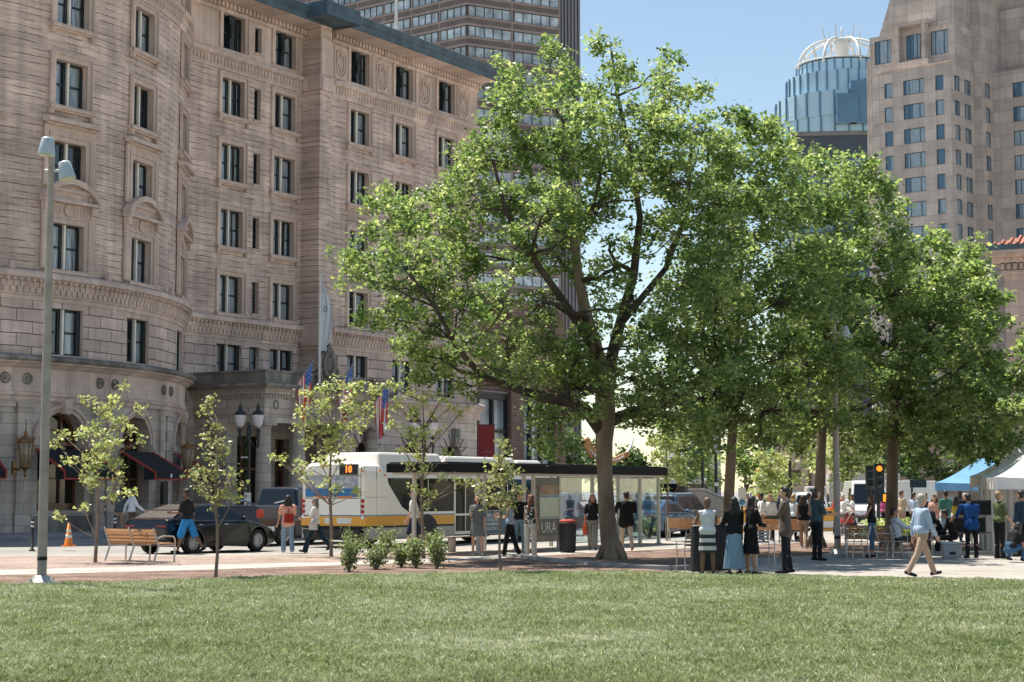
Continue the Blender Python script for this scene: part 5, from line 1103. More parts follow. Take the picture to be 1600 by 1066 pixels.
    for s_ in (-1, 1):
        q = MB(); yo = h * .84; a, b = sorted((s_ * (yo - .34 if kind != 'pickup' else yo - .08), s_ * (yo + .0 if kind != 'pickup' else yo + .06))); q.box(xb - .02, xb + .16, a, b, zl - .22 if kind != 'pickup' else .95, zl - .14 if kind != 'pickup' else 1.22); q.build('taillight', M_TAIL, t)
        a, b = sorted((s_ * (yo - .3), s_ * (yo + .03))); q = MB(); q.box(xe - .28, xe - .0, a, b, .6, .74); q.build('headlight', M_HEAD, t)
        q = MB(); q.ell((K['win'][-1][3][0] - .05, s_ * (h + .07), K['win'][-1][3][1] + .07), (.09, .1, .07)); q.build('mirror', col, t)
        if detail:
            for wx in K['win'][-2:]:
                q = MB(); xh = wx[0][0] + .22; q.box(xh - .02, xh + .16, s_ * (h - .015) - .02, s_ * (h - .015) + .02, .84 if kind == 'sedan' else .95, .87 if kind == 'sedan' else .985); q.build('handle', M_CHROME, t)
    q = MB(); q.box(xb - .06, xb - .0, -.26, .26, .55, .67); q.build('number_plate', M_WHITE, t)
    q = MB(); q.box(xb - .05, xb + .1, -h * .8, h * .8, .3, .42); q.box(xe - .12, xe + .02, -h * .7, h * .7, .28, .52)
    for s_ in (-1, 1): q.box(xr + .5, xf - .5, s_ * (h - .02) - .02, s_ * (h - .02) + .015, .22, .3)
    q.build('bumper', M_PLAST, t)
    if detail:
        q = MB()
        for wx in K['win'][-2:]:
            for xx in (wx[0][0] - .06, wx[-1][0] + .02):
                for s_ in (-1, 1): q.box(xx, xx + .012, s_ * (h - .018) - .008, s_ * (h - .018) + .008, .34, K['win'][0][0][1] - .04)
        q.build('door_gap', M_PLAST, t)
    return t
def car_by(kind, name, label, px, py, rz, col, fx=0.0, **k):
    """px,py = where the middle of the near side meets the road"""
    p = gp(px, py); W = CARS[kind]['W']; q = p + Vector((-math.sin(rz), math.cos(rz), 0)) * (W / 2)
    return vehicle(kind, name, label, (q.x, q.y, 0), rz, col, **k)
p_blk = paint('black car paint', (.006, .007, .008), rough=.15); p_navy = paint('navy pickup paint', (.012, .022, .045)); p_bg = paint('blue grey car paint', (.07, .10, .14), metal=.3); p_blue = paint('steel blue car paint', (.05, .11, .19), metal=.2)
p_wht = paint('white car paint', (.7, .7, .69)); p_sil = paint('silver car paint', (.4, .41, .42), metal=.5); p_dk = paint('dark grey car paint', (.03, .033, .038)); p_red = paint('dark red car paint', (.25, .02, .02))
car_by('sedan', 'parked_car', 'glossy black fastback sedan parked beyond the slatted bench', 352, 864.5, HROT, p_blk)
pt = vehicle('pickup', 'pickup_truck', 'dark navy pickup truck between the black sedan and the bus', at(462, 766, 60).xy.to_3d(), HROT, p_navy, cat='pickup truck')
q = MB(); q.tube([(-1.0, -.85, 1.32), (-1.7, -.9, 1.5), (-2.2, -.9, 1.42)], .03, 6); q.tube([(-1.0, .85, 1.32), (-1.7, .9, 1.5), (-2.2, .9, 1.42)], .03, 6); q.build('rail', M_CHROME, pt)
# ------------------------------------------------------------------ bus
M_BW = pm('off-white bus paint', (.90, .85, .78), .35, .04, 1, coat=.4); M_BY = pm('yellow bus stripe', (.80, .36, .03), .35, .04, 1, coat=.4); M_BB = pm('blue bus pinstripe', (.08, .22, .42), .4, .05, 1); M_BK = pm('black bus skirt', (.02, .02, .02), .6, .2, 3); M_BG = pm('grey bus skirt', (.45, .43, .40), .45, .05, 1)
M_BGL = pm('dark bus glass', (.006, .008, .009), .05, .2, 1, spec=.25)
BP = gp(570, 857.5)
bus = empty('city_bus', (BP.x, BP.y, 0), HROT, 'off-white city bus with a yellow stripe and orange 10 on its rear sign', 'bus')
BL, BW_ = 12.2, 2.6
def bus_section(z0, z1, name, m, ins=0.0, x0=0, x1=BL):
    g = MB(); g.box(x0 + ins, x1 - ins, ins, BW_ - ins, z0, z1); return g.build(name, m, bus, bevel=.07 if z1 - z0 > .6 else 0)
g = MB()
prof = [(0, 1.04), (0, 2.2), (.03, 2.45), (.12, 2.62), (.3, 2.72), (1.3, 2.78), (2.3, 2.72), (2.48, 2.62), (2.57, 2.45), (2.6, 2.2), (2.6, 1.04)]
vs = []; stn = [(0.0, -.0, .0), (.06, 0, .0), (BL - .3, 0, 0), (BL, 0, 0)]
rows_ = [(.0, .06, .1), (.1, .0, .0), (BL - .25, 0, 0), (BL, .1, .15)]
for x, iy, iz in rows_:
    for y, z in prof: vs.append((x, y + (iy if y < 1.3 else -iy), z - iz * (1 if z > 2.3 else 0)))
m_ = len(prof); fs = []
for i in range(3):
    for j in range(m_ - 1): fs.append((i * m_ + j, i * m_ + j + 1, (i + 1) * m_ + j + 1, (i + 1) * m_ + j))
fs += [tuple(range(m_))[::-1], tuple(3 * m_ + j for j in range(m_))]
g.add(vs, fs); g.add([(0, 0, 1.04), (BL, 0, 1.04), (BL, BW_, 1.04), (0, BW_, 1.04)], [(0, 3, 2, 1)]); g.build('body', M_BW, bus)
g = MB(); g.box(.0, BL, .0, BW_, .705, 1.038); g.build('yellow_band', M_BY, bus); g = MB(); g.box(-.004, BL, -.004, BW_ + .004, 1.02, 1.055); g.build('pinstripe', M_BB, bus)
# skirt with wheel arches on the near side
arches = [(2.75, 4.05), (8.8, 10.1)]
segs = [(0.05, 2.75), (4.05, 5.05), (6.35, 8.8), (10.1, 10.7), (11.9, BL)]
g = MB()
for a, b in segs: g.box(a, b, .01, .08, .30, .64)
g.box(.03, BL, 2.52, 2.59, .3, .64); g.build('skirt', M_BG, bus)
g = MB(); g.box(.02, BL - .02, .006, BW_ - .006, .64, .704); g.box(.04, .1, .1, 2.5, .32, .64); g.box(.1, BL - .1, .3, 2.3, .25, .7); g.build('underbody', M_BK, bus)
for a, b in arches:
    c = (a + b) / 2
    for y0, s_ in ((.2, -1), (2.4, 1)):
        T_ = lambda x, y, z, c=c, y0=y0, s_=s_: (c + x, y0 + z * s_, .5 + y)
        q = MB(T_); q.lathe([(.3, -.14), (.47, -.15), (.5, -.1), (.5, .1), (.47, .15), (.3, .14), (.3, -.14)], 24); w_ = q.build('wheel', M_TYRE, bus); q = MB(T_); q.lathe([(.29, .1), (.31, .13), (.26, .1), (.2, .02), (.1, .05), (.01, .06)], 20); q.build('rim', M_STEEL, w_)
    q = MB(); K = 12; pts = [(c + .64 * math.cos(math.pi * i / K), .55 + .5 * math.sin(math.pi * i / K)) for i in range(K + 1)]; q.yprism(pts + [(c - .64, .3), (c + .64, .3)], -.006, .12); q.build('wheel_arch', M_BK, bus)
# long side glazing
def side_glass(pts, nm='window', m=None, y=-.006):
    q = MB(); q.yprism(pts, y, .02); return q.build(nm, m or M_BGL, bus)
side_glass([(1.2, 2.2), (1.2, 2.24), (3.45, 2.24), (3.45, 1.14), (2.35, 1.14), (2.0, 1.3), (1.25, 2.05)])
side_glass([(3.5, 2.24), (5.0, 2.24), (5.0, 1.14), (3.5, 1.14)]); side_glass([(6.4, 2.24), (8.4, 2.24), (8.4, 1.14), (6.4, 1.14)]); side_glass([(8.45, 2.24), (10.6, 2.24), (10.6, 1.14), (8.45, 1.14)])
for a, b in ((5.05, 6.35), (10.7, 11.9)):
    q = MB(); q.box(a, b, -.012, .03, .34, 2.3); o = q.build('door', M_BW, bus); c = (a + b) / 2
    for x0, x1 in ((a + .06, c - .03), (c + .03, b - .06)):
        q = MB(); q.box(x0, x1, -.02, -.005, 1.05, 2.24); q.box(x0, x1, -.02, -.005, .45, .98); q.build('pane', M_BGL, o)
g = MB()
for x, z in ((.7, 2.45), (1.0, 2.3)): g.box(x, x + .12, -.012, 0, z, z + .05)
g.build('marker_lamp', M_ORANGE, bus)
g = MB(); g.box(.6, .606, -.004, .01, 1.06, 2.6); g.box(.02, 1.1, -.004, .01, 1.62, 1.628); g.box(1.9, 1.906, -.004, .01, 1.06, 1.14); g.build('panel_seam', M_PLAST, bus)
# side advert
q = MB(); q.box(6.5, 8.7, -.02, -.005, .33, 1.12); ad = q.build('advert', pm('teal blue advert', (.03, .12, .21), .4, .1, 1), bus)
for i, w in enumerate(('HEATING', 'COOLING', 'PLUMBING', 'ELECTRICAL')): text_obj('lettering', w, .15, M_WHITE, ad, (7.05, -.024, .96 - i * .155), (R(90), 0, 0), .002, 'LEFT', bold=.003)
# rear face details (rear face is the x = 0 plane, y grows away from us)
def rear_box(y0, y1, z0, z1, m, nm, t=.012, par=None):
    q = MB(); q.box(-t, .03, y0, y1, z0, z1); return q.build(nm, m, par or bus)
rad = rear_box(.28, 2.42, 1.63, 2.28, pm('rear advert print', (.16, .25, .38), .4, .5, 5, c2=(.6, .55, .5), detail=6), 'advert')
q = MB(); q.box(-.016, -.008, .28, 2.42, 1.63, 1.9); q.build('advert_band', pm('blue advert band', (.03, .17, .38), .4, .3, 2), rad)
text_obj('lettering', 'APLICA AHORA', .155, M_WHITE, rad, (-.02, 1.15, 2.12), (R(90), 0, R(-90)), .002, bold=.004)
q = MB(); q.box(-.018, -.006, .5, 1.1, 1.6, 1.65); q.box(-.018, -.006, 1.5, 2.1, 1.6, 1.65); q.build('advert_edge', M_ORANGE, rad)
sg_ = rear_box(.3, 1.02, 2.34, 2.68, M_BK, 'route_sign', .03)
text_obj('digits', '10', .3, pm('orange led digits', (.9, .2, .03), .5, .05, 3, emit=(1, .22, .03), es=.9), sg_, (-.034, .66, 2.51), (R(90), 0, R(-90)), .002, bold=.012)
for y, z in ((1.4, 2.6), (1.52, 2.6), (1.64, 2.6), (.08, 2.42), (2.5, 2.42)): rear_box(y, y + .09, z, z + .05, M_ORANGE, 'marker_lamp', .02)
q = MB(); q.box(-.01, .02, .24, 2.46, 1.58, 1.6); q.box(-.01, .02, .18, 2.46, 2.3, 2.32); q.box(-.01, .02, .16, .175, 1.06, 2.6); q.build('panel_seam', M_PLAST, bus)
for i, z in enumerate((1.5, 1.33, 1.16, .98)):
    for y in (.09, 2.5):
        T_ = lambda x, yy_, zz, y=y, z=z: (-.02 - zz, y + x, z + yy_)
        q = MB(T_); q.lathe([(.065, -.02), (.065, .0), (.05, .012), (.01, .02)], 14); q.build('taillight', M_TAIL if i < 3 else M_HEAD, bus)
for a, b in ((1.3, 1.62), (.55, 1.12)): rear_box(a, b, .78, .96, M_WHITE, 'notice', .008)
rear_box(.14, .2, 1.66, 1.78, M_BB, 'notice', .01)
q = MB(); q.box(-.12, .0, .15, 2.45, .42, .62); q.build('bumper', M_BK, bus, bevel=.04)
# roof pods
for x0, x1, z1, y0 in ((.9, 4.6, 3.08, .12), (4.75, 9.4, 3.02, .15), (9.55, 11.4, 2.95, .25)):
    q = MB(); q.box(x0, x1, y0, BW_ - y0, 2.6, z1, taper=.12); q.build('roof_pod', M_BW, bus, bevel=.08)
# windscreen end
q = MB(); q.box(BL - .02, BL + .01, .15, 2.45, 1.1, 2.5); q.build('windscreen', M_BGL, bus)
# ================================================================== bus shelter
SP = Vector((-2.0, 48.6, 0)); SP = SP * (52.5 / 52.5)
sh = empty('bus_shelter', (SP.x, SP.y, .03), HROT, 'long bus shelter with dark flat roof, pale steel posts and glass walls', 'bus shelter')
g = MB(); g.box(0, 13.4, -.25, 1.9, 2.32, 2.58); g.box(.05, 13.35, -.2, 1.85, 2.58, 2.62); g.build('roof', pm('black roof fascia', (.008, .01, .012), .7, .2, 1, spec=.2), sh, bevel=.02)
M_POST = pm('pale painted steel', (.52, .49, .45), .5, .08, 3)
g = MB(); g.box(.1, 13.3, -.12, 1.75, 2.26, 2.32); g.build('soffit', M_POST, sh)
for x in (1.93, 4.4, 4.95, 6.45, 8.57, 10.3, 11.8, 13.15):
    g = MB(); g.box(x - .045, x + .045, -.05, .05, 0, 2.27); g.box(x - .1, x + .1, -.08, .08, 0, .025); g.build('post', M_POST, sh)
for x in (.9, 4.6, 8.57, 13.15):
    g = MB(); g.box(x - .045, x + .045, 1.5, 1.6, 0, 2.27); g.build('post', M_POST, sh)
M_SGL = glass_thin('shelter glass', (.80, .88, .90), .2)
for a, b in ((6.52, 8.5), (8.64, 10.23), (10.37, 11.73), (11.87, 13.08)):
    g = MB(); g.box(a, b, -.006, .006, .18, 2.2); g.build('pane', M_SGL, sh)
    g = MB(); g.box(a, b, -.015, .015, .15, .18); g.box(a, b, -.015, .015, 2.2, 2.23)
    for z in (.5, 1.1, 1.8): g.obox((a + .02, -.02, z), (.05, .04, .05)); g.obox((b - .02, -.02, z), (.05, .04, .05))
    g.build('rail', M_POST, sh)
g = MB(); g.box(13.12, 13.14, .06, 1.48, .18, 2.2); g.build('pane', M_SGL, sh)
pb = MB(); pb.box(5.02, 6.4, -.03, .05, .25, 2.2); po = pb.build('poster_case', pm('dark poster print', (.02, .025, .025), .25, .3, 2, spec=.6), sh)
q = MB(); q.box(5.2, 6.38, -.038, -.031, 1.62, 1.98); q.build('poster_picture', pm('brown skin tone print', (.10, .06, .045), .4, .6, 2, c2=(.42, .25, .17)), po)
q = MB(); q.box(5.25, 6.37, -.05, -.031, .95, 1.68); mp_ = q.build('map_panel', pm('transit map print', (.46, .52, .46), .5, .12, 9, c2=(.6, .62, .5), detail=6), po)
q = MB(); q.box(5.28, 6.34, -.056, -.051, 1.6, 1.66); q.box(5.28, 6.34, -.056, -.051, .98, 1.01); q.build('map_header', M_BB, mp_); text_obj('lettering', 'INFORMATION', .055, M_WHITE, mp_, (5.8, -.058, 1.63), (R(90), 0, 0), .001)
text_obj('lettering', 'URA', .46, M_WHITE, po, (5.8, -.034, .66), (R(90), 0, 0), .001, sx=1.0)
text_obj('lettering', 'NEW SEASON', .06, M_WHITE, po, (5.75, -.034, 2.08), (R(90), 0, 0), .001) if False else None
q = MB(); q.box(5.03, 6.39, -.036, -.03, .26, .42); q.build('poster_foot', M_GALV, po)
g = MB(); g.box(2.2, 4.2, 1.1, 1.45, .42, .46); g.box(2.4, 2.46, 1.15, 1.4, 0, .42); g.box(3.9, 3.96, 1.15, 1.4, 0, .42); g.build('seat', M_GALV, sh)
# bin by the shelter
def litter_bin(px, py, label, col, h=.95, r=.24, lid=None, D=None):
    B = gp(px, py, .03); t = empty('litter_bin', B, 0, label, 'litter bin'); g = MB(); g.lathe([(r * .86, 0), (r * .9, .05), (r, h * .86), (r * 1.04, h * .88), (r * 1.04, h * .93)], 20)
    for i in range(20): a = 2 * math.pi * i / 20; g.tube([(r * .93 * math.cos(a), r * .93 * math.sin(a), .05), (r * 1.03 * math.cos(a), r * 1.03 * math.sin(a), h * .86)], .012, 4)
    g.build('body', col, t); g = MB(); g.lathe([(r * 1.03, h * .93), (r * .9, h * 1.0), (r * .5, h * 1.02), (r * .45, h * .97), (.01, h * .96)], 20); g.build('lid', lid or col, t)
litter_bin(887, 864, 'round black litter bin with a red rim in front of the shelter glass', M_PLAST, lid=M_RED)
# ================================================================== street lamps
def tall_lamp(px, py, top, label, two=True):
    B = gp(px, py, .05); H = at(px, top, B.y).z; t = empty('street_lamp', B, 0, label, 'street lamp', 'tall grey square lamps'); g = MB()
    g.lathe([(.10, 0), (.10, .05)], 18); g.cyl(0, 0, 0, H * .56, .092, .085, 20); g.cyl(0, 0, H * .56, H, .08, .062, 20); g.build('pole', M_GALV, t)
    g = MB(); g.lathe([(.3, 0), (.3, .03), (.2, .05), (.17, .14), (.125, .16)], 18)
    for i in range(4): a = .78 + i * 1.57; g.cyl(.23 * math.cos(a), .23 * math.sin(a), .03, .1, .03, k=6)
    g.build('base', M_STEEL, t); g = MB(); g.lathe([(.096, .45), (.096, .52)], 16); g.build('band', M_BLK, t)
    if two:
        for (dx, dz, tilt, yaw) in ((-.05, .0, R(4), R(-90)), (.30, -.45, R(-12), R(10))):
            M4 = Matrix.Rotation(tilt, 3, 'Y'); T_ = lambda x, y, z, dx=dx, dz=dz, M4=M4: tuple(Vector((dx, -.16 if dx < 0 else -.02, H + dz)) + M4 @ Vector((x, y, z)))
            g = MB(T_); g.lathe([(.165, -.15), (.17, -.12), (.12, .18), (.1, .21), (.01, .215)], 22); o = g.build('lamp_head', pm('pale grey lamp head', (.42, .48, .54), .4, .05, 3) if dx < 0 else bpy.data.materials['pale grey lamp head'], t)
            g = MB(T_); g.lathe([(.15, -.155), (.15, -.14), (.01, -.14)], 20); g.build('lens', pm('frosted lamp lens', (.75, .68, .55), .4, .05) if dx < 0 else bpy.data.materials['frosted lamp lens'], o)
        g = MB(); g.tube([(0, 0, H - .42), (.3, 0, H - .42)], .03, 6); g.tube([(-.12, 0, H - .42), (.12, 0, H - .42)], .035, 6); g.build('bracket', M_WHITE, t)
    return t
tall_lamp(65, 912, 238, 'tall grey lamp post with two tilted cone lamp heads at the left edge')
tall_lamp(1309, 867, 500, 'grey lamp post beside the bearded man, its top lost in the leaves')
def black_lamp(px, Y, top, label):
    B = at(px, 766, Y); B.z = .13; H = at(px, top, Y).z - .13; t = empty('street_lamp', B, 0, label, 'street lamp', 'black twin lamps along the hotel'); g = MB()
    g.lathe([(.28, 0), (.28, .2), (.2, .3), (.22, .7), (.12, .9), (.1, 1.1), (.075, 1.3), (.06, H - 1.6), (.1, H - 1.5), (.08, H - 1.3), (.12, H - 1.1), (.05, H - .8), (.03, H - .7)], 14); g.build('pole', M_IRON, t)
    for s_ in (-1, 1):
        g = MB(); g.tube([(0, 0, H - 1.35), (s_ * .2, 0, H - 1.75), (s_ * .36, 0, H - 1.7), (s_ * .4, 0, H - 1.3), (s_ * .36, 0, H - .95)], .045, 7); g.ell((s_ * .33, 0, H - 1.3), (.08, .08, .12)); g.ell((s_ * .38, 0, H - 1.05), (.09, .09, .08)); g.build('bracket', M_IRON, t)
        g = MB(); g.lathe([(.1, -.9), (.17, -.8), (.24, -.45), (.235, -.4)], 16, (s_ * .36, 0, H)); g.build('globe', pm('white lamp globe', (.62, .58, .60), .35, .08, 3) if 'white lamp globe' not in bpy.data.materials else bpy.data.materials['white lamp globe'], t)
        g = MB(); g.lathe([(.25, -.4), (.22, -.3), (.1, -.22), (.07, -.1), (.09, -.06), (.03, .0), (.01, .12)], 14, (s_ * .36, 0, H)); g.build('cap', M_IRON, t)
    return t
bl = black_lamp(388, 70, 633, 'black iron lamp with two white globes in front of the portico')
q = MB(); q.box(-.3, -.02, -.14, -.1, 3.02, 3.06); q.build('street_sign', M_WHITE, bl); q = MB(); q.box(-.13, .13, -.16, -.13, 1.0, 1.62); sgn = q.build('parking_sign', M_WHITE, bl); q = MB(); q.box(-.09, -.03, -.164, -.161, 1.42, 1.54); q.box(-.06, .06, -.164, -.161, 1.12, 1.2); q.build('print', M_RED, sgn)
bl2 = black_lamp(662, 72, 645, 'black iron lamp carrying the white banner behind the bus')
g = MB(); K = 10
P_ = [(x, .04 * math.sin(i * .9), 0) for i, x in enumerate(np.linspace(.02, .82, K))]
vs = [(p[0], p[1], z) for z in (1.6, 3.2) for p in P_] + [(p[0], p[1] + .012, z) for z in (1.6, 3.2) for p in P_]
fs = [(i, i + 1, K + i + 1, K + i) for i in range(K - 1)] + [(2 * K + i + 1, 2 * K + i, 3 * K + i, 3 * K + i + 1) for i in range(K - 1)]
g.add(vs, fs); bn = g.build('street_banner', pm('white banner cloth', (.66, .68, .72), .8, .05, 2)); bpos = bl2.location; bn.location = (bpos.x, bpos.y - .1, bpos.z)
tag(bn, 'white vertical banner with narrow dark lettering and a blue mark above the bus roof', 'banner')
for i, w in enumerate(('BACK', 'BAY')): text_obj('lettering', w, .34, M_FRAME, bn, (.4, -.05, 2.42 - i * .36), (R(90), 0, R(4)), .001, sx=.75)
q = MB(); q.yprism([(.56, 2.75), (.66, 2.72), (.78, 2.78), (.74, 2.95), (.76, 3.08), (.66, 3.0), (.6, 3.12), (.58, 2.98), (.52, 2.9)], -.06, -.05); q.build('emblem', M_BB, bn)
# ---- red banner on the hotel end
rb = at(760, 766, 100); g = MB(); zt, zb = at(760, 664, 100).z, at(760, 717, 100).z; g.box(-.47, .47, -.02, .02, zb - 1.2, zt); rbn = g.build('red_banner', pm('dark red banner cloth', (.30, .035, .03), .8, .08, 2), None, (rb.x, rb.y, 0)); tag(rbn, 'dark red hanging banner with a faint white fountain emblem at the hotel corner', 'banner')
q = MB(); q.tube([(-.5, 0, zt), (.5, 0, zt)], .03, 6); q.build('rod', M_IRON, rbn)
M_PK = pm('faded pink print', (.5, .25, .2), .8, .05); q = MB()
for k_ in range(3): q.tube([((-.36 + .1 * k_) + (.72 - .2 * k_) * i / 10, -.03, zb + .35 - .05 * k_ + (.1 + .03 * k_) * math.sin(math.pi * i / 10)) for i in range(11)], .012, 4)
q.box(-.05, -.03, -.032, -.025, zb - .1, zb + .3); q.box(.03, .05, -.032, -.025, zb - .1, zb + .3); q.build('emblem', M_PK, rbn)
# ================================================================== flags
def us_flag(t_, d_, z_, label):
    """pole rising out of the portico at an angle, flag hanging limp"""
    B = street(t_, d_, z_); e_ = empty('flag', B, HROT, label, 'flag', 'american flags on the portico'); L_ = 2.5; dx, dy, dz = .40 * L_, -.34 * L_, .80 * L_
    g = MB(); g.tube([(0, 0, 0), (dx, dy, dz)], [.035, .028], 6); g.ell((dx, dy, dz), (.07, .07, .07)); g.build('pole', M_GALV, e_)
    # cloth: hangs from the upper half of the pole, gathered
    K, J = 16, 18; V = []; rr = random.Random(int(t_ * 10))
    for j in range(J + 1):
        v = j / J
        for i in range(K + 1):
            s_ = i / K; hx = dx * (.97 - .52 * s_); hy_ = dy * (.97 - .52 * s_); hz = dz * (.97 - .52 * s_); fall = (1.35 + .5 * math.sin(s_ * 3)) * v * 1.15
            nar = 1.15 - .35 * v; cx_ = dx * .72; cy_ = dy * .72
            V.append((cx_ + (hx - cx_) * nar + .06 * math.sin(i * 1.5 + v * 3) * v, cy_ + (hy_ - cy_) * nar + .09 * math.cos(i * 1.9 + v * 2) * v, hz * (1 - .25 * v) - fall + .0))
    fr, fw, fb, st = [], [], [], []
    g = MB(); fs = []; mi = []
    for j in range(J):
        for i in range(K):
            a = j * (K + 1) + i; f = (a, a + 1, a + K + 2, a + K + 1); canton = i < 8 and j < 8
            g_m = 2 if canton else ((i * 13 // K) % 2); mi.append(g_m); fs.append(f)
    g.v = V; g.f = fs; g.mi = mi; g.sm = [True] * len(fs); g.uv = [[(0, 0)] * 4 for _ in fs]
    o = g.build('flag_cloth', [M_FR, M_FW, M_FB], e_)
    q = MB()
    for j in range(1, 8, 2):
        for i in range(1, 8, 2):
            p = V[j * (K + 1) + i]; q.obox((p[0], p[1] - .015, p[2]), (.05, .012, .05), .3, 0, .6)
    q.build('star', M_FW, o)
M_FR = pm('flag red', (.75, .09, .07), .8, .05); M_FW = pm('flag white', (.88, .86, .84), .8, .05); M_FB = pm('flag blue', (.07, .15, .42), .8, .05)
us_flag(-7.4, 3.75, 6.35, 'american flag nearest the portico corner with its blue field showing'); us_flag(-4.1, 3.75, 6.35, 'american flag at the middle of the portico, half behind the pale young tree'); us_flag(-.9, 3.75, 5.7, 'american flag with wide red stripes hanging at the far end of the portico')
B = at(499, 566, 88.6); fp = empty('flagpole', (B.x, B.y, 0), 0, 'white upright flagpole with a limp white flag above the portico', 'flagpole'); zt, zb = at(500, 432, 88.6).z, at(500, 600, 88.6).z
g = MB(); g.tube([(0, 0, zb), (0, 0, zt)], [.07, .045], 8); g.ell((0, 0, zt + .06), (.09, .09, .09)); g.build('pole', M_WHITE, fp)
g = MB(); J = 14; V = []; K = 8
for j in range(J + 1):
    v = j / J; w = .12 + .5 * math.sin(min(1, v * 1.25) * 2.1) ** 1.2 if v < .9 else .3
    for i in range(K + 1): s_ = i / K; V.append((.04 + w * s_ + .04 * math.sin(v * 7), .1 * math.sin(i * 1.7 + j * .4) * s_, zt - .15 - v * 3.7 - .25 * s_ * (1 - v)))
g.v = V; g.f = [(j * (K + 1) + i, j * (K + 1) + i + 1, (j + 1) * (K + 1) + i + 1, (j + 1) * (K + 1) + i) for j in range(J) for i in range(K)]; g.mi = [0] * len(g.f); g.sm = [True] * len(g.f); g.uv = [[(0, 0)] * 4 for _ in g.f]
fc = g.build('flag_cloth', pm('white flag cloth', (.66, .70, .74), .8, .04), fp)
q = MB(); q.tube([(.3 + .08 * math.cos(a), -.13, zt - 1.7 + .16 * math.sin(a)) for a in np.linspace(0, 6.28, 12)], .014, 4); q.build('emblem', M_FRAME, fc)
B = at(619, 20, 118); g = MB(); g.tube([(0, 0, 0), (0, 0, 7)], [.12, .09], 8); g.ell((0, 0, .3), (.2, .2, .3)); o = g.build('rooftop_flagpole', M_WHITE, None, (at(619, 52, 112).x, 112, 28.15)); tag(o, 'white bare pole standing on the hotel roof against the brown tower', 'flagpole')
# ================================================================== benches, chairs
M_SLAT = pm('warm hardwood slats', (.45, .23, .10), .55, .2, 2.5, stretch=(1, 6, 6), bump=.1)
def bench(loc, rz, label, L_=1.85, arm=True):
    """local: x along the seat, faces +y"""
    t = empty('park_bench', loc, rz, label, 'bench', 'slatted park benches')
    for i, x in enumerate((0, L_ / 2, L_)):
        g = MB(); g.tube([(x, -.12, 0), (x, .03, .40), (x, .02, .46)], [.024, .026, .026], 6); g.tube([(x, .03, .40), (x, -.06, .62), (x, -.16, .86)], [.026, .024, .02], 6); g.tube([(x, .02, .42), (x, .56, .42)], .024, 6); g.tube([(x, .56, .42), (x, .55, 0)], .024, 6); g.build('leg', M_STEEL, t)
        if arm and i == 2: g = MB(); g.tube([(x + .01, -.03, .60), (x + .01, .2, .66), (x + .01, .5, .64), (x + .01, .555, .56), (x + .01, .56, .42)], .022, 6); g.build('armrest', M_STEEL, t)
    g = MB()
    for k_ in range(5): g.box(-.04, L_ + .04, .06 + k_ * .1, .145 + k_ * .1, .445, .475)
    g.build('seat', M_SLAT, t); g = MB()
    for k_ in range(4):
        z = .52 + k_ * .088; y = -.02 - (z - .45) * .36
        for a, b in ((-.02, L_ / 2 - .03), (L_ / 2 + .03, L_ + .02)): g.obox(((a + b) / 2, y + .035, z), (b - a, .022, .078), 0, R(-18))
    g.build('backrest', M_SLAT, t); return t
bA = gp(170, 876, .036); bench(bA, R(-38), 'slatted wooden bench with steel frame and one armrest near the left young tree', 1.9)
bench(gp(1044, 846, .03), R(-12), 'slatted wooden bench with its back to us behind the black-clothed tables', 1.9)
bench(gp(1183, 849, .055), R(-8), 'slatted wooden bench half hidden between the women in black and the man in the blazer', 1.5)
bench(gp(1322, 868, .055), R(-10), 'slatted bench in deep shade beside the grey lamp post', 1.5, arm=False)
def chair(loc, rz, label):
    t = empty('metal_chair', loc, rz, label, 'chair', 'metal chairs under the trees')
    for x in (-.22, .22):
        g = MB(); g.tube([(x, -.24, 0), (x, -.18, .45)], .014, 6); g.build('leg', M_STEEL, t); g = MB(); g.tube([(x, .24, 0), (x, .2, .45)], .014, 6); g.build('leg', M_STEEL, t)
        g = MB(); g.tube([(x, -.18, .45), (x, -.28, .88)], .014, 6); g.tube([(x * 1.08, -.22, .66), (x * 1.08, .18, .66), (x * 1.04, .2, .45)], .014, 6); g.build('armrest', M_STEEL, t)
    g = MB(); g.box(-.22, .22, -.2, .22, .44, .46); g.build('seat', M_GALV, t); g = MB()
    for k_ in range(4): g.box(-.22, .22, -.22 - k_ * .022 - .012, -.22 - k_ * .022 + .0, .56 + k_ * .08, .61 + k_ * .08)
    g.build('backrest', M_GALV, t); return t
chair(gp(1078, 892, .03), R(20), 'metal chair in shade left of the black-clothed tables'); chair(gp(1192, 886, .03), R(190), 'metal chair behind the woman in the short black dress')
chair(gp(1341, 873, .03), R(100), 'empty metal chair nearest the grey lamp post'); chair(gp(1378, 872, .03), R(-80), 'empty metal chair beside the long-haired woman'); c_sit = chair(gp(1403, 872, .03), R(-82), 'metal chair under the seated man in a white shirt')
chair(gp(1446, 868, .03), R(70), 'metal chair half hidden behind the walking white-haired man')
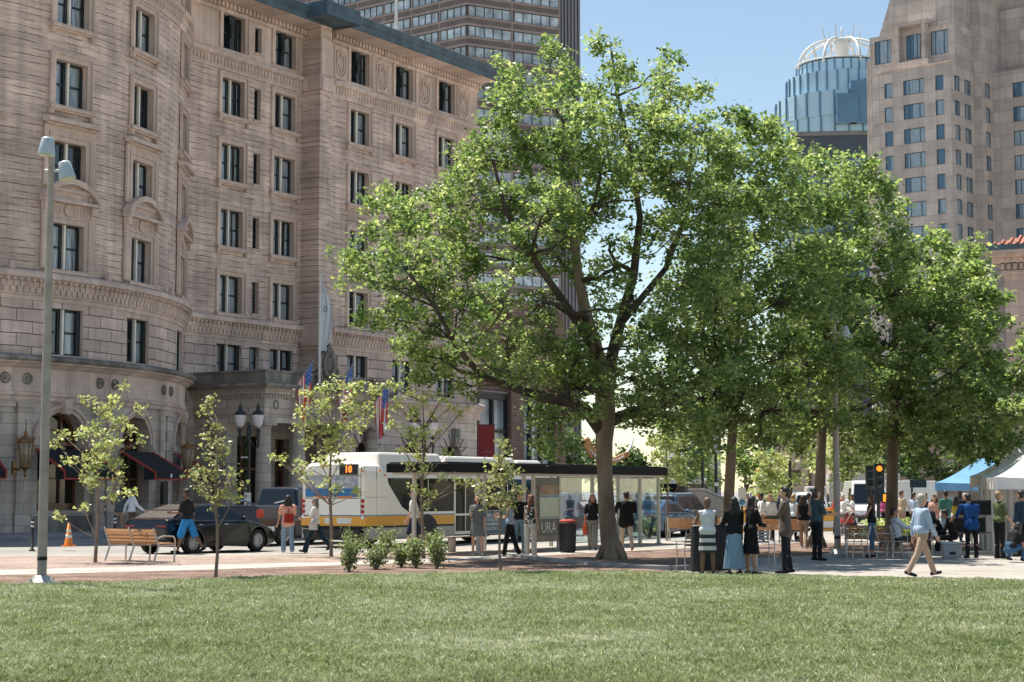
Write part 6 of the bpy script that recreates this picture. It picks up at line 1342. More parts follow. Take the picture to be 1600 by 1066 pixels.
# ================================================================== tables with black cloth
def cloth_table(px, py, w, h, label, col, nm='draped_table', dep=.6, round_=False):
    B = gp(px, py, .036); t = empty(nm, B, 0, label, 'table'); g = MB(); K = 40; V = []; per = []
    for i in range(K):
        a = 2 * math.pi * i / K; c, s_ = math.cos(a), math.sin(a); e_ = 1.0 if round_ else .5
        per.append((w / 2 * abs(c) ** e_ * (1 if c > 0 else -1), dep / 2 * abs(s_) ** e_ * (1 if s_ > 0 else -1)))
    for q_, z in ((1.0, h), (1.01, h - .03), (1.03, h * .5), (1.07, .02)):
        for i, (x, y) in enumerate(per): k_ = 1 + (q_ - 1) * (1 + .9 * math.sin(i * 2.4)); V.append((x * k_, y * k_, z))
    F_ = [tuple(range(K))]
    for r_ in range(3):
        for i in range(K): j = (i + 1) % K; F_.append((r_ * K + i, (r_ + 1) * K + i, (r_ + 1) * K + j, r_ * K + j))
    g.add(V, F_, sm=True); g.build('tablecloth', col, t); g = MB(); g.box(-w / 2 + .03, w / 2 - .03, -dep / 2 + .03, dep / 2 - .03, h - .02, h + .005); g.build('tabletop', M_GALV, t); return t
cloth_table(1095, 893, .42, 1.02, 'tall black-clothed stand left of the woman in the striped skirt', M_BLK, dep=.42, round_=True)
cloth_table(1121, 893, .55, 1.05, 'tall black-clothed table between the women in striped skirts', M_BLK, dep=.5, round_=True)
# ================================================================== tents
def tent(loc, rz, w, d, h, peak, col, label, walls=(), legm=None, val=.35):
    t = empty('canopy_tent', loc, rz, label, 'canopy tent'); g = MB(); V = []; F_ = []; N_ = 8
    # four concave roof sheets
    cor = [(-w / 2, -d / 2), (w / 2, -d / 2), (w / 2, d / 2), (-w / 2, d / 2)]
    for k_ in range(4):
        a, b = cor[k_], cor[(k_ + 1) % 4]; base = len(V)
        for j in range(N_ + 1):
            v = j / N_; z = h + (peak - h) * (v ** 1.35)
            for i in range(N_ + 1): s_ = i / N_; x = (a[0] + (b[0] - a[0]) * s_) * (1 - v); y = (a[1] + (b[1] - a[1]) * s_) * (1 - v); V.append((x, y, z - .05 * math.sin(math.pi * s_) * (1 - v)))
        for j in range(N_):
            for i in range(N_): q_ = base + j * (N_ + 1) + i; F_.append((q_, q_ + 1, q_ + N_ + 2, q_ + N_ + 1))
    g.add(V, F_, sm=True); V2 = [(x, y, z - .015) for x, y, z in V]; g.build('roof', col, t)
    g = MB()
    for k_ in range(4):
        a, b = cor[k_], cor[(k_ + 1) % 4]; M_ = 14; vs = []
        for i in range(M_ + 1):
            s_ = i / M_; x = a[0] + (b[0] - a[0]) * s_; y = a[1] + (b[1] - a[1]) * s_; wv = .02 * math.sin(i * 1.7); nx, ny = (b[1] - a[1]), -(b[0] - a[0]); l_ = math.hypot(nx, ny); zz = .05 * math.sin(math.pi * s_); vs += [(x, y, h - zz), (x + nx / l_ * wv, y + ny / l_ * wv, h - val)]
        g.add(vs, [(2 * i, 2 * i + 1, 2 * i + 3, 2 * i + 2) for i in range(M_)])
    g.build('valance', col, t)
    for x, y in cor: g = MB(); x2, y2 = x * .985, y * .985; g.box(x2 - .025, x2 + .025, y2 - .025, y2 + .025, 0, h - .05); g.box(x2 - .06, x2 + .06, y2 - .06, y2 + .06, 0, .02); g.build('leg', legm or M_WHITE, t)
    for wa in walls:
        g = MB(); a, b, f0, f1 = wa; M_ = 24; vs = []
        for i in range(M_ + 1):
            s_ = f0 + (f1 - f0) * i / M_; x = a[0] + (b[0] - a[0]) * s_; y = a[1] + (b[1] - a[1]) * s_; wv = .05 * math.sin(i * 1.9); vs += [(x + wv * .3, y + wv * .6, h - .02), (x + wv, y + wv * 1.2, .05)]
        g.add(vs, [(2 * i, 2 * i + 1, 2 * i + 3, 2 * i + 2) for i in range(M_)], sm=True); g.build('side_curtain', col, t)
    return t
def tent_at(px, Y): p = at(px, 766, Y); p.z = .02; return p
tw1 = tent_at(1634, 49.5); tent(tw1, R(-8), 3.2, 3.2, 2.2, 3.3, M_WHITEC, 'white canopy tent with gathered side curtains at the right edge, nearest us', walls=[((-1.6, -1.6), (-1.6, 1.6), .02, .3), ((-1.6, 1.6), (1.6, 1.6), 0, .5)])
tent(tent_at(1612, 54.5), R(-8), 3.4, 3.2, 2.28, 3.55, M_WHITEC, 'tall white canopy tent behind the nearest white one', walls=[((-1.7, -1.6), (-1.7, 1.6), .02, .3), ((-1.7, -1.6), (1.7, -1.6), 0, .1)])
tent(tent_at(1537, 74), R(-14), 4.0, 4.0, 2.15, 3.35, M_BLUEC, 'light blue canopy tent with white legs in front of the dark trees', legm=M_WHITE)
# market things
def black_case(x0px, y0, w, h, d, Y, label, nm='speaker_case', z=0.0, col=None):
    p = at(x0px, 766, Y); t = empty(nm, (p.x, p.y, z + .03), R(-6), label, 'speaker' if 'speaker' in nm else 'case'); g = MB(); g.box(-w / 2, w / 2, -d / 2, d / 2, 0, h); g.build('body', col or M_PLAST, t, bevel=.02)
    g = MB(); g.box(-w / 2 + .03, w / 2 - .03, -d / 2 - .012, -d / 2 - .002, .04, h - .04); g.build('front_panel', M_BLK, t); g = MB(); g.box(-w / 2 + .01, w / 2 - .01, -d / 2 + .02, d / 2 - .02, h, h + .02); g.build('top', M_GALV, t)
black_case(1512, 0, .9, .42, .5, 50, 'black equipment case, lower of two beside the blue-shirted man', 'equipment_case', .62); black_case(1524, 0, .95, .42, .5, 50.6, 'black equipment case, upper of two beside the blue-shirted man', 'equipment_case', 1.1)
p = at(1516, 766, 50.3); t = empty('folding_table', (p.x, p.y, .03), R(-6), 'low folding table that carries the black equipment cases', 'table'); g = MB(); g.box(-.75, .75, -.4, .4, .56, .6); g.build('tabletop', M_GALV, t)
for x in (-.7, .7):
    for y in (-.33, .33): g = MB(); g.tube([(x, y, 0), (x, y, .56)], .018, 6); g.build('leg', M_STEEL, t)
B = gp(1487, 872, .03); t = empty('cooler_box', B, R(-5), 'grey plastic cooler box with a dark latch on the paving', 'cooler'); g = MB(); g.box(-.24, .24, -.18, .18, 0, .36, taper=-.015); g.build('body', pm('grey cooler plastic', (.33, .36, .38), .5, .08, 3), t, bevel=.02); g = MB(); g.box(-.265, .265, -.205, .205, .362, .43); g.build('lid', pm('light grey lid', (.38, .41, .43), .5, .08, 3), t, bevel=.015); g = MB(); g.box(-.08, .08, -.215, -.19, .1, .17); g.build('latch', M_PLAST, t)
# ================================================================== cone, bollards
def cone(px, py, label):
    B = gp(px, py, .135); t = empty('traffic_cone', B, 0, label, 'traffic cone'); g = MB(); g.box(-.19, .19, -.19, .19, 0, .035); g.lathe([(.14, .035), (.13, .06), (.03, .72), (.02, .72)], 18); g.build('body', M_ORANGE, t); g = MB(); g.lathe([(.103, .26), (.089, .36)], 18); g.lathe([(.074, .44), (.062, .52)], 18); g.build('reflective_band', M_WHITE, t)
cone(107, 854, 'orange traffic cone with white bands on the hotel sidewalk')
def bollard(px, py, label):
    B = gp(px, py, .01); t = empty('bollard', B, 0, label, 'bollard', 'black flexible bollards by the hotel kerb'); g = MB(); g.lathe([(.1, 0), (.1, .03), (.05, .05), (.045, .95), (.03, 1.0)], 14); g.build('post', M_PLAST, t); g = MB(); g.lathe([(.0475, .72), (.0475, .78)], 14); g.lathe([(.0475, .84), (.0475, .9)], 14); g.build('reflective_band', M_WHITE, t)
bollard(50, 861, 'black bollard with white bands nearest the grey lamp post'); bollard(179, 851, 'black bollard with white bands behind the bench, by the two men')
# ================================================================== sculpture
p = at(952, 766, 95); sc_ = empty('sculpture', (p.x, p.y, 0), 0, 'curved white and orange crescent sculpture seen either side of the big trunk', 'sculpture'); g = MB(); g2 = MB(); zc_ = lambda py: at(952, py, 95).z
K = 18; V = []
for i in range(K + 1):
    a = R(190 + 165 * i / K); w = .35 + .75 * math.sin(math.pi * i / K); cx_, cz_ = 1.35 * math.cos(a), zc_(680) + 1.45 * math.sin(a)
    for y, o_ in ((-w, 0), (w, 0), (w, .06), (-w, .06)): V.append((cx_ * (1 - o_), y, cz_ + o_))
g.add(V, [(4 * i + a, 4 * i + b, 4 * (i + 1) + b, 4 * (i + 1) + a) for i in range(K) for a, b in ((0, 1), (1, 2), (2, 3), (3, 0))] + [(0, 3, 2, 1), (4 * K, 4 * K + 1, 4 * K + 2, 4 * K + 3)], sm=True); g.build('crescent', M_WHITE, sc_)
g = MB(); g.obox((-1.1, -.3, zc_(700)), (.5, .8, 1.1), 0, 0, R(-30)); g.obox((.5, -.8, zc_(716)), (1.2, .3, .3), 0, 0, R(-25)); g.build('panel', pm('orange wood panel', (.50, .23, .08), .5, .15, 3), sc_, bevel=.08)
g = MB(); g.tube([(0, 0, 0), (0, 0, zc_(724))], .12, 8); g.build('mast', M_GALV, sc_)
# ================================================================== street furniture beyond the bed
def pole_at(px, Y, z0, top, r_, m=None): 
    p = at(px, 766, Y); g = MB(); g.tube([(0, 0, 0), (0, 0, at(px, top, Y).z)], r_, 8); return p, g
def sign_post(px, Y, top, label, boards, nm='signpost', r_=.035, cat='sign'):
    p = at(px, 766, Y); t = empty(nm, (p.x, p.y, 0), 0, label, cat); g = MB(); g.tube([(0, 0, 0), (0, 0, at(px, top, Y).z)], r_, 8); g.build('pole', M_IRON, t)
    for (dx0, dx1, y0, y1, m, *shape) in boards:
        q = MB(); k = Y / F; z1, z0 = at(px, y0, Y).z, at(px, y1, Y).z
        if shape and shape[0] == 'disc': T_ = lambda x, y, z: ((dx0 + dx1) / 2 * k + x, -.09 - z, (z0 + z1) / 2 + y); q.T = T_; q.lathe([((z1 - z0) / 2, 0), ((z1 - z0) / 2, .01), (.01, .012)], 20)
        else: q.box(dx0 * k, dx1 * k, -.08 if not shape else -.1, -.05, z0, z1)
        q.build('board', m, t)
    return t
s1 = sign_post(1159, 64, 760, 'small white notice above a blue and white disc sign on a post', [(-6, 6, 762, 778, M_WHITE), (-6, 6, 779, 790, M_WHITE), (-4.5, 4.5, 780.5, 789.5, M_BB, 'disc')])
M_TEAL = pm('teal street sign', (.02, .28, .28), .5, .05)
sb = sign_post(1187, 92, 724, 'tall white and orange banner sign with rows of black dots', [(-6, 6, 732, 774, M_WHITE), (-6, 6, 731, 737, M_ORANGE, 'x'), (-6, 6, 773, 777, M_ORANGE, 'x'), (-5, 4, 781, 787, pm('yellow sign', (.8, .42, .03), .5, .05))], nm='banner_sign')
q = MB(); k = 92 / F
for i in range(5):
    for j in range(2): q.box((-4.2 + j * 3.2) * k, (-2.6 + j * 3.2) * k, -.11, -.1, at(1187, 744 + i * 5.5, 92).z, at(1187, 741.5 + i * 5.5, 92).z)
q.build('print', M_BLK, sb)
sign_post(1206, 98, 690, 'teal street name signs high on a pole under the leaves', [(-6, 0, 697, 711, M_TEAL), (-2, 6, 712, 721, M_TEAL, 'x')])
sign_post(1173, 88, 770, 'wooden direction board beside the banner sign', [(-14, 6, 775, 782, pm('pinkish sign board', (.55, .36, .28), .6, .05))])
M_AMB = pm('lit orange signal', (.9, .25, .03), .4, .02, emit=(1, .22, .015), es=.9); M_AMB2 = pm('dim signal lens', (.03, .05, .06), .2, .1)
def signal(px, Y, ytop, label, lit=0, ped=True, arm=0):
    p = at(px, 766, Y); t = empty('traffic_light', (p.x, p.y, 0), 0, label, 'traffic light', 'traffic lights at the junction'); k = Y / F; zt = at(px, ytop, Y).z; g = MB(); g.tube([(0, 0, 0), (0, 0, zt - .1)], .07, 8); g.lathe([(.2, 0), (.18, .5), (.08, .7)], 10); g.build('pole', M_IRON, t)
    g = MB(); g.box(-.2, .2, -.32, -.1, zt - 1.05, zt, 0)
    for i in range(3): g.obox((0, -.42, zt - .07 - i * .34), (.3, .24, .02))
    o = g.build('signal_head', M_IRON, t)
    for i in range(3):
        T_ = lambda x, y, z, i=i: (x, -.325 - z, zt - .2 - i * .34 + y); q = MB(T_); q.lathe([(.12, -.01), (.12, .01), (.01, .02)], 14); q.build('lens', M_AMB if i == lit else M_AMB2, o)
    if ped:
        g = MB(); g.box(.1, .6, -.3, -.1, zt - 1.62, zt - 1.2); o = g.build('pedestrian_signal', M_IRON, t)
        for dx in (.22, .47): q = MB(); q.obox((dx, -.305, zt - 1.41), (.16, .01, .3)); q.build('lens', M_AMB, o)
signal(1372, 72, 725, 'traffic light lit orange with two orange pedestrian signals'); signal(1359, 74, 728, 'unlit black traffic light just left of the lit one', lit=9, ped=False)
signal(1098, 105, 770, 'small traffic light with an orange lamp beyond the blue cars', lit=0, ped=False); signal(1066, 120, 716, 'distant orange signal left of the thin black poles', lit=0, ped=False)
for px, lb_ in ((1098, 'thin black bracket lamp pole left of the second plane tree'), (1119, 'thin black pole with a small white box beside the second plane tree')):
    p = at(px, 766, 98); t = empty('street_pole', (p.x, p.y, 0), 0, lb_, 'pole', 'thin black poles'); zt = at(px, 707, 98).z; g = MB(); g.tube([(0, 0, 0), (0, 0, zt)], .08, 8); g.build('pole', M_IRON, t)
    if px == 1098: g = MB(); g.tube([(0, 0, zt), (-.45, 0, zt)], .06, 6); g.build('arm', M_IRON, t)
    else: g = MB(); g.box(-.1, .12, -.15, -.05, zt - 1.9, zt - 1.7); g.build('box', M_WHITE, t)
p = at(1425, 766, 76); t = empty('street_sign', (p.x, p.y, 0), 0, 'wide black street sign on a pole behind the white-haired walker', 'sign'); g = MB(); g.tube([(0, 0, 0), (0, 0, at(1425, 750, 76).z)], .05, 8); g.build('pole', M_IRON, t); g = MB(); g.box(-.1, .62, -.08, -.04, at(1425, 762, 76).z, at(1425, 750, 76).z); g.build('board', M_IRON, t); g = MB(); g.box(-.4, .15, -.06, -.02, at(1425, 751, 76).z, at(1425, 749.5, 76).z); g.build('lamp', M_WHITE, t)
# ramp wall of the underpass
a = at(1089, 766, 84); b = at(1185, 766, 92); g = MB(); d_ = (b - a); ang = math.atan2(d_.y, d_.x); g.yprism([(0, 0), (d_.length, 0), (d_.length, .55), (.9, 1.8), (0, 1.8)], 0, .4); t = empty('ramp_wall', (a.x, a.y, 0), ang, 'concrete ramp wall with sloping coping behind the blue cars', 'wall'); g.build('wall_body', pm('aged concrete', (.34, .29, .24), .85, .15, 1.5), t); g = MB(); g.yprism([(.9, 1.83), (d_.length, .58), (d_.length, .66), (.9, 1.95), (-.05, 1.95), (-.05, 1.83)], -.05, .45); g.build('coping', M_STRIP, t)
def barrier(px, py, w, label, col):
    B = gp(px, py, .0); t = empty('road_barrier', B, R(-8), label, 'barrier', 'orange road barriers'); g = MB(); g.box(-w / 2, w / 2, -.25, .25, 0, .12); g.box(-w / 2, w / 2, -.12, .12, .12, 1.05, taper=.04); g.build('body', col, t, bevel=.03); g = MB(); g.box(-w / 2 + .1, w / 2 - .1, -.135, -.1, .15, .45); g.build('panel', M_WHITE, t)
barrier(1290, 830, 1.1, 'orange plastic barrier between the bearded man and the lamp post', pm('orange yellow barrier', (.85, .40, .06), .5, .05)); barrier(1168, 832, .9, 'orange plastic barrier behind the women in black', bpy.data.materials['orange yellow barrier'])
# parked and passing cars beyond
car_by('sedan', 'parked_car', 'steel blue sedan parked just right of the shelter glass', 1062, 839, HROT + .12, p_blue); car_by('suv', 'parked_car', 'blue-grey estate car with roof rails behind the steel blue sedan', 1092, 836, HROT + .12, p_bg)
car_by('suv', 'parked_car', 'dark blue estate car seen through the shelter glass', 896, 838, HROT, p_blue)
G4 = 'cars queuing down the street'
for i, (kd, px, Y, rz, col, lb_) in enumerate([('sedan', 1217, 84, R(10), p_navy, 'navy car behind the man in the blazer'), ('suv', 1240, 120, R(75), p_dk, 'dark estate car left of the white one'), ('sedan', 1250, 136, R(75), p_dk, 'dark sedan farthest down the queue'), ('suv', 1259, 108, R(75), p_sil, 'silver estate car in the queue'), ('suv', 1266, 92, R(80), p_wht, 'white estate car left of the third plane tree'), ('sedan', 1232, 146, R(75), p_red, 'dark red car far down the street'), ('suv', 1040, 92, R(20), p_dk, 'dark car by the parked blue cars')]):
    p = at(px, 766, Y); vehicle(kd, 'queued_car', lb_, (p.x, p.y, 0), rz, col, group=G4, detail=False)
p = at(1352, 766, 88); vehicle('van', 'white_van', 'white van facing left behind the long-haired woman', (p.x, p.y, 0), R(-95), p_wht, cat='van', detail=False)
def box_truck(px, Y, w, h, d, rz, col, label, z0=.6):
    p = at(px, 766, Y); t = empty('box_truck', (p.x, p.y, 0), rz, label, 'truck'); g = MB(); g.box(-w / 2, w / 2, -d / 2, d / 2, z0, h); g.build('cargo_box', col, t, bevel=.04); g = MB(); g.box(-w / 2 - 1.5, -w / 2 - .05, -d / 2 + .1, d / 2 - .1, .5, h * .72, taper=.1); cb = g.build('cab', p_wht, t, bevel=.08); g = MB(); g.box(-w / 2 - 1.2, -w / 2 - .3, -d / 2 + .05, -d / 2 + .16, h * .45, h * .66); g.build('window', M_CGLASS, cb)
    for x in (-w / 2 - .7, w / 2 - .8):
        for s_ in (-1, 1): T_ = lambda a_, b_, c_, x=x, s_=s_: (x + a_, s_ * (d / 2 - .15) + c_, .45 + b_); q = MB(T_); q.lathe([(.2, -.12), (.45, -.12), (.45, .12), (.2, .12), (.2, -.12)], 16); q.build('wheel', M_TYRE, t)
box_truck(1348, 112, 4.5, 2.9, 2.3, R(-5), pm('beige box panels', (.5, .46, .42), .6, .05), 'beige box truck behind the white van'); box_truck(1402, 104, 4.0, 2.4, 2.2, R(4), M_WHITE, 'low white box truck behind the fourth plane tree')
p = at(1062, 766, 125); tb = empty('yellow_school_bus', (p.x, p.y, 0), R(70), 'small yellow and white bus beyond the blue cars', 'bus'); g = MB(); g.box(-3.5, 3.5, -1.2, 1.2, .5, 2.7); g.build('body', M_WHITE, tb, bevel=.1); g = MB(); g.box(-3.52, 3.52, -1.22, 1.22, .8, 1.35); g.build('yellow_band', M_BY, tb); g = MB(); g.box(-3.54, 3.54, -1.23, 1.23, 1.6, 2.3); g.build('window', M_CGLASS, tb)
for x in (-2.3, 2.3):
    for s_ in (-1, 1): T_ = lambda a_, b_, c_, x=x, s_=s_: (x + a_, s_ * 1.1 + c_, .45 + b_); q = MB(T_); q.lathe([(.2, -.12), (.45, -.12), (.45, .12), (.2, .12), (.2, -.12)], 16); q.build('wheel', M_TYRE, tb)
# green planting strip behind the chairs
rs = np.random.RandomState(77); C = np.stack([np.linspace(0, 1, 900), rs.uniform(0, 1, 900), rs.uniform(.1, .55, 900)], 1)
a, b = gp(1368, 846), gp(1432, 844); Cw = np.array([a.x, a.y, 0])[None] + C[:, :1] * np.array([b.x - a.x, b.y - a.y, 0])[None] + np.stack([C[:, 1] * 0, C[:, 1] * 2.0, C[:, 2]], 1)
V, F_, n_ = leaves_np(Cw, rs, 8, .12, .16, up=.2); o = npmesh('tall_grass_planting', V, F_, M_LEAFY, attr=np.repeat(np.clip(.5 + rs.normal(0, .2, n_), 0, 1), 2)); o['kind'] = 'stuff'; o['label'] = 'bright green ornamental grass planting behind the chairs'
# ================================================================== people
def skin(n_, c): return pm(n_, c, .5, .06, 8, spec=.35)
SK = dict(light=skin('light skin', (.52, .30, .21)), tan=skin('tanned skin', (.40, .215, .14)), brown=skin('brown skin', (.20, .10, .06)), deep=skin('deep brown skin', (.10, .05, .032)))
def cl(name, c, var=.12, sc=9, bump=.35): return bpy.data.materials[name] if name in bpy.data.materials else pm(name, c, .85, var, sc, bump=bump, bscale=14, spec=.2)
def stripes(name, c1, c2, scale, axis='Z', noise=False):
    m, nt, b = _m(name); L = nt.links.new; N = nt.nodes.new; b.inputs['Roughness'].default_value = .85
    tc = N('ShaderNodeTexCoord')
    if noise: w = N('ShaderNodeTexVoronoi'); w.inputs['Scale'].default_value = scale; out = w.outputs['Distance']; L(tc.outputs['Object'], w.inputs['Vector'])
    else: w = N('ShaderNodeTexWave'); w.bands_direction = axis; w.inputs['Scale'].default_value = scale; w.inputs['Distortion'].default_value = .6; w.inputs['Detail Scale'].default_value = .5; out = w.outputs['Fac']; L(tc.outputs['Object'], w.inputs['Vector'])
    cr = N('ShaderNodeValToRGB'); cr.color_ramp.elements[0].position = .42; cr.color_ramp.elements[1].position = .52; cr.color_ramp.elements[0].color = rgb(c1); cr.color_ramp.elements[1].color = rgb(c2); L(out, cr.inputs[0]); L(cr.outputs[0], b.inputs['Base Color']); return m
M_EYE = pm('dark eye', (.02, .015, .012), .3, .1); M_LIP = pm('lip colour', (.30, .10, .08), .5, .1)
def cap_(g, a, b, ra, rb, k=12):
    g.tube([a, Vector(a).lerp(Vector(b), .5), b], [ra, (ra + rb) / 2, rb], k); g.ell(a, ra, k, 8); g.ell(b, rb, k, 8)
def remesh(g, name, mat, parent, vox, smooth=2):
    o = g.build(name, mat, parent)
    r_ = o.modifiers.new('r', 'REMESH'); r_.mode = 'VOXEL'; r_.voxel_size = vox; r_.use_smooth_shade = True
    if smooth: s_ = o.modifiers.new('s', 'SMOOTH'); s_.iterations = smooth; s_.factor = .5
    return o
def rx(v, a): c, s_ = math.cos(a), math.sin(a); return Vector((v.x, v.y * c - v.z * s_, v.y * s_ + v.z * c))
def person(loc, face, label, H=1.72, lean=0, legs=((0, 0, 3), (0, 0, 3)), arms=((0, 8, 12, 0), (0, 8, 12, 0)), head=(0, 0), skin_='light', hair=(.03, .02, .015), hairlen=0, top=None, topm=None, sleeve=.45, bottom='pants', botm=None, botlen=1.0, shoe=None, near=True, build=1.0, seat=None, female=False, flare=1.0, glasses=False, hem=.0, beard=False, bag=None, item=None, vox=None, coat=False, bald=False, group=None):
    """face = direction faced (degrees, 0 = away from camera, 90 = to the left)."""
    s = H / 1.75; rz = R(face); t = empty('person', loc, rz, label, 'person', group)
    W_ = build; V3 = Vector; sh_w = (.165 if female else .19) * W_; hip_w = .095
    pel = V3((0, 0, 0)); up = lambda v: rx(V3(v), -R(lean))    # upper body turns about the pelvis; +lean = forward (+y)
    J = {'pel': pel, 'chest': up((0, .0, .34)), 'neck': up((0, -.005, .52)), 'hd': up((0, .01, .68))}
    for i, sx in enumerate((-1, 1)):
        th, kn, ou = legs[i]; hip = V3((sx * hip_w, 0, -.04)); d1 = V3((sx * math.sin(R(ou)), math.sin(R(th)), -math.cos(R(th)) * math.cos(R(ou)))).normalized(); knee = hip + d1 * .43
        a2 = th - kn; d2 = V3((sx * math.sin(R(ou)) * .5, math.sin(R(a2)), -math.cos(R(a2)))).normalized(); ank = knee + d2 * .41
        J['hip%d' % i], J['kn%d' % i], J['an%d' % i] = hip, knee, ank
        fa = max(-.75, min(.5, R(a2) * .55)); J['toe%d' % i] = ank + V3((sx * .02, .15 * math.cos(fa), -.045 + .15 * math.sin(fa))); J['heel%d' % i] = ank + V3((0, -.055 * math.cos(fa), -.045 - .05 * math.sin(fa)))
        sh = up((sx * sh_w, 0, .46)); fw, ab, el, inn = arms[i]
        e1 = up((sx * math.sin(R(ab)), math.sin(R(fw)), -math.cos(R(fw)) * math.cos(R(ab)))).normalized(); elb = sh + e1 * .29
        f2 = fw + el; e2 = up((sx * math.sin(R(ab)) * .6 - sx * math.sin(R(inn)), math.sin(R(f2)), -math.cos(R(f2)))).normalized(); wr = elb + e2 * .25
        J['sh%d' % i], J['el%d' % i], J['wr%d' % i], J['hd_dir%d' % i] = sh, elb, wr, e2
    zmin = min(min(J['toe%d' % i].z, J['heel%d' % i].z, J['an%d' % i].z - .06) for i in (0, 1)) - .025
    off = V3((0, 0, -zmin if seat is None else (seat + .09) / s))
    for k_ in J:
        if not k_.startswith('hd_dir'): J[k_] = J[k_] + off
    S = lambda v: tuple(V3(v) * s)
    P = {k_: (V3(v) * s if not k_.startswith('hd_dir') else v) for k_, v in J.items()}
    R_ = lambda v: V3(v) * s
    vb = vox or (.0085 if near else .016); vc = .012 if near else .019
    M_S = SK[skin_]
    # head frame
    hy, hp = R(head[0]), R(head[1]); HM = Matrix.Rotation(hy, 3, 'Z') @ Matrix.Rotation(-hp - R(lean) * .6, 3, 'X'); hc = P['hd']
    hv = lambda x, y, z: tuple(hc + HM @ (V3((x, y, z)) * s))
    g = MB()
    g.ell(hv(0, -.012, .035), (.078 * s, .094 * s, .098 * s), 18, 14, M=HM); g.ell(hv(0, .022, -.045), (.058 * s, .066 * s, .078 * s), 14, 10, M=HM); g.ell(hv(0, .05, -.085), (.03 * s, .03 * s, .026 * s), 10, 8, M=HM)
    g.tube([hv(0, .078, .02), hv(0, .104, -.022), hv(0, .088, -.034)], [.009 * s, .016 * s, .012 * s], 8)
    for sx in (-1, 1): g.ell(hv(sx * .079, -.008, -.005), (.012 * s, .02 * s, .032 * s), 8, 8, M=HM)
    cap_(g, P['neck'] - R_((0, 0, .03)), hc + HM @ (V3((0, -.018, -.06)) * s), .056 * s * (1 if not female else .88), .05 * s * (1 if not female else .86))
    cap_(g, P['sh0'], P['sh1'], .045 * s, .045 * s)
    cap_(g, P['chest'], P['pel'], .07 * s, .075 * s)
    for i, sx in enumerate((-1, 1)):
        af = .85 if female else 1.0
        cap_(g, P['sh%d' % i], P['el%d' % i], .047 * s * af, .038 * s * af); cap_(g, P['el%d' % i], P['wr%d' % i], .038 * s * af, .026 * s * af)
        cap_(g, P['hip%d' % i], P['kn%d' % i], .074 * s, .052 * s); mid = P['kn%d' % i].lerp(P['an%d' % i], .3) + V3((0, -.012, 0)) * s; cap_(g, P['kn%d' % i], mid, .05 * s, .052 * s); cap_(g, mid, P['an%d' % i], .052 * s, .033 * s)
        cap_(g, P['heel%d' % i] + V3((0, 0, .01)), P['toe%d' % i] + V3((0, 0, .008)), .03 * s, .028 * s)
        cap_(g, P['an%d' % i], P['heel%d' % i], .034 * s, .028 * s)
        # hand: palm, four fingers of different length, thumb from the side of the palm
        d = P['hd_dir%d' % i].normalized(); wr = P['wr%d' % i]; side = V3((0, 1, 0)) if abs(d.y) < .8 else V3((0, 0, 1)); fwd = (side - d * side.dot(d)).normalized(); inn_ = d.cross(fwd) * (1 if sx < 0 else -1)
        pc = wr + d * .045 * s
        for q in (-1, -.33, .33, 1): g.tube([tuple(wr + fwd * q * .012 * s), tuple(wr + d * .05 * s + fwd * q * .026 * s), tuple(wr + d * .088 * s + fwd * q * .030 * s)], [.013 * s, .014 * s, .011 * s], 8)
        for q, ln in ((-1, .055), (-.33, .068), (.33, .074), (1, .066)):
            b0 = wr + d * .088 * s + fwd * q * .028 * s; b1 = b0 + (d + inn_ * -.25).normalized() * ln * .5 * s; b2 = b1 + (d * .8 - inn_ * .6).normalized() * ln * .5 * s; cap_(g, b0, b1, .0095 * s, .009 * s, 8); cap_(g, b1, b2, .009 * s, .0078 * s, 8)
        t0 = wr + d * .03 * s + fwd * .024 * s; t1 = t0 + (d * .6 + fwd * .7 - inn_ * .2).normalized() * .035 * s; t2 = t1 + (d * .9 + fwd * .15 - inn_ * .3).normalized() * .03 * s; cap_(g, t0, t1, .013 * s, .011 * s, 8); cap_(g, t1, t2, .0105 * s, .009 * s, 8)
    remesh(g, 'body', M_S, t, vb, 1)
    # face
    if near:
        for sx in (-1, 1): q = MB(); q.ell(hv(sx * .031, .076, .018), (.013 * s, .008 * s, .008 * s), 8, 6, M=HM); q.obox(hv(sx * .031, .083, .036), (.03 * s, .006 * s, .006 * s), hy); q.build('eye', M_EYE, t)
        q = MB(); q.ell(hv(0, .085, -.062), (.024 * s, .008 * s, .007 * s), 10, 6, M=HM); q.build('mouth', M_LIP, t)
    if glasses: q = MB(); [q.ell(hv(sx * .033, .088, .016), (.027 * s, .008 * s, .019 * s), 10, 6, M=HM) for sx in (-1, 1)]; q.tube([hv(-.08, .0, .02), hv(-.06, .082, .022), hv(.06, .082, .022), hv(.08, .0, .02)], .004 * s, 5); q.build('sunglasses', M_BLK, t)
    # hair
    if not bald:
        M_H = pm('hair of ' + str(round(hair[0], 3)) + str(round(hair[2], 3)), hair, .5, .3, 30, bump=.6, bscale=60) if ('hair of ' + str(round(hair[0], 3)) + str(round(hair[2], 3))) not in bpy.data.materials else bpy.data.materials['hair of ' + str(round(hair[0], 3)) + str(round(hair[2], 3))]
        g = MB(); g.ell(hv(0, -.022, .052), (.087 * s, .096 * s, .096 * s), 16, 12, M=HM); g.ell(hv(0, -.05, -.01), (.078 * s, .062 * s, .075 * s), 14, 10, M=HM); g.ell(hv(0, .035, .105), (.062 * s, .045 * s, .03 * s), 12, 8, M=HM)
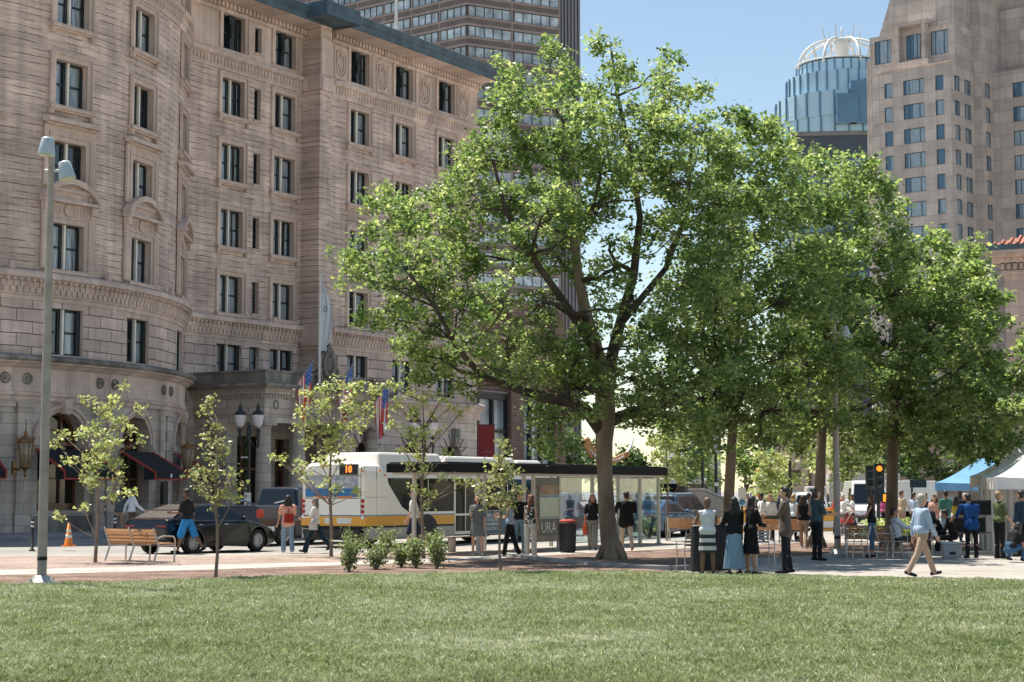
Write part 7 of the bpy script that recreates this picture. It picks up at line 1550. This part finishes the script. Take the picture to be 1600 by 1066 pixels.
        if hairlen > 0:
            for sx in (-1, -.4, .4, 1):
                a = hv(sx * .07, -.035, .02); down = V3((0, 0, -1)); b_ = V3(a) + V3((sx * .02, -.03, -.10 - hairlen * .35)) * s; c_ = V3(a) + V3((sx * .035, -.035 - lean * .0005, -.14 - hairlen)) * s; g.tube([a, tuple(b_), tuple(c_)], [.038 * s, .048 * s, .026 * s], 10); g.ell(tuple(c_), .026 * s)
        if beard: g.ell(hv(0, .045, -.085), (.055 * s, .045 * s, .045 * s), 12, 8, M=HM)
        remesh(g, 'hair', M_H, t, vc * .9, 1)
    # top garment
    if topm:
        g = MB(); e = .018 * s + (.012 * s if coat else 0); fem = female
        cw = .115 * W_ * s; ch = P['chest']; upv = (P['neck'] - P['pel']).normalized(); lat = V3((1, 0, 0))
        for sx in (-1, 1):
            g.ell(tuple(ch + lat * sx * .045 * s * W_ + upv * .03 * s + V3((0, .012, 0)) * s), (.115 * s * W_ + e * .5, .105 * s * W_ + e * .4, .17 * s), 14, 10)
            cap_(g, ch + lat * sx * .05 * s * W_, P['pel'] + lat * sx * (.045 if fem else .05) * s * W_ + upv * .1 * s, .098 * s * W_ + e * .4, (.082 if fem else .098) * s * W_ + e * .5)
            cap_(g, P['pel'] + lat * sx * .05 * s + upv * .1 * s, V3((0, -.008, 0)) * s + P['pel'] + lat * sx * (.084 if coat else .062) * s - upv * (hem - (.02 if coat or hem else .065)) * s, .096 * s * W_ + e * .6, (.110 * W_) * s + e)
        cap_(g, P['sh0'].lerp(P['sh1'], .08), P['sh0'].lerp(P['sh1'], .92), .056 * s + e * .4, .056 * s + e * .4); cap_(g, P['neck'] - upv * .05 * s, P['neck'] - upv * .015 * s, .075 * s, .062 * s)
        for i in (0, 1):
            if sleeve <= 0: continue
            a, b_, c_ = P['sh%d' % i], P['el%d' % i], P['wr%d' % i]
            if sleeve <= .5: q = a.lerp(b_, sleeve * 2); cap_(g, a, q, .058 * s + e * .3, .055 * s + e * .4)
            else: cap_(g, a, b_, .058 * s + e * .3, .048 * s + e * .4); q = b_.lerp(c_, (sleeve - .5) * 2); cap_(g, b_, q, .048 * s + e * .4, .036 * s + e * .4)
        if fem:
            for sx in (-1, 1): g.ell(tuple(ch + lat * sx * .07 * s + upv * .03 * s + V3((0, .075, 0)) * s), (.06 * s, .055 * s, .06 * s), 10, 8)
        remesh(g, top or 'shirt', topm, t, vc, 3)
    # bottoms
    if bottom in ('pants', 'shorts'):
        g = MB(); up_ = V3((0, 0, 1)); L_ = botlen
        for i, sx in enumerate((-1, 1)):
            cap_(g, P['pel'] + V3((sx * .045, 0, .10)) * s, P['pel'] + V3((sx * .055, -.012, -.03)) * s, .090 * s * W_, .106 * s * W_)
            h_, k_, a_ = P['hip%d' % i], P['kn%d' % i], P['an%d' % i]
            if L_ <= .5: q = h_.lerp(k_, L_ * 2); cap_(g, h_, q, .10 * s, .082 * s * flare)
            else: q = k_.lerp(a_, (L_ - .5) * 2); cap_(g, h_, k_, .098 * s, .066 * s * (1 + (flare - 1) * .5)); g.tube([tuple(k_), tuple(k_.lerp(q, .5)), tuple(q)], [.066 * s * (1 + (flare - 1) * .5), .060 * s * (1 + (flare - 1) * .8), .056 * s * flare], 12); g.ell(tuple(q), .056 * s * flare * .98)
        remesh(g, 'trousers' if L_ > .6 else 'shorts', botm, t, vc, 2)
    elif bottom == 'skirt':
        g = MB(); K = 26; V = []; top_ = P['pel'] + V3((0, 0, .12)) * s; zend = (P['pel'].z * (1 - botlen)) if botlen < 1 else .1
        kc = (P['kn0'] + P['kn1']) / 2; N_ = 9
        for j in range(N_ + 1):
            v = j / N_; z = top_.z + (zend - top_.z) * v; cy = top_.y + (kc.y - top_.y) * min(1, v * 1.2); r_ = (.112 + (.035 if v > .12 else 0.0) + .09 * flare * v) * s
            for i in range(K): a = 2 * math.pi * i / K; w = 1 + .07 * v * math.sin(i * 6 * 2 * math.pi / K + v * 2) ; V.append((r_ * 1.12 * w * math.cos(a), cy + r_ * .85 * w * math.sin(a), z))
        F_ = [(j * K + i, j * K + (i + 1) % K, (j + 1) * K + (i + 1) % K, (j + 1) * K + i) for j in range(N_) for i in range(K)] + [tuple(range(K))]
        V2 = V; g.add(V2, [f[::-1] for f in F_], sm=True); g.build('skirt', botm, t)
    # shoes
    if shoe:
        for i in (0, 1):
            g = MB(); he, to, an = P['heel%d' % i], P['toe%d' % i], P['an%d' % i]; cap_(g, he + V3((0, 0, .012)), he.lerp(to, .55) + V3((0, 0, .012)), .036 * s, .040 * s); cap_(g, he.lerp(to, .55) + V3((0, 0, .01)), to + V3((0, .02, .006)), .040 * s, .032 * s); cap_(g, he + V3((0, 0, .02)), an - V3((0, 0, .015)) * s, .034 * s, .038 * s); remesh(g, 'shoe', shoe, t, vc * .85, 1)
    if bag:   # (material, side, z, size)
        m, side, z, sz = bag; x = side * (.24 if side else 0); y = -.14 if side == 0 else .0; g = MB(); g.box((x - .05) * s, (x + .05) * s, (y - sz / 2) * s, (y + sz / 2) * s, z - sz * .45, z + sz * .45) if side else g.box(-sz / 2, sz / 2, -.24 * s, -.12 * s, z - sz * .5, z + sz * .5); g.tube([(x, (y - sz * .3) * s, z + sz * .4), (x * .8, 0, z + sz * .4 + .35), (x, (y + sz * .3) * s, z + sz * .4)], .008, 5)
        bo = g.build('handbag', m, None, bevel=.015); bo.location = loc; bo.rotation_euler = (0, 0, rz); tag(bo, bagl.get(label, 'bag carried by a person'), 'bag')
    if item: # (material, size xyz, which hand)
        m, sz, i, nm, lb_ = item; c = P['wr%d' % i] + P['hd_dir%d' % i] * .09 * s; g = MB(); g.obox(tuple(c + V3((0, .015, .02))), sz, 0, R(35)); io = g.build(nm, m, None, bevel=.004); io.location = loc; io.rotation_euler = (0, 0, rz); tag(io, lb_, nm.split('_')[-1])
    return t
bagl = {}
ST = ((0, 2, 3), (2, 4, 4))           # standing
def walk(a, b=None): b = a if b is None else b; return ((a, 8, 1), (-b, 14, 1))
N_BLK = cl('black cloth', (.014, .014, .016)); N_NAVY = cl('navy cloth', (.02, .03, .055)); N_WHITE = cl('white cotton', (.70, .69, .67)); N_KHAKI = cl('khaki cloth', (.36, .25, .18)); N_OLIVE = cl('olive trousers', (.10, .075, .04)); N_GREY = cl('grey trousers', (.20, .19, .18)); N_JEAN = cl('light blue jeans', (.20, .29, .38)); N_DJEAN = cl('dark jeans', (.03, .05, .085)); N_CREAM = cl('cream trousers', (.60, .53, .45)); N_LBLUE = cl('pale blue shirt', (.42, .52, .64)); N_SNEAK = cl('white sneaker', (.62, .62, .62), .05); N_DSHOE = cl('black shoe', (.015, .015, .018)); N_GREEN = cl('green tee', (.09, .12, .05)); N_TEAL = cl('dark teal tee', (.04, .075, .085)); N_PINK = cl('pink top', (.55, .32, .28)); N_BEIGE = cl('beige top', (.45, .36, .27))
GP_ = lambda x, y, z=.036: gp(x, y, z)
bagl['woman in a coral patterned top and light jeans with her back to us'] = 'dark red handbag at the back of the woman in the coral top'
bagl['woman in a black tee and grey trousers walking towards us past the bin'] = 'orange and red shopping bag held by the woman in the black tee'
bagl['grey-haired woman in a white shirt and wide dark trousers striding left'] = 'small pale tote held by the grey-haired woman'
person(at(187, 766, 61).xy.to_3d() + Vector((0, 0, .13)), 190, 'man in a dark polo raising one hand beside the man in the white shirt', H=1.72, skin_='tan', topm=cl('slate polo', (.09, .12, .14)), botm=N_KHAKI, shoe=N_DSHOE, arms=((35, 35, 60, -20), (60, 10, 70, 20)), legs=ST)
person(at(207, 766, 60).xy.to_3d() + Vector((0, 0, .13)), -60, 'man in a white shirt and olive trousers walking right on the hotel sidewalk', H=1.8, topm=cl('crisp white shirt', (.66, .70, .76)), sleeve=.95, botm=N_OLIVE, shoe=N_DSHOE, arms=((-28, 12, 15, 0), (25, 8, 30, 0)), legs=walk(18), head=(50, 0))
person(GP_(292, 866), 70, 'man in a black tee and bright blue shorts walking left behind the bench', H=1.86, skin_='brown', topm=cl('black tee', (.018, .02, .022)), sleeve=.42, botm=cl('bright blue shorts', (.03, .22, .52)), bottom='shorts', botlen=.47, flare=1.25, shoe=N_DSHOE, arms=((18, 6, 75, 10), (-8, 8, 12, 0)), legs=walk(20, 24), beard=True, build=1.05, lean=3)
person(GP_(449, 864), 20, 'woman in a coral patterned top and light jeans with her back to us', H=1.64, female=True, skin_='tan', hair=(.02, .012, .01), hairlen=.18, topm=stripes('coral floral print', (.62, .16, .09), (.70, .45, .36), 26, noise=True), sleeve=.35, botm=N_JEAN, flare=1.35, shoe=N_SNEAK, legs=((6, 6, 2), (-6, 8, 2)), arms=((8, 10, 18, 0), (20, 8, 60, 10)), build=1.2, bag=(cl('dark red leather', (.28, .03, .02)), 0, 1.0, .26), hem=.06)
person(GP_(492, 864), 82, 'grey-haired woman in a white shirt and wide dark trousers striding left', H=1.62, female=True, hair=(.16, .15, .15), hairlen=.06, topm=cl('white linen shirt', (.66, .64, .62)), sleeve=.4, botm=cl('dark teal trousers', (.015, .032, .045)), flare=1.6, shoe=N_DSHOE, legs=walk(24, 30), arms=((20, 6, 65, 10), (-8, 8, 30, 0)), glasses=True, bag=(cl('pale tote', (.5, .45, .43)), -1, .78, .26))
person(GP_(646, 861), 85, 'man in a white tee and navy shorts walking left past the tree stem', H=1.82, topm=N_WHITE, sleeve=.42, botm=N_NAVY, bottom='shorts', botlen=.46, flare=1.15, shoe=N_SNEAK, hair=(.09, .05, .03), glasses=True, legs=walk(16, 20), arms=((10, 6, 14, 0), (-16, 6, 12, 0)))
person(GP_(746, 869), 175, 'woman in a short grey dress looking down at the cup in her hand', H=1.66, female=True, hair=(.10, .055, .03), hairlen=.2, topm=stripes('grey plaid', (.10, .11, .12), (.18, .19, .20), 22, 'DIAGONAL'), sleeve=.45, bottom='skirt', botm=stripes('grey plaid skirt', (.10, .11, .12), (.18, .19, .20), 22, 'DIAGONAL'), botlen=.40, flare=.55, shoe=N_SNEAK, head=(0, -28), arms=((6, 8, 12, 4), (22, 6, 95, 22)), legs=((2, 2, 4), (-2, 4, 4)), item=(M_PLAST, (.06, .06, .1), 1, 'drink_cup', 'dark cup held by the woman in the grey dress'))
person(GP_(797, 871), 75, 'woman in a sleeveless blue top and black trousers looking at her hands', H=1.64, female=True, hair=(.04, .025, .02), hairlen=.1, topm=cl('powder blue top', (.30, .38, .48)), sleeve=.0, botm=N_BLK, flare=1.15, shoe=N_SNEAK, head=(20, -12), arms=((18, 6, 75, 15), (24, 8, 80, 20)), legs=((12, 4, 2), (-12, 10, 2)), glasses=True)
person(GP_(812, 862), 160, 'person in a dark tee and light jeans inside the shelter', H=1.72, topm=N_BLK, botm=N_JEAN, shoe=N_SNEAK, hair=(.05, .03, .02), arms=((4, 8, 12, 0), (4, 8, 12, 0)))
person(GP_(829, 872), -35, 'auburn-haired woman in a black and white floral top and cream trousers', H=1.66, female=True, hair=(.20, .07, .035), hairlen=.22, topm=stripes('black floral print', (.62, .58, .52), (.03, .03, .03), 18, noise=True), sleeve=.0, botm=N_CREAM, flare=1.45, shoe=N_KHAKI, head=(90, 0), arms=((4, 8, 10, 0), (-4, 10, 10, 0)))
person(GP_(926, 861), 172, 'woman in a black tee and grey trousers walking towards us past the bin', H=1.68, female=True, hair=(.10, .045, .025), hairlen=.2, topm=N_BLK, sleeve=.4, botm=N_GREY, flare=1.2, shoe=N_DSHOE, head=(0, 12), arms=((10, 12, 20, 0), (-14, 12, 10, 0)), legs=walk(12, 12), bag=(cl('orange red bag', (.62, .10, .04)), 1, .62, .3))
person(GP_(979, 862), 8, 'heavy man in a black jacket and beige trousers seen from behind by the big trunk', H=1.76, topm=cl('black jacket', (.012, .012, .013)), top='jacket', sleeve=.97, coat=True, hem=.12, botm=cl('beige chinos', (.52, .42, .33)), shoe=cl('tan shoe', (.4, .2, .12)), hair=(.03, .02, .018), build=1.3, arms=((30, 10, 65, 20), (30, 10, 65, 20)), legs=walk(12, 16))
person(GP_(1106, 899), 5, 'woman in a white tank top and striped skirt seen from behind', H=1.63, female=True, skin_='brown', hair=(.14, .08, .05), topm=cl('white tank top', (.60, .60, .66)), sleeve=.0, bottom='skirt', botm=stripes('striped skirt', (.03, .03, .035), (.55, .55, .55), 1.9, 'Z'), botlen=.46, flare=.35, shoe=N_DSHOE, build=1.12, arms=((30, 12, 60, 5), (35, 12, 50, 5)), legs=((0, 2, 3), (0, 2, 3)))
person(GP_(1148, 899), 15, 'woman with long black hair in a long pale blue striped skirt', H=1.64, female=True, skin_='brown', hair=(.008, .007, .007), hairlen=.3, top='cardigan', topm=N_BLK, sleeve=.9, bottom='skirt', botm=stripes('blue striped skirt', (.10, .19, .30), (.26, .36, .46), 10, 'X'), botlen=.84, flare=1.0, shoe=N_DSHOE, arms=((22, 10, 70, 20), (25, 10, 70, 20)), build=1.08)
person(GP_(1174, 899), -60, 'woman in a short black dress reaching towards the man in the blazer', H=1.66, female=True, skin_='tan', hair=(.012, .008, .007), hairlen=.28, top='dress', topm=cl('black dress', (.01, .01, .011)), sleeve=.8, bottom='skirt', botm=bpy.data.materials['black dress'], botlen=.5, flare=.5, shoe=N_DSHOE, arms=((48, 6, 30, 5), (20, 8, 60, 15)), lean=4)
person(GP_(1228, 897), 78, 'dark-haired man in a brown-grey blazer over a blue shirt facing left', H=1.86, hair=(.012, .01, .01), top='blazer', topm=cl('brown grey blazer', (.11, .085, .075)), sleeve=.95, coat=True, hem=.14, botm=cl('charcoal trousers', (.014, .018, .024)), shoe=N_DSHOE, arms=((28, 6, 62, 14), (30, 8, 60, 14)), legs=((2, 2, 5), (-4, 4, 5)), head=(8, -4))
person(GP_(1277, 877, .055), -70, 'bearded man in a dark teal tee holding a tablet under the third tree', H=1.80, hair=(.05, .025, .018), topm=N_TEAL, sleeve=.44, botm=N_BLK, shoe=N_DSHOE, beard=True, head=(0, -32), arms=((22, 6, 68, 8), (22, 6, 68, 8)), item=(M_PLAST, (.2, .14, .01), 0, 'tablet', 'dark tablet held by the bearded man'))
person(GP_(1363, 872, .03), 75, 'woman with long brown hair in a black tank top and blue capri trousers', H=1.70, female=True, skin_='tan', hair=(.085, .04, .022), hairlen=.32, topm=N_BLK, sleeve=.0, botm=cl('blue capri denim', (.07, .13, .22)), botlen=.78, flare=1.1, shoe=N_DSHOE, arms=((28, 8, 55, 8), (18, 8, 70, 10)), legs=ST)
person(gp(1403, 872, .03), -82, 'seated man in a white shirt and shorts on a metal chair', H=1.74, skin_='tan', hair=(.012, .01, .01), topm=cl('soft white shirt', (.52, .56, .64)), sleeve=.9, bottom='shorts', botm=cl('dark shorts', (.05, .05, .055)), botlen=.46, shoe=cl('grey sneaker', (.33, .37, .42)), seat=.46, lean=-8, legs=((88, 72, 5), (86, 60, 5)), arms=((40, 6, 40, 6), (44, 6, 38, 6)))
person(GP_(1441, 901), -75, 'white-haired man in a pale blue shirt and khaki trousers striding right', H=1.77, hair=(.42, .36, .30), topm=cl('sky blue oxford shirt', (.36, .45, .60)), sleeve=.96, botm=cl('sandy khaki trousers', (.40, .29, .215)), flare=1.1, shoe=cl('navy sneaker', (.02, .025, .04)), arms=((-12, 8, 14, 0), (14, 8, 14, 0)), legs=((26, 6, 1), (-22, 10, 1)), build=1.12, lean=2)
person(gp(1474, 866, .03), 60, 'seated woman in black bending over at the market edge', H=1.62, female=True, skin_='brown', hair=(.01, .01, .01), hairlen=.1, topm=N_BLK, sleeve=.8, botm=cl('mauve trousers', (.2, .12, .13)), shoe=N_DSHOE, seat=.45, lean=28, legs=((86, 80, 6), (84, 70, 6)), arms=((50, 8, 30, 8), (50, 8, 30, 8)))
person(gp(1492, 867, .03), 75, 'seated person in dark clothes beside the grey cooler box', H=1.68, skin_='tan', hair=(.02, .015, .012), topm=N_BLK, sleeve=.9, botm=N_BLK, shoe=N_SNEAK, seat=.45, lean=22, legs=((84, 60, 6), (84, 74, 6)), arms=((40, 8, 50, 8), (44, 8, 50, 8)))
person(GP_(1519, 873), 10, 'man in a royal blue shirt with his back to us at the cases', H=1.72, skin_='tan', hair=(.03, .022, .018), topm=cl('royal blue shirt', (.012, .06, .20)), sleeve=.6, botm=N_BLK, shoe=N_DSHOE, build=1.25, lean=14, hem=.08, arms=((40, 14, 40, 5), (44, 14, 40, 5)))
person(gp(1563, 874, .036), -70, 'woman with short blond hair in an olive green tee by the tent leg', H=1.76, female=True, skin_='light', hair=(.30, .20, .11), topm=N_GREEN, sleeve=.42, botm=N_BLK, shoe=N_DSHOE, head=(0, -14), arms=((10, 8, 20, 0), (14, 8, 25, 0)))
person(gp(1578, 879, .036), -55, 'woman in a black top and jeans squatting in front of the white tent', H=1.66, female=True, skin_='tan', hair=(.012, .01, .01), hairlen=.12, topm=N_BLK, sleeve=.3, botm=cl('mid blue jeans', (.05, .11, .20)), shoe=N_DSHOE, lean=34, legs=((118, 138, 14), (112, 136, 14)), arms=((35, 18, 20, 0), (30, 18, 20, 0)))
person(gp(1597, 870, .036), 40, 'person in a dark jacket under the white tents at the right edge', H=1.78, skin_='tan', hair=(.012, .01, .01), topm=cl('dark blue jacket', (.015, .035, .05)), sleeve=.95, botm=N_BLK, shoe=N_DSHOE, coat=True, near=False)
# people farther away
far = [
 (1190, 848, 100, 1.7, True, 'white', 'white shirt and dark trousers left of the blond woman', (.04, .02, .02), 0, N_WHITE, .8, N_DJEAN, 'brown'),
 (1204, 846, 170, 1.68, True, 'blond', 'long blond hair and a white blouse', (.42, .27, .14), .12, cl('white blouse', (.68, .66, .64)), .9, N_BLK, 'light'),
 (1241, 847, -60, 1.66, True, 'pram', 'blond hair pushing a black pushchair', (.38, .24, .12), .04, cl('pale blue tee', (.55, .62, .68)), .4, N_BLK, 'light'),
 (1265, 846, -30, 1.7, False, 'grey', 'a grey tee beside the third plane tree', (.03, .02, .02), 0, cl('grey tee', (.25, .27, .3)), .4, N_DJEAN, 'tan'),
 (1256, 858, -20, 1.66, True, 'back', 'a dark vest left of the bearded man', (.05, .03, .02), .1, N_BLK, 0, N_KHAKI, 'tan'),
 (1168, 830, 40, 1.72, False, 'mid', 'a light grey shirt behind the women in black', (.2, .18, .16), 0, cl('light grey shirt', (.5, .5, .5)), .5, N_NAVY, 'light'),
 (1318, 838, -80, 1.62, True, 'pushing', 'a white tee beside a red pushchair', (.5, .4, .3), 0, N_WHITE, .4, N_GREY, 'light'),
 (1333, 836, 85, 1.64, True, 'stride', 'a white top and dark skirt striding left', (.05, .03, .02), .05, N_WHITE, .3, N_DJEAN, 'tan'),
 (1381, 834, -85, 1.66, True, 'mag', 'a magenta top behind the traffic light', (.02, .015, .01), 0, cl('magenta top', (.45, .08, .22)), .4, N_BLK, 'tan'),
 (1410, 838, -70, 1.78, False, 'bei', 'a beige tee with a black backpack', (.14, .06, .03), 0, N_BEIGE, .45, N_KHAKI, 'light'),
 (1429, 838, -60, 1.76, False, 'blu', 'a light blue shirt behind the white-haired walker', (.08, .045, .03), 0, N_LBLUE, .9, N_GREY, 'light'),
 (1461, 846, 150, 1.66, True, 'pink', 'a pink top facing us near the blue tent', (.1, .05, .03), .05, N_PINK, .4, cl('pale blue skirt', (.3, .36, .42)), 'light'),
 (1479, 848, 20, 1.78, False, 'grn', 'a sea green tee seen from behind under the blue tent', (.02, .015, .012), 0, cl('sea green tee', (.07, .20, .18)), .45, N_JEAN, 'tan'),
 (1509, 846, 170, 1.72, False, 'whi', 'white hair behind the black equipment cases', (.6, .58, .55), 0, N_BLK, .6, N_BLK, 'light'),
 (1311, 836, 30, 1.74, False, 'org', 'an orange safety vest beyond the lamp post', (.03, .02, .02), 0, cl('orange vest', (.70, .10, .03)), .9, N_NAVY, 'tan'),
 (1395, 842, 90, 1.7, False, 'x1', 'a white tee between the two tree trunks', (.03, .02, .02), 0, N_WHITE, .4, N_DJEAN, 'brown'),
 (1447, 842, -80, 1.7, True, 'x2', 'a dark top standing by the grass planting', (.03, .02, .02), .15, N_NAVY, .4, N_KHAKI, 'tan'),
 (1496, 850, -60, 1.62, True, 'x3', 'a yellow top near the blue tent legs', (.04, .02, .015), .1, cl('yellow top', (.62, .48, .08)), .4, N_DJEAN, 'light'),
 (1226, 834, -70, 1.76, False, 'x4', 'a pale shirt crossing behind the man in the blazer', (.05, .03, .02), 0, cl('pale shirt', (.55, .52, .5)), .8, N_GREY, 'light'),
]
for i, (px, py, fc_, H_, fem, key, desc, hr, hl_, tm, sl_, bm_, sk) in enumerate(far):
    p = person(gp(px, py, .03), fc_, ('woman in ' if fem else 'man in ') + desc if not desc.startswith(('long blond', 'blond hair', 'white hair')) else ('woman with ' if fem else 'man with ') + desc, H=H_, female=fem, skin_=sk, hair=hr, hairlen=hl_, topm=tm, sleeve=sl_, botm=bm_, shoe=N_DSHOE if i % 2 else N_SNEAK, near=False, legs=walk(14 + (i * 7) % 12) if i % 3 else ST, arms=((14 - (i * 11) % 30, 8, 20 + (i * 17) % 40, 0), (-10 + (i * 13) % 30, 8, 20 + (i * 23) % 50, 0)), group='people across the bed and the road')
def pushchair(px, py, label, col, rz):
    B = gp(px, py, .03); t = empty('pushchair', B, rz, label, 'pushchair'); g = MB(); g.lathe([(.05, .35), (.2, .42), (.24, .6), (.2, .8), (.02, .92)], 12, sq=1.3); g.build('hood', col, t); g = MB(); g.box(-.2, .2, -.35, .35, .38, .48); g.build('seat', M_BLK, t, bevel=.03)
    g = MB(); g.tube([(-.2, -.3, .1), (-.2, .2, .6), (-.2, .55, 1.0), (.2, .55, 1.0), (.2, .2, .6), (.2, -.3, .1)], .014, 6); g.tube([(-.2, .3, .1), (-.2, -.05, .5)], .014, 6); g.tube([(.2, .3, .1), (.2, -.05, .5)], .014, 6); g.build('frame', M_STEEL, t)
    for x in (-.22, .22):
        for y in (-.32, .32): T_ = lambda a, b_, c_, x=x, y=y: (x + c_, y + a, .11 + b_); g = MB(T_); g.lathe([(.06, -.02), (.11, -.02), (.11, .02), (.06, .02), (.06, -.02)], 14); g.build('wheel', M_TYRE, t)
pushchair(1250, 847, 'black pushchair in front of the blond woman in a pale top', M_BLK, R(-150)); pushchair(1324, 838, 'dark red pushchair beyond the lamp post', M_RED, R(-150))
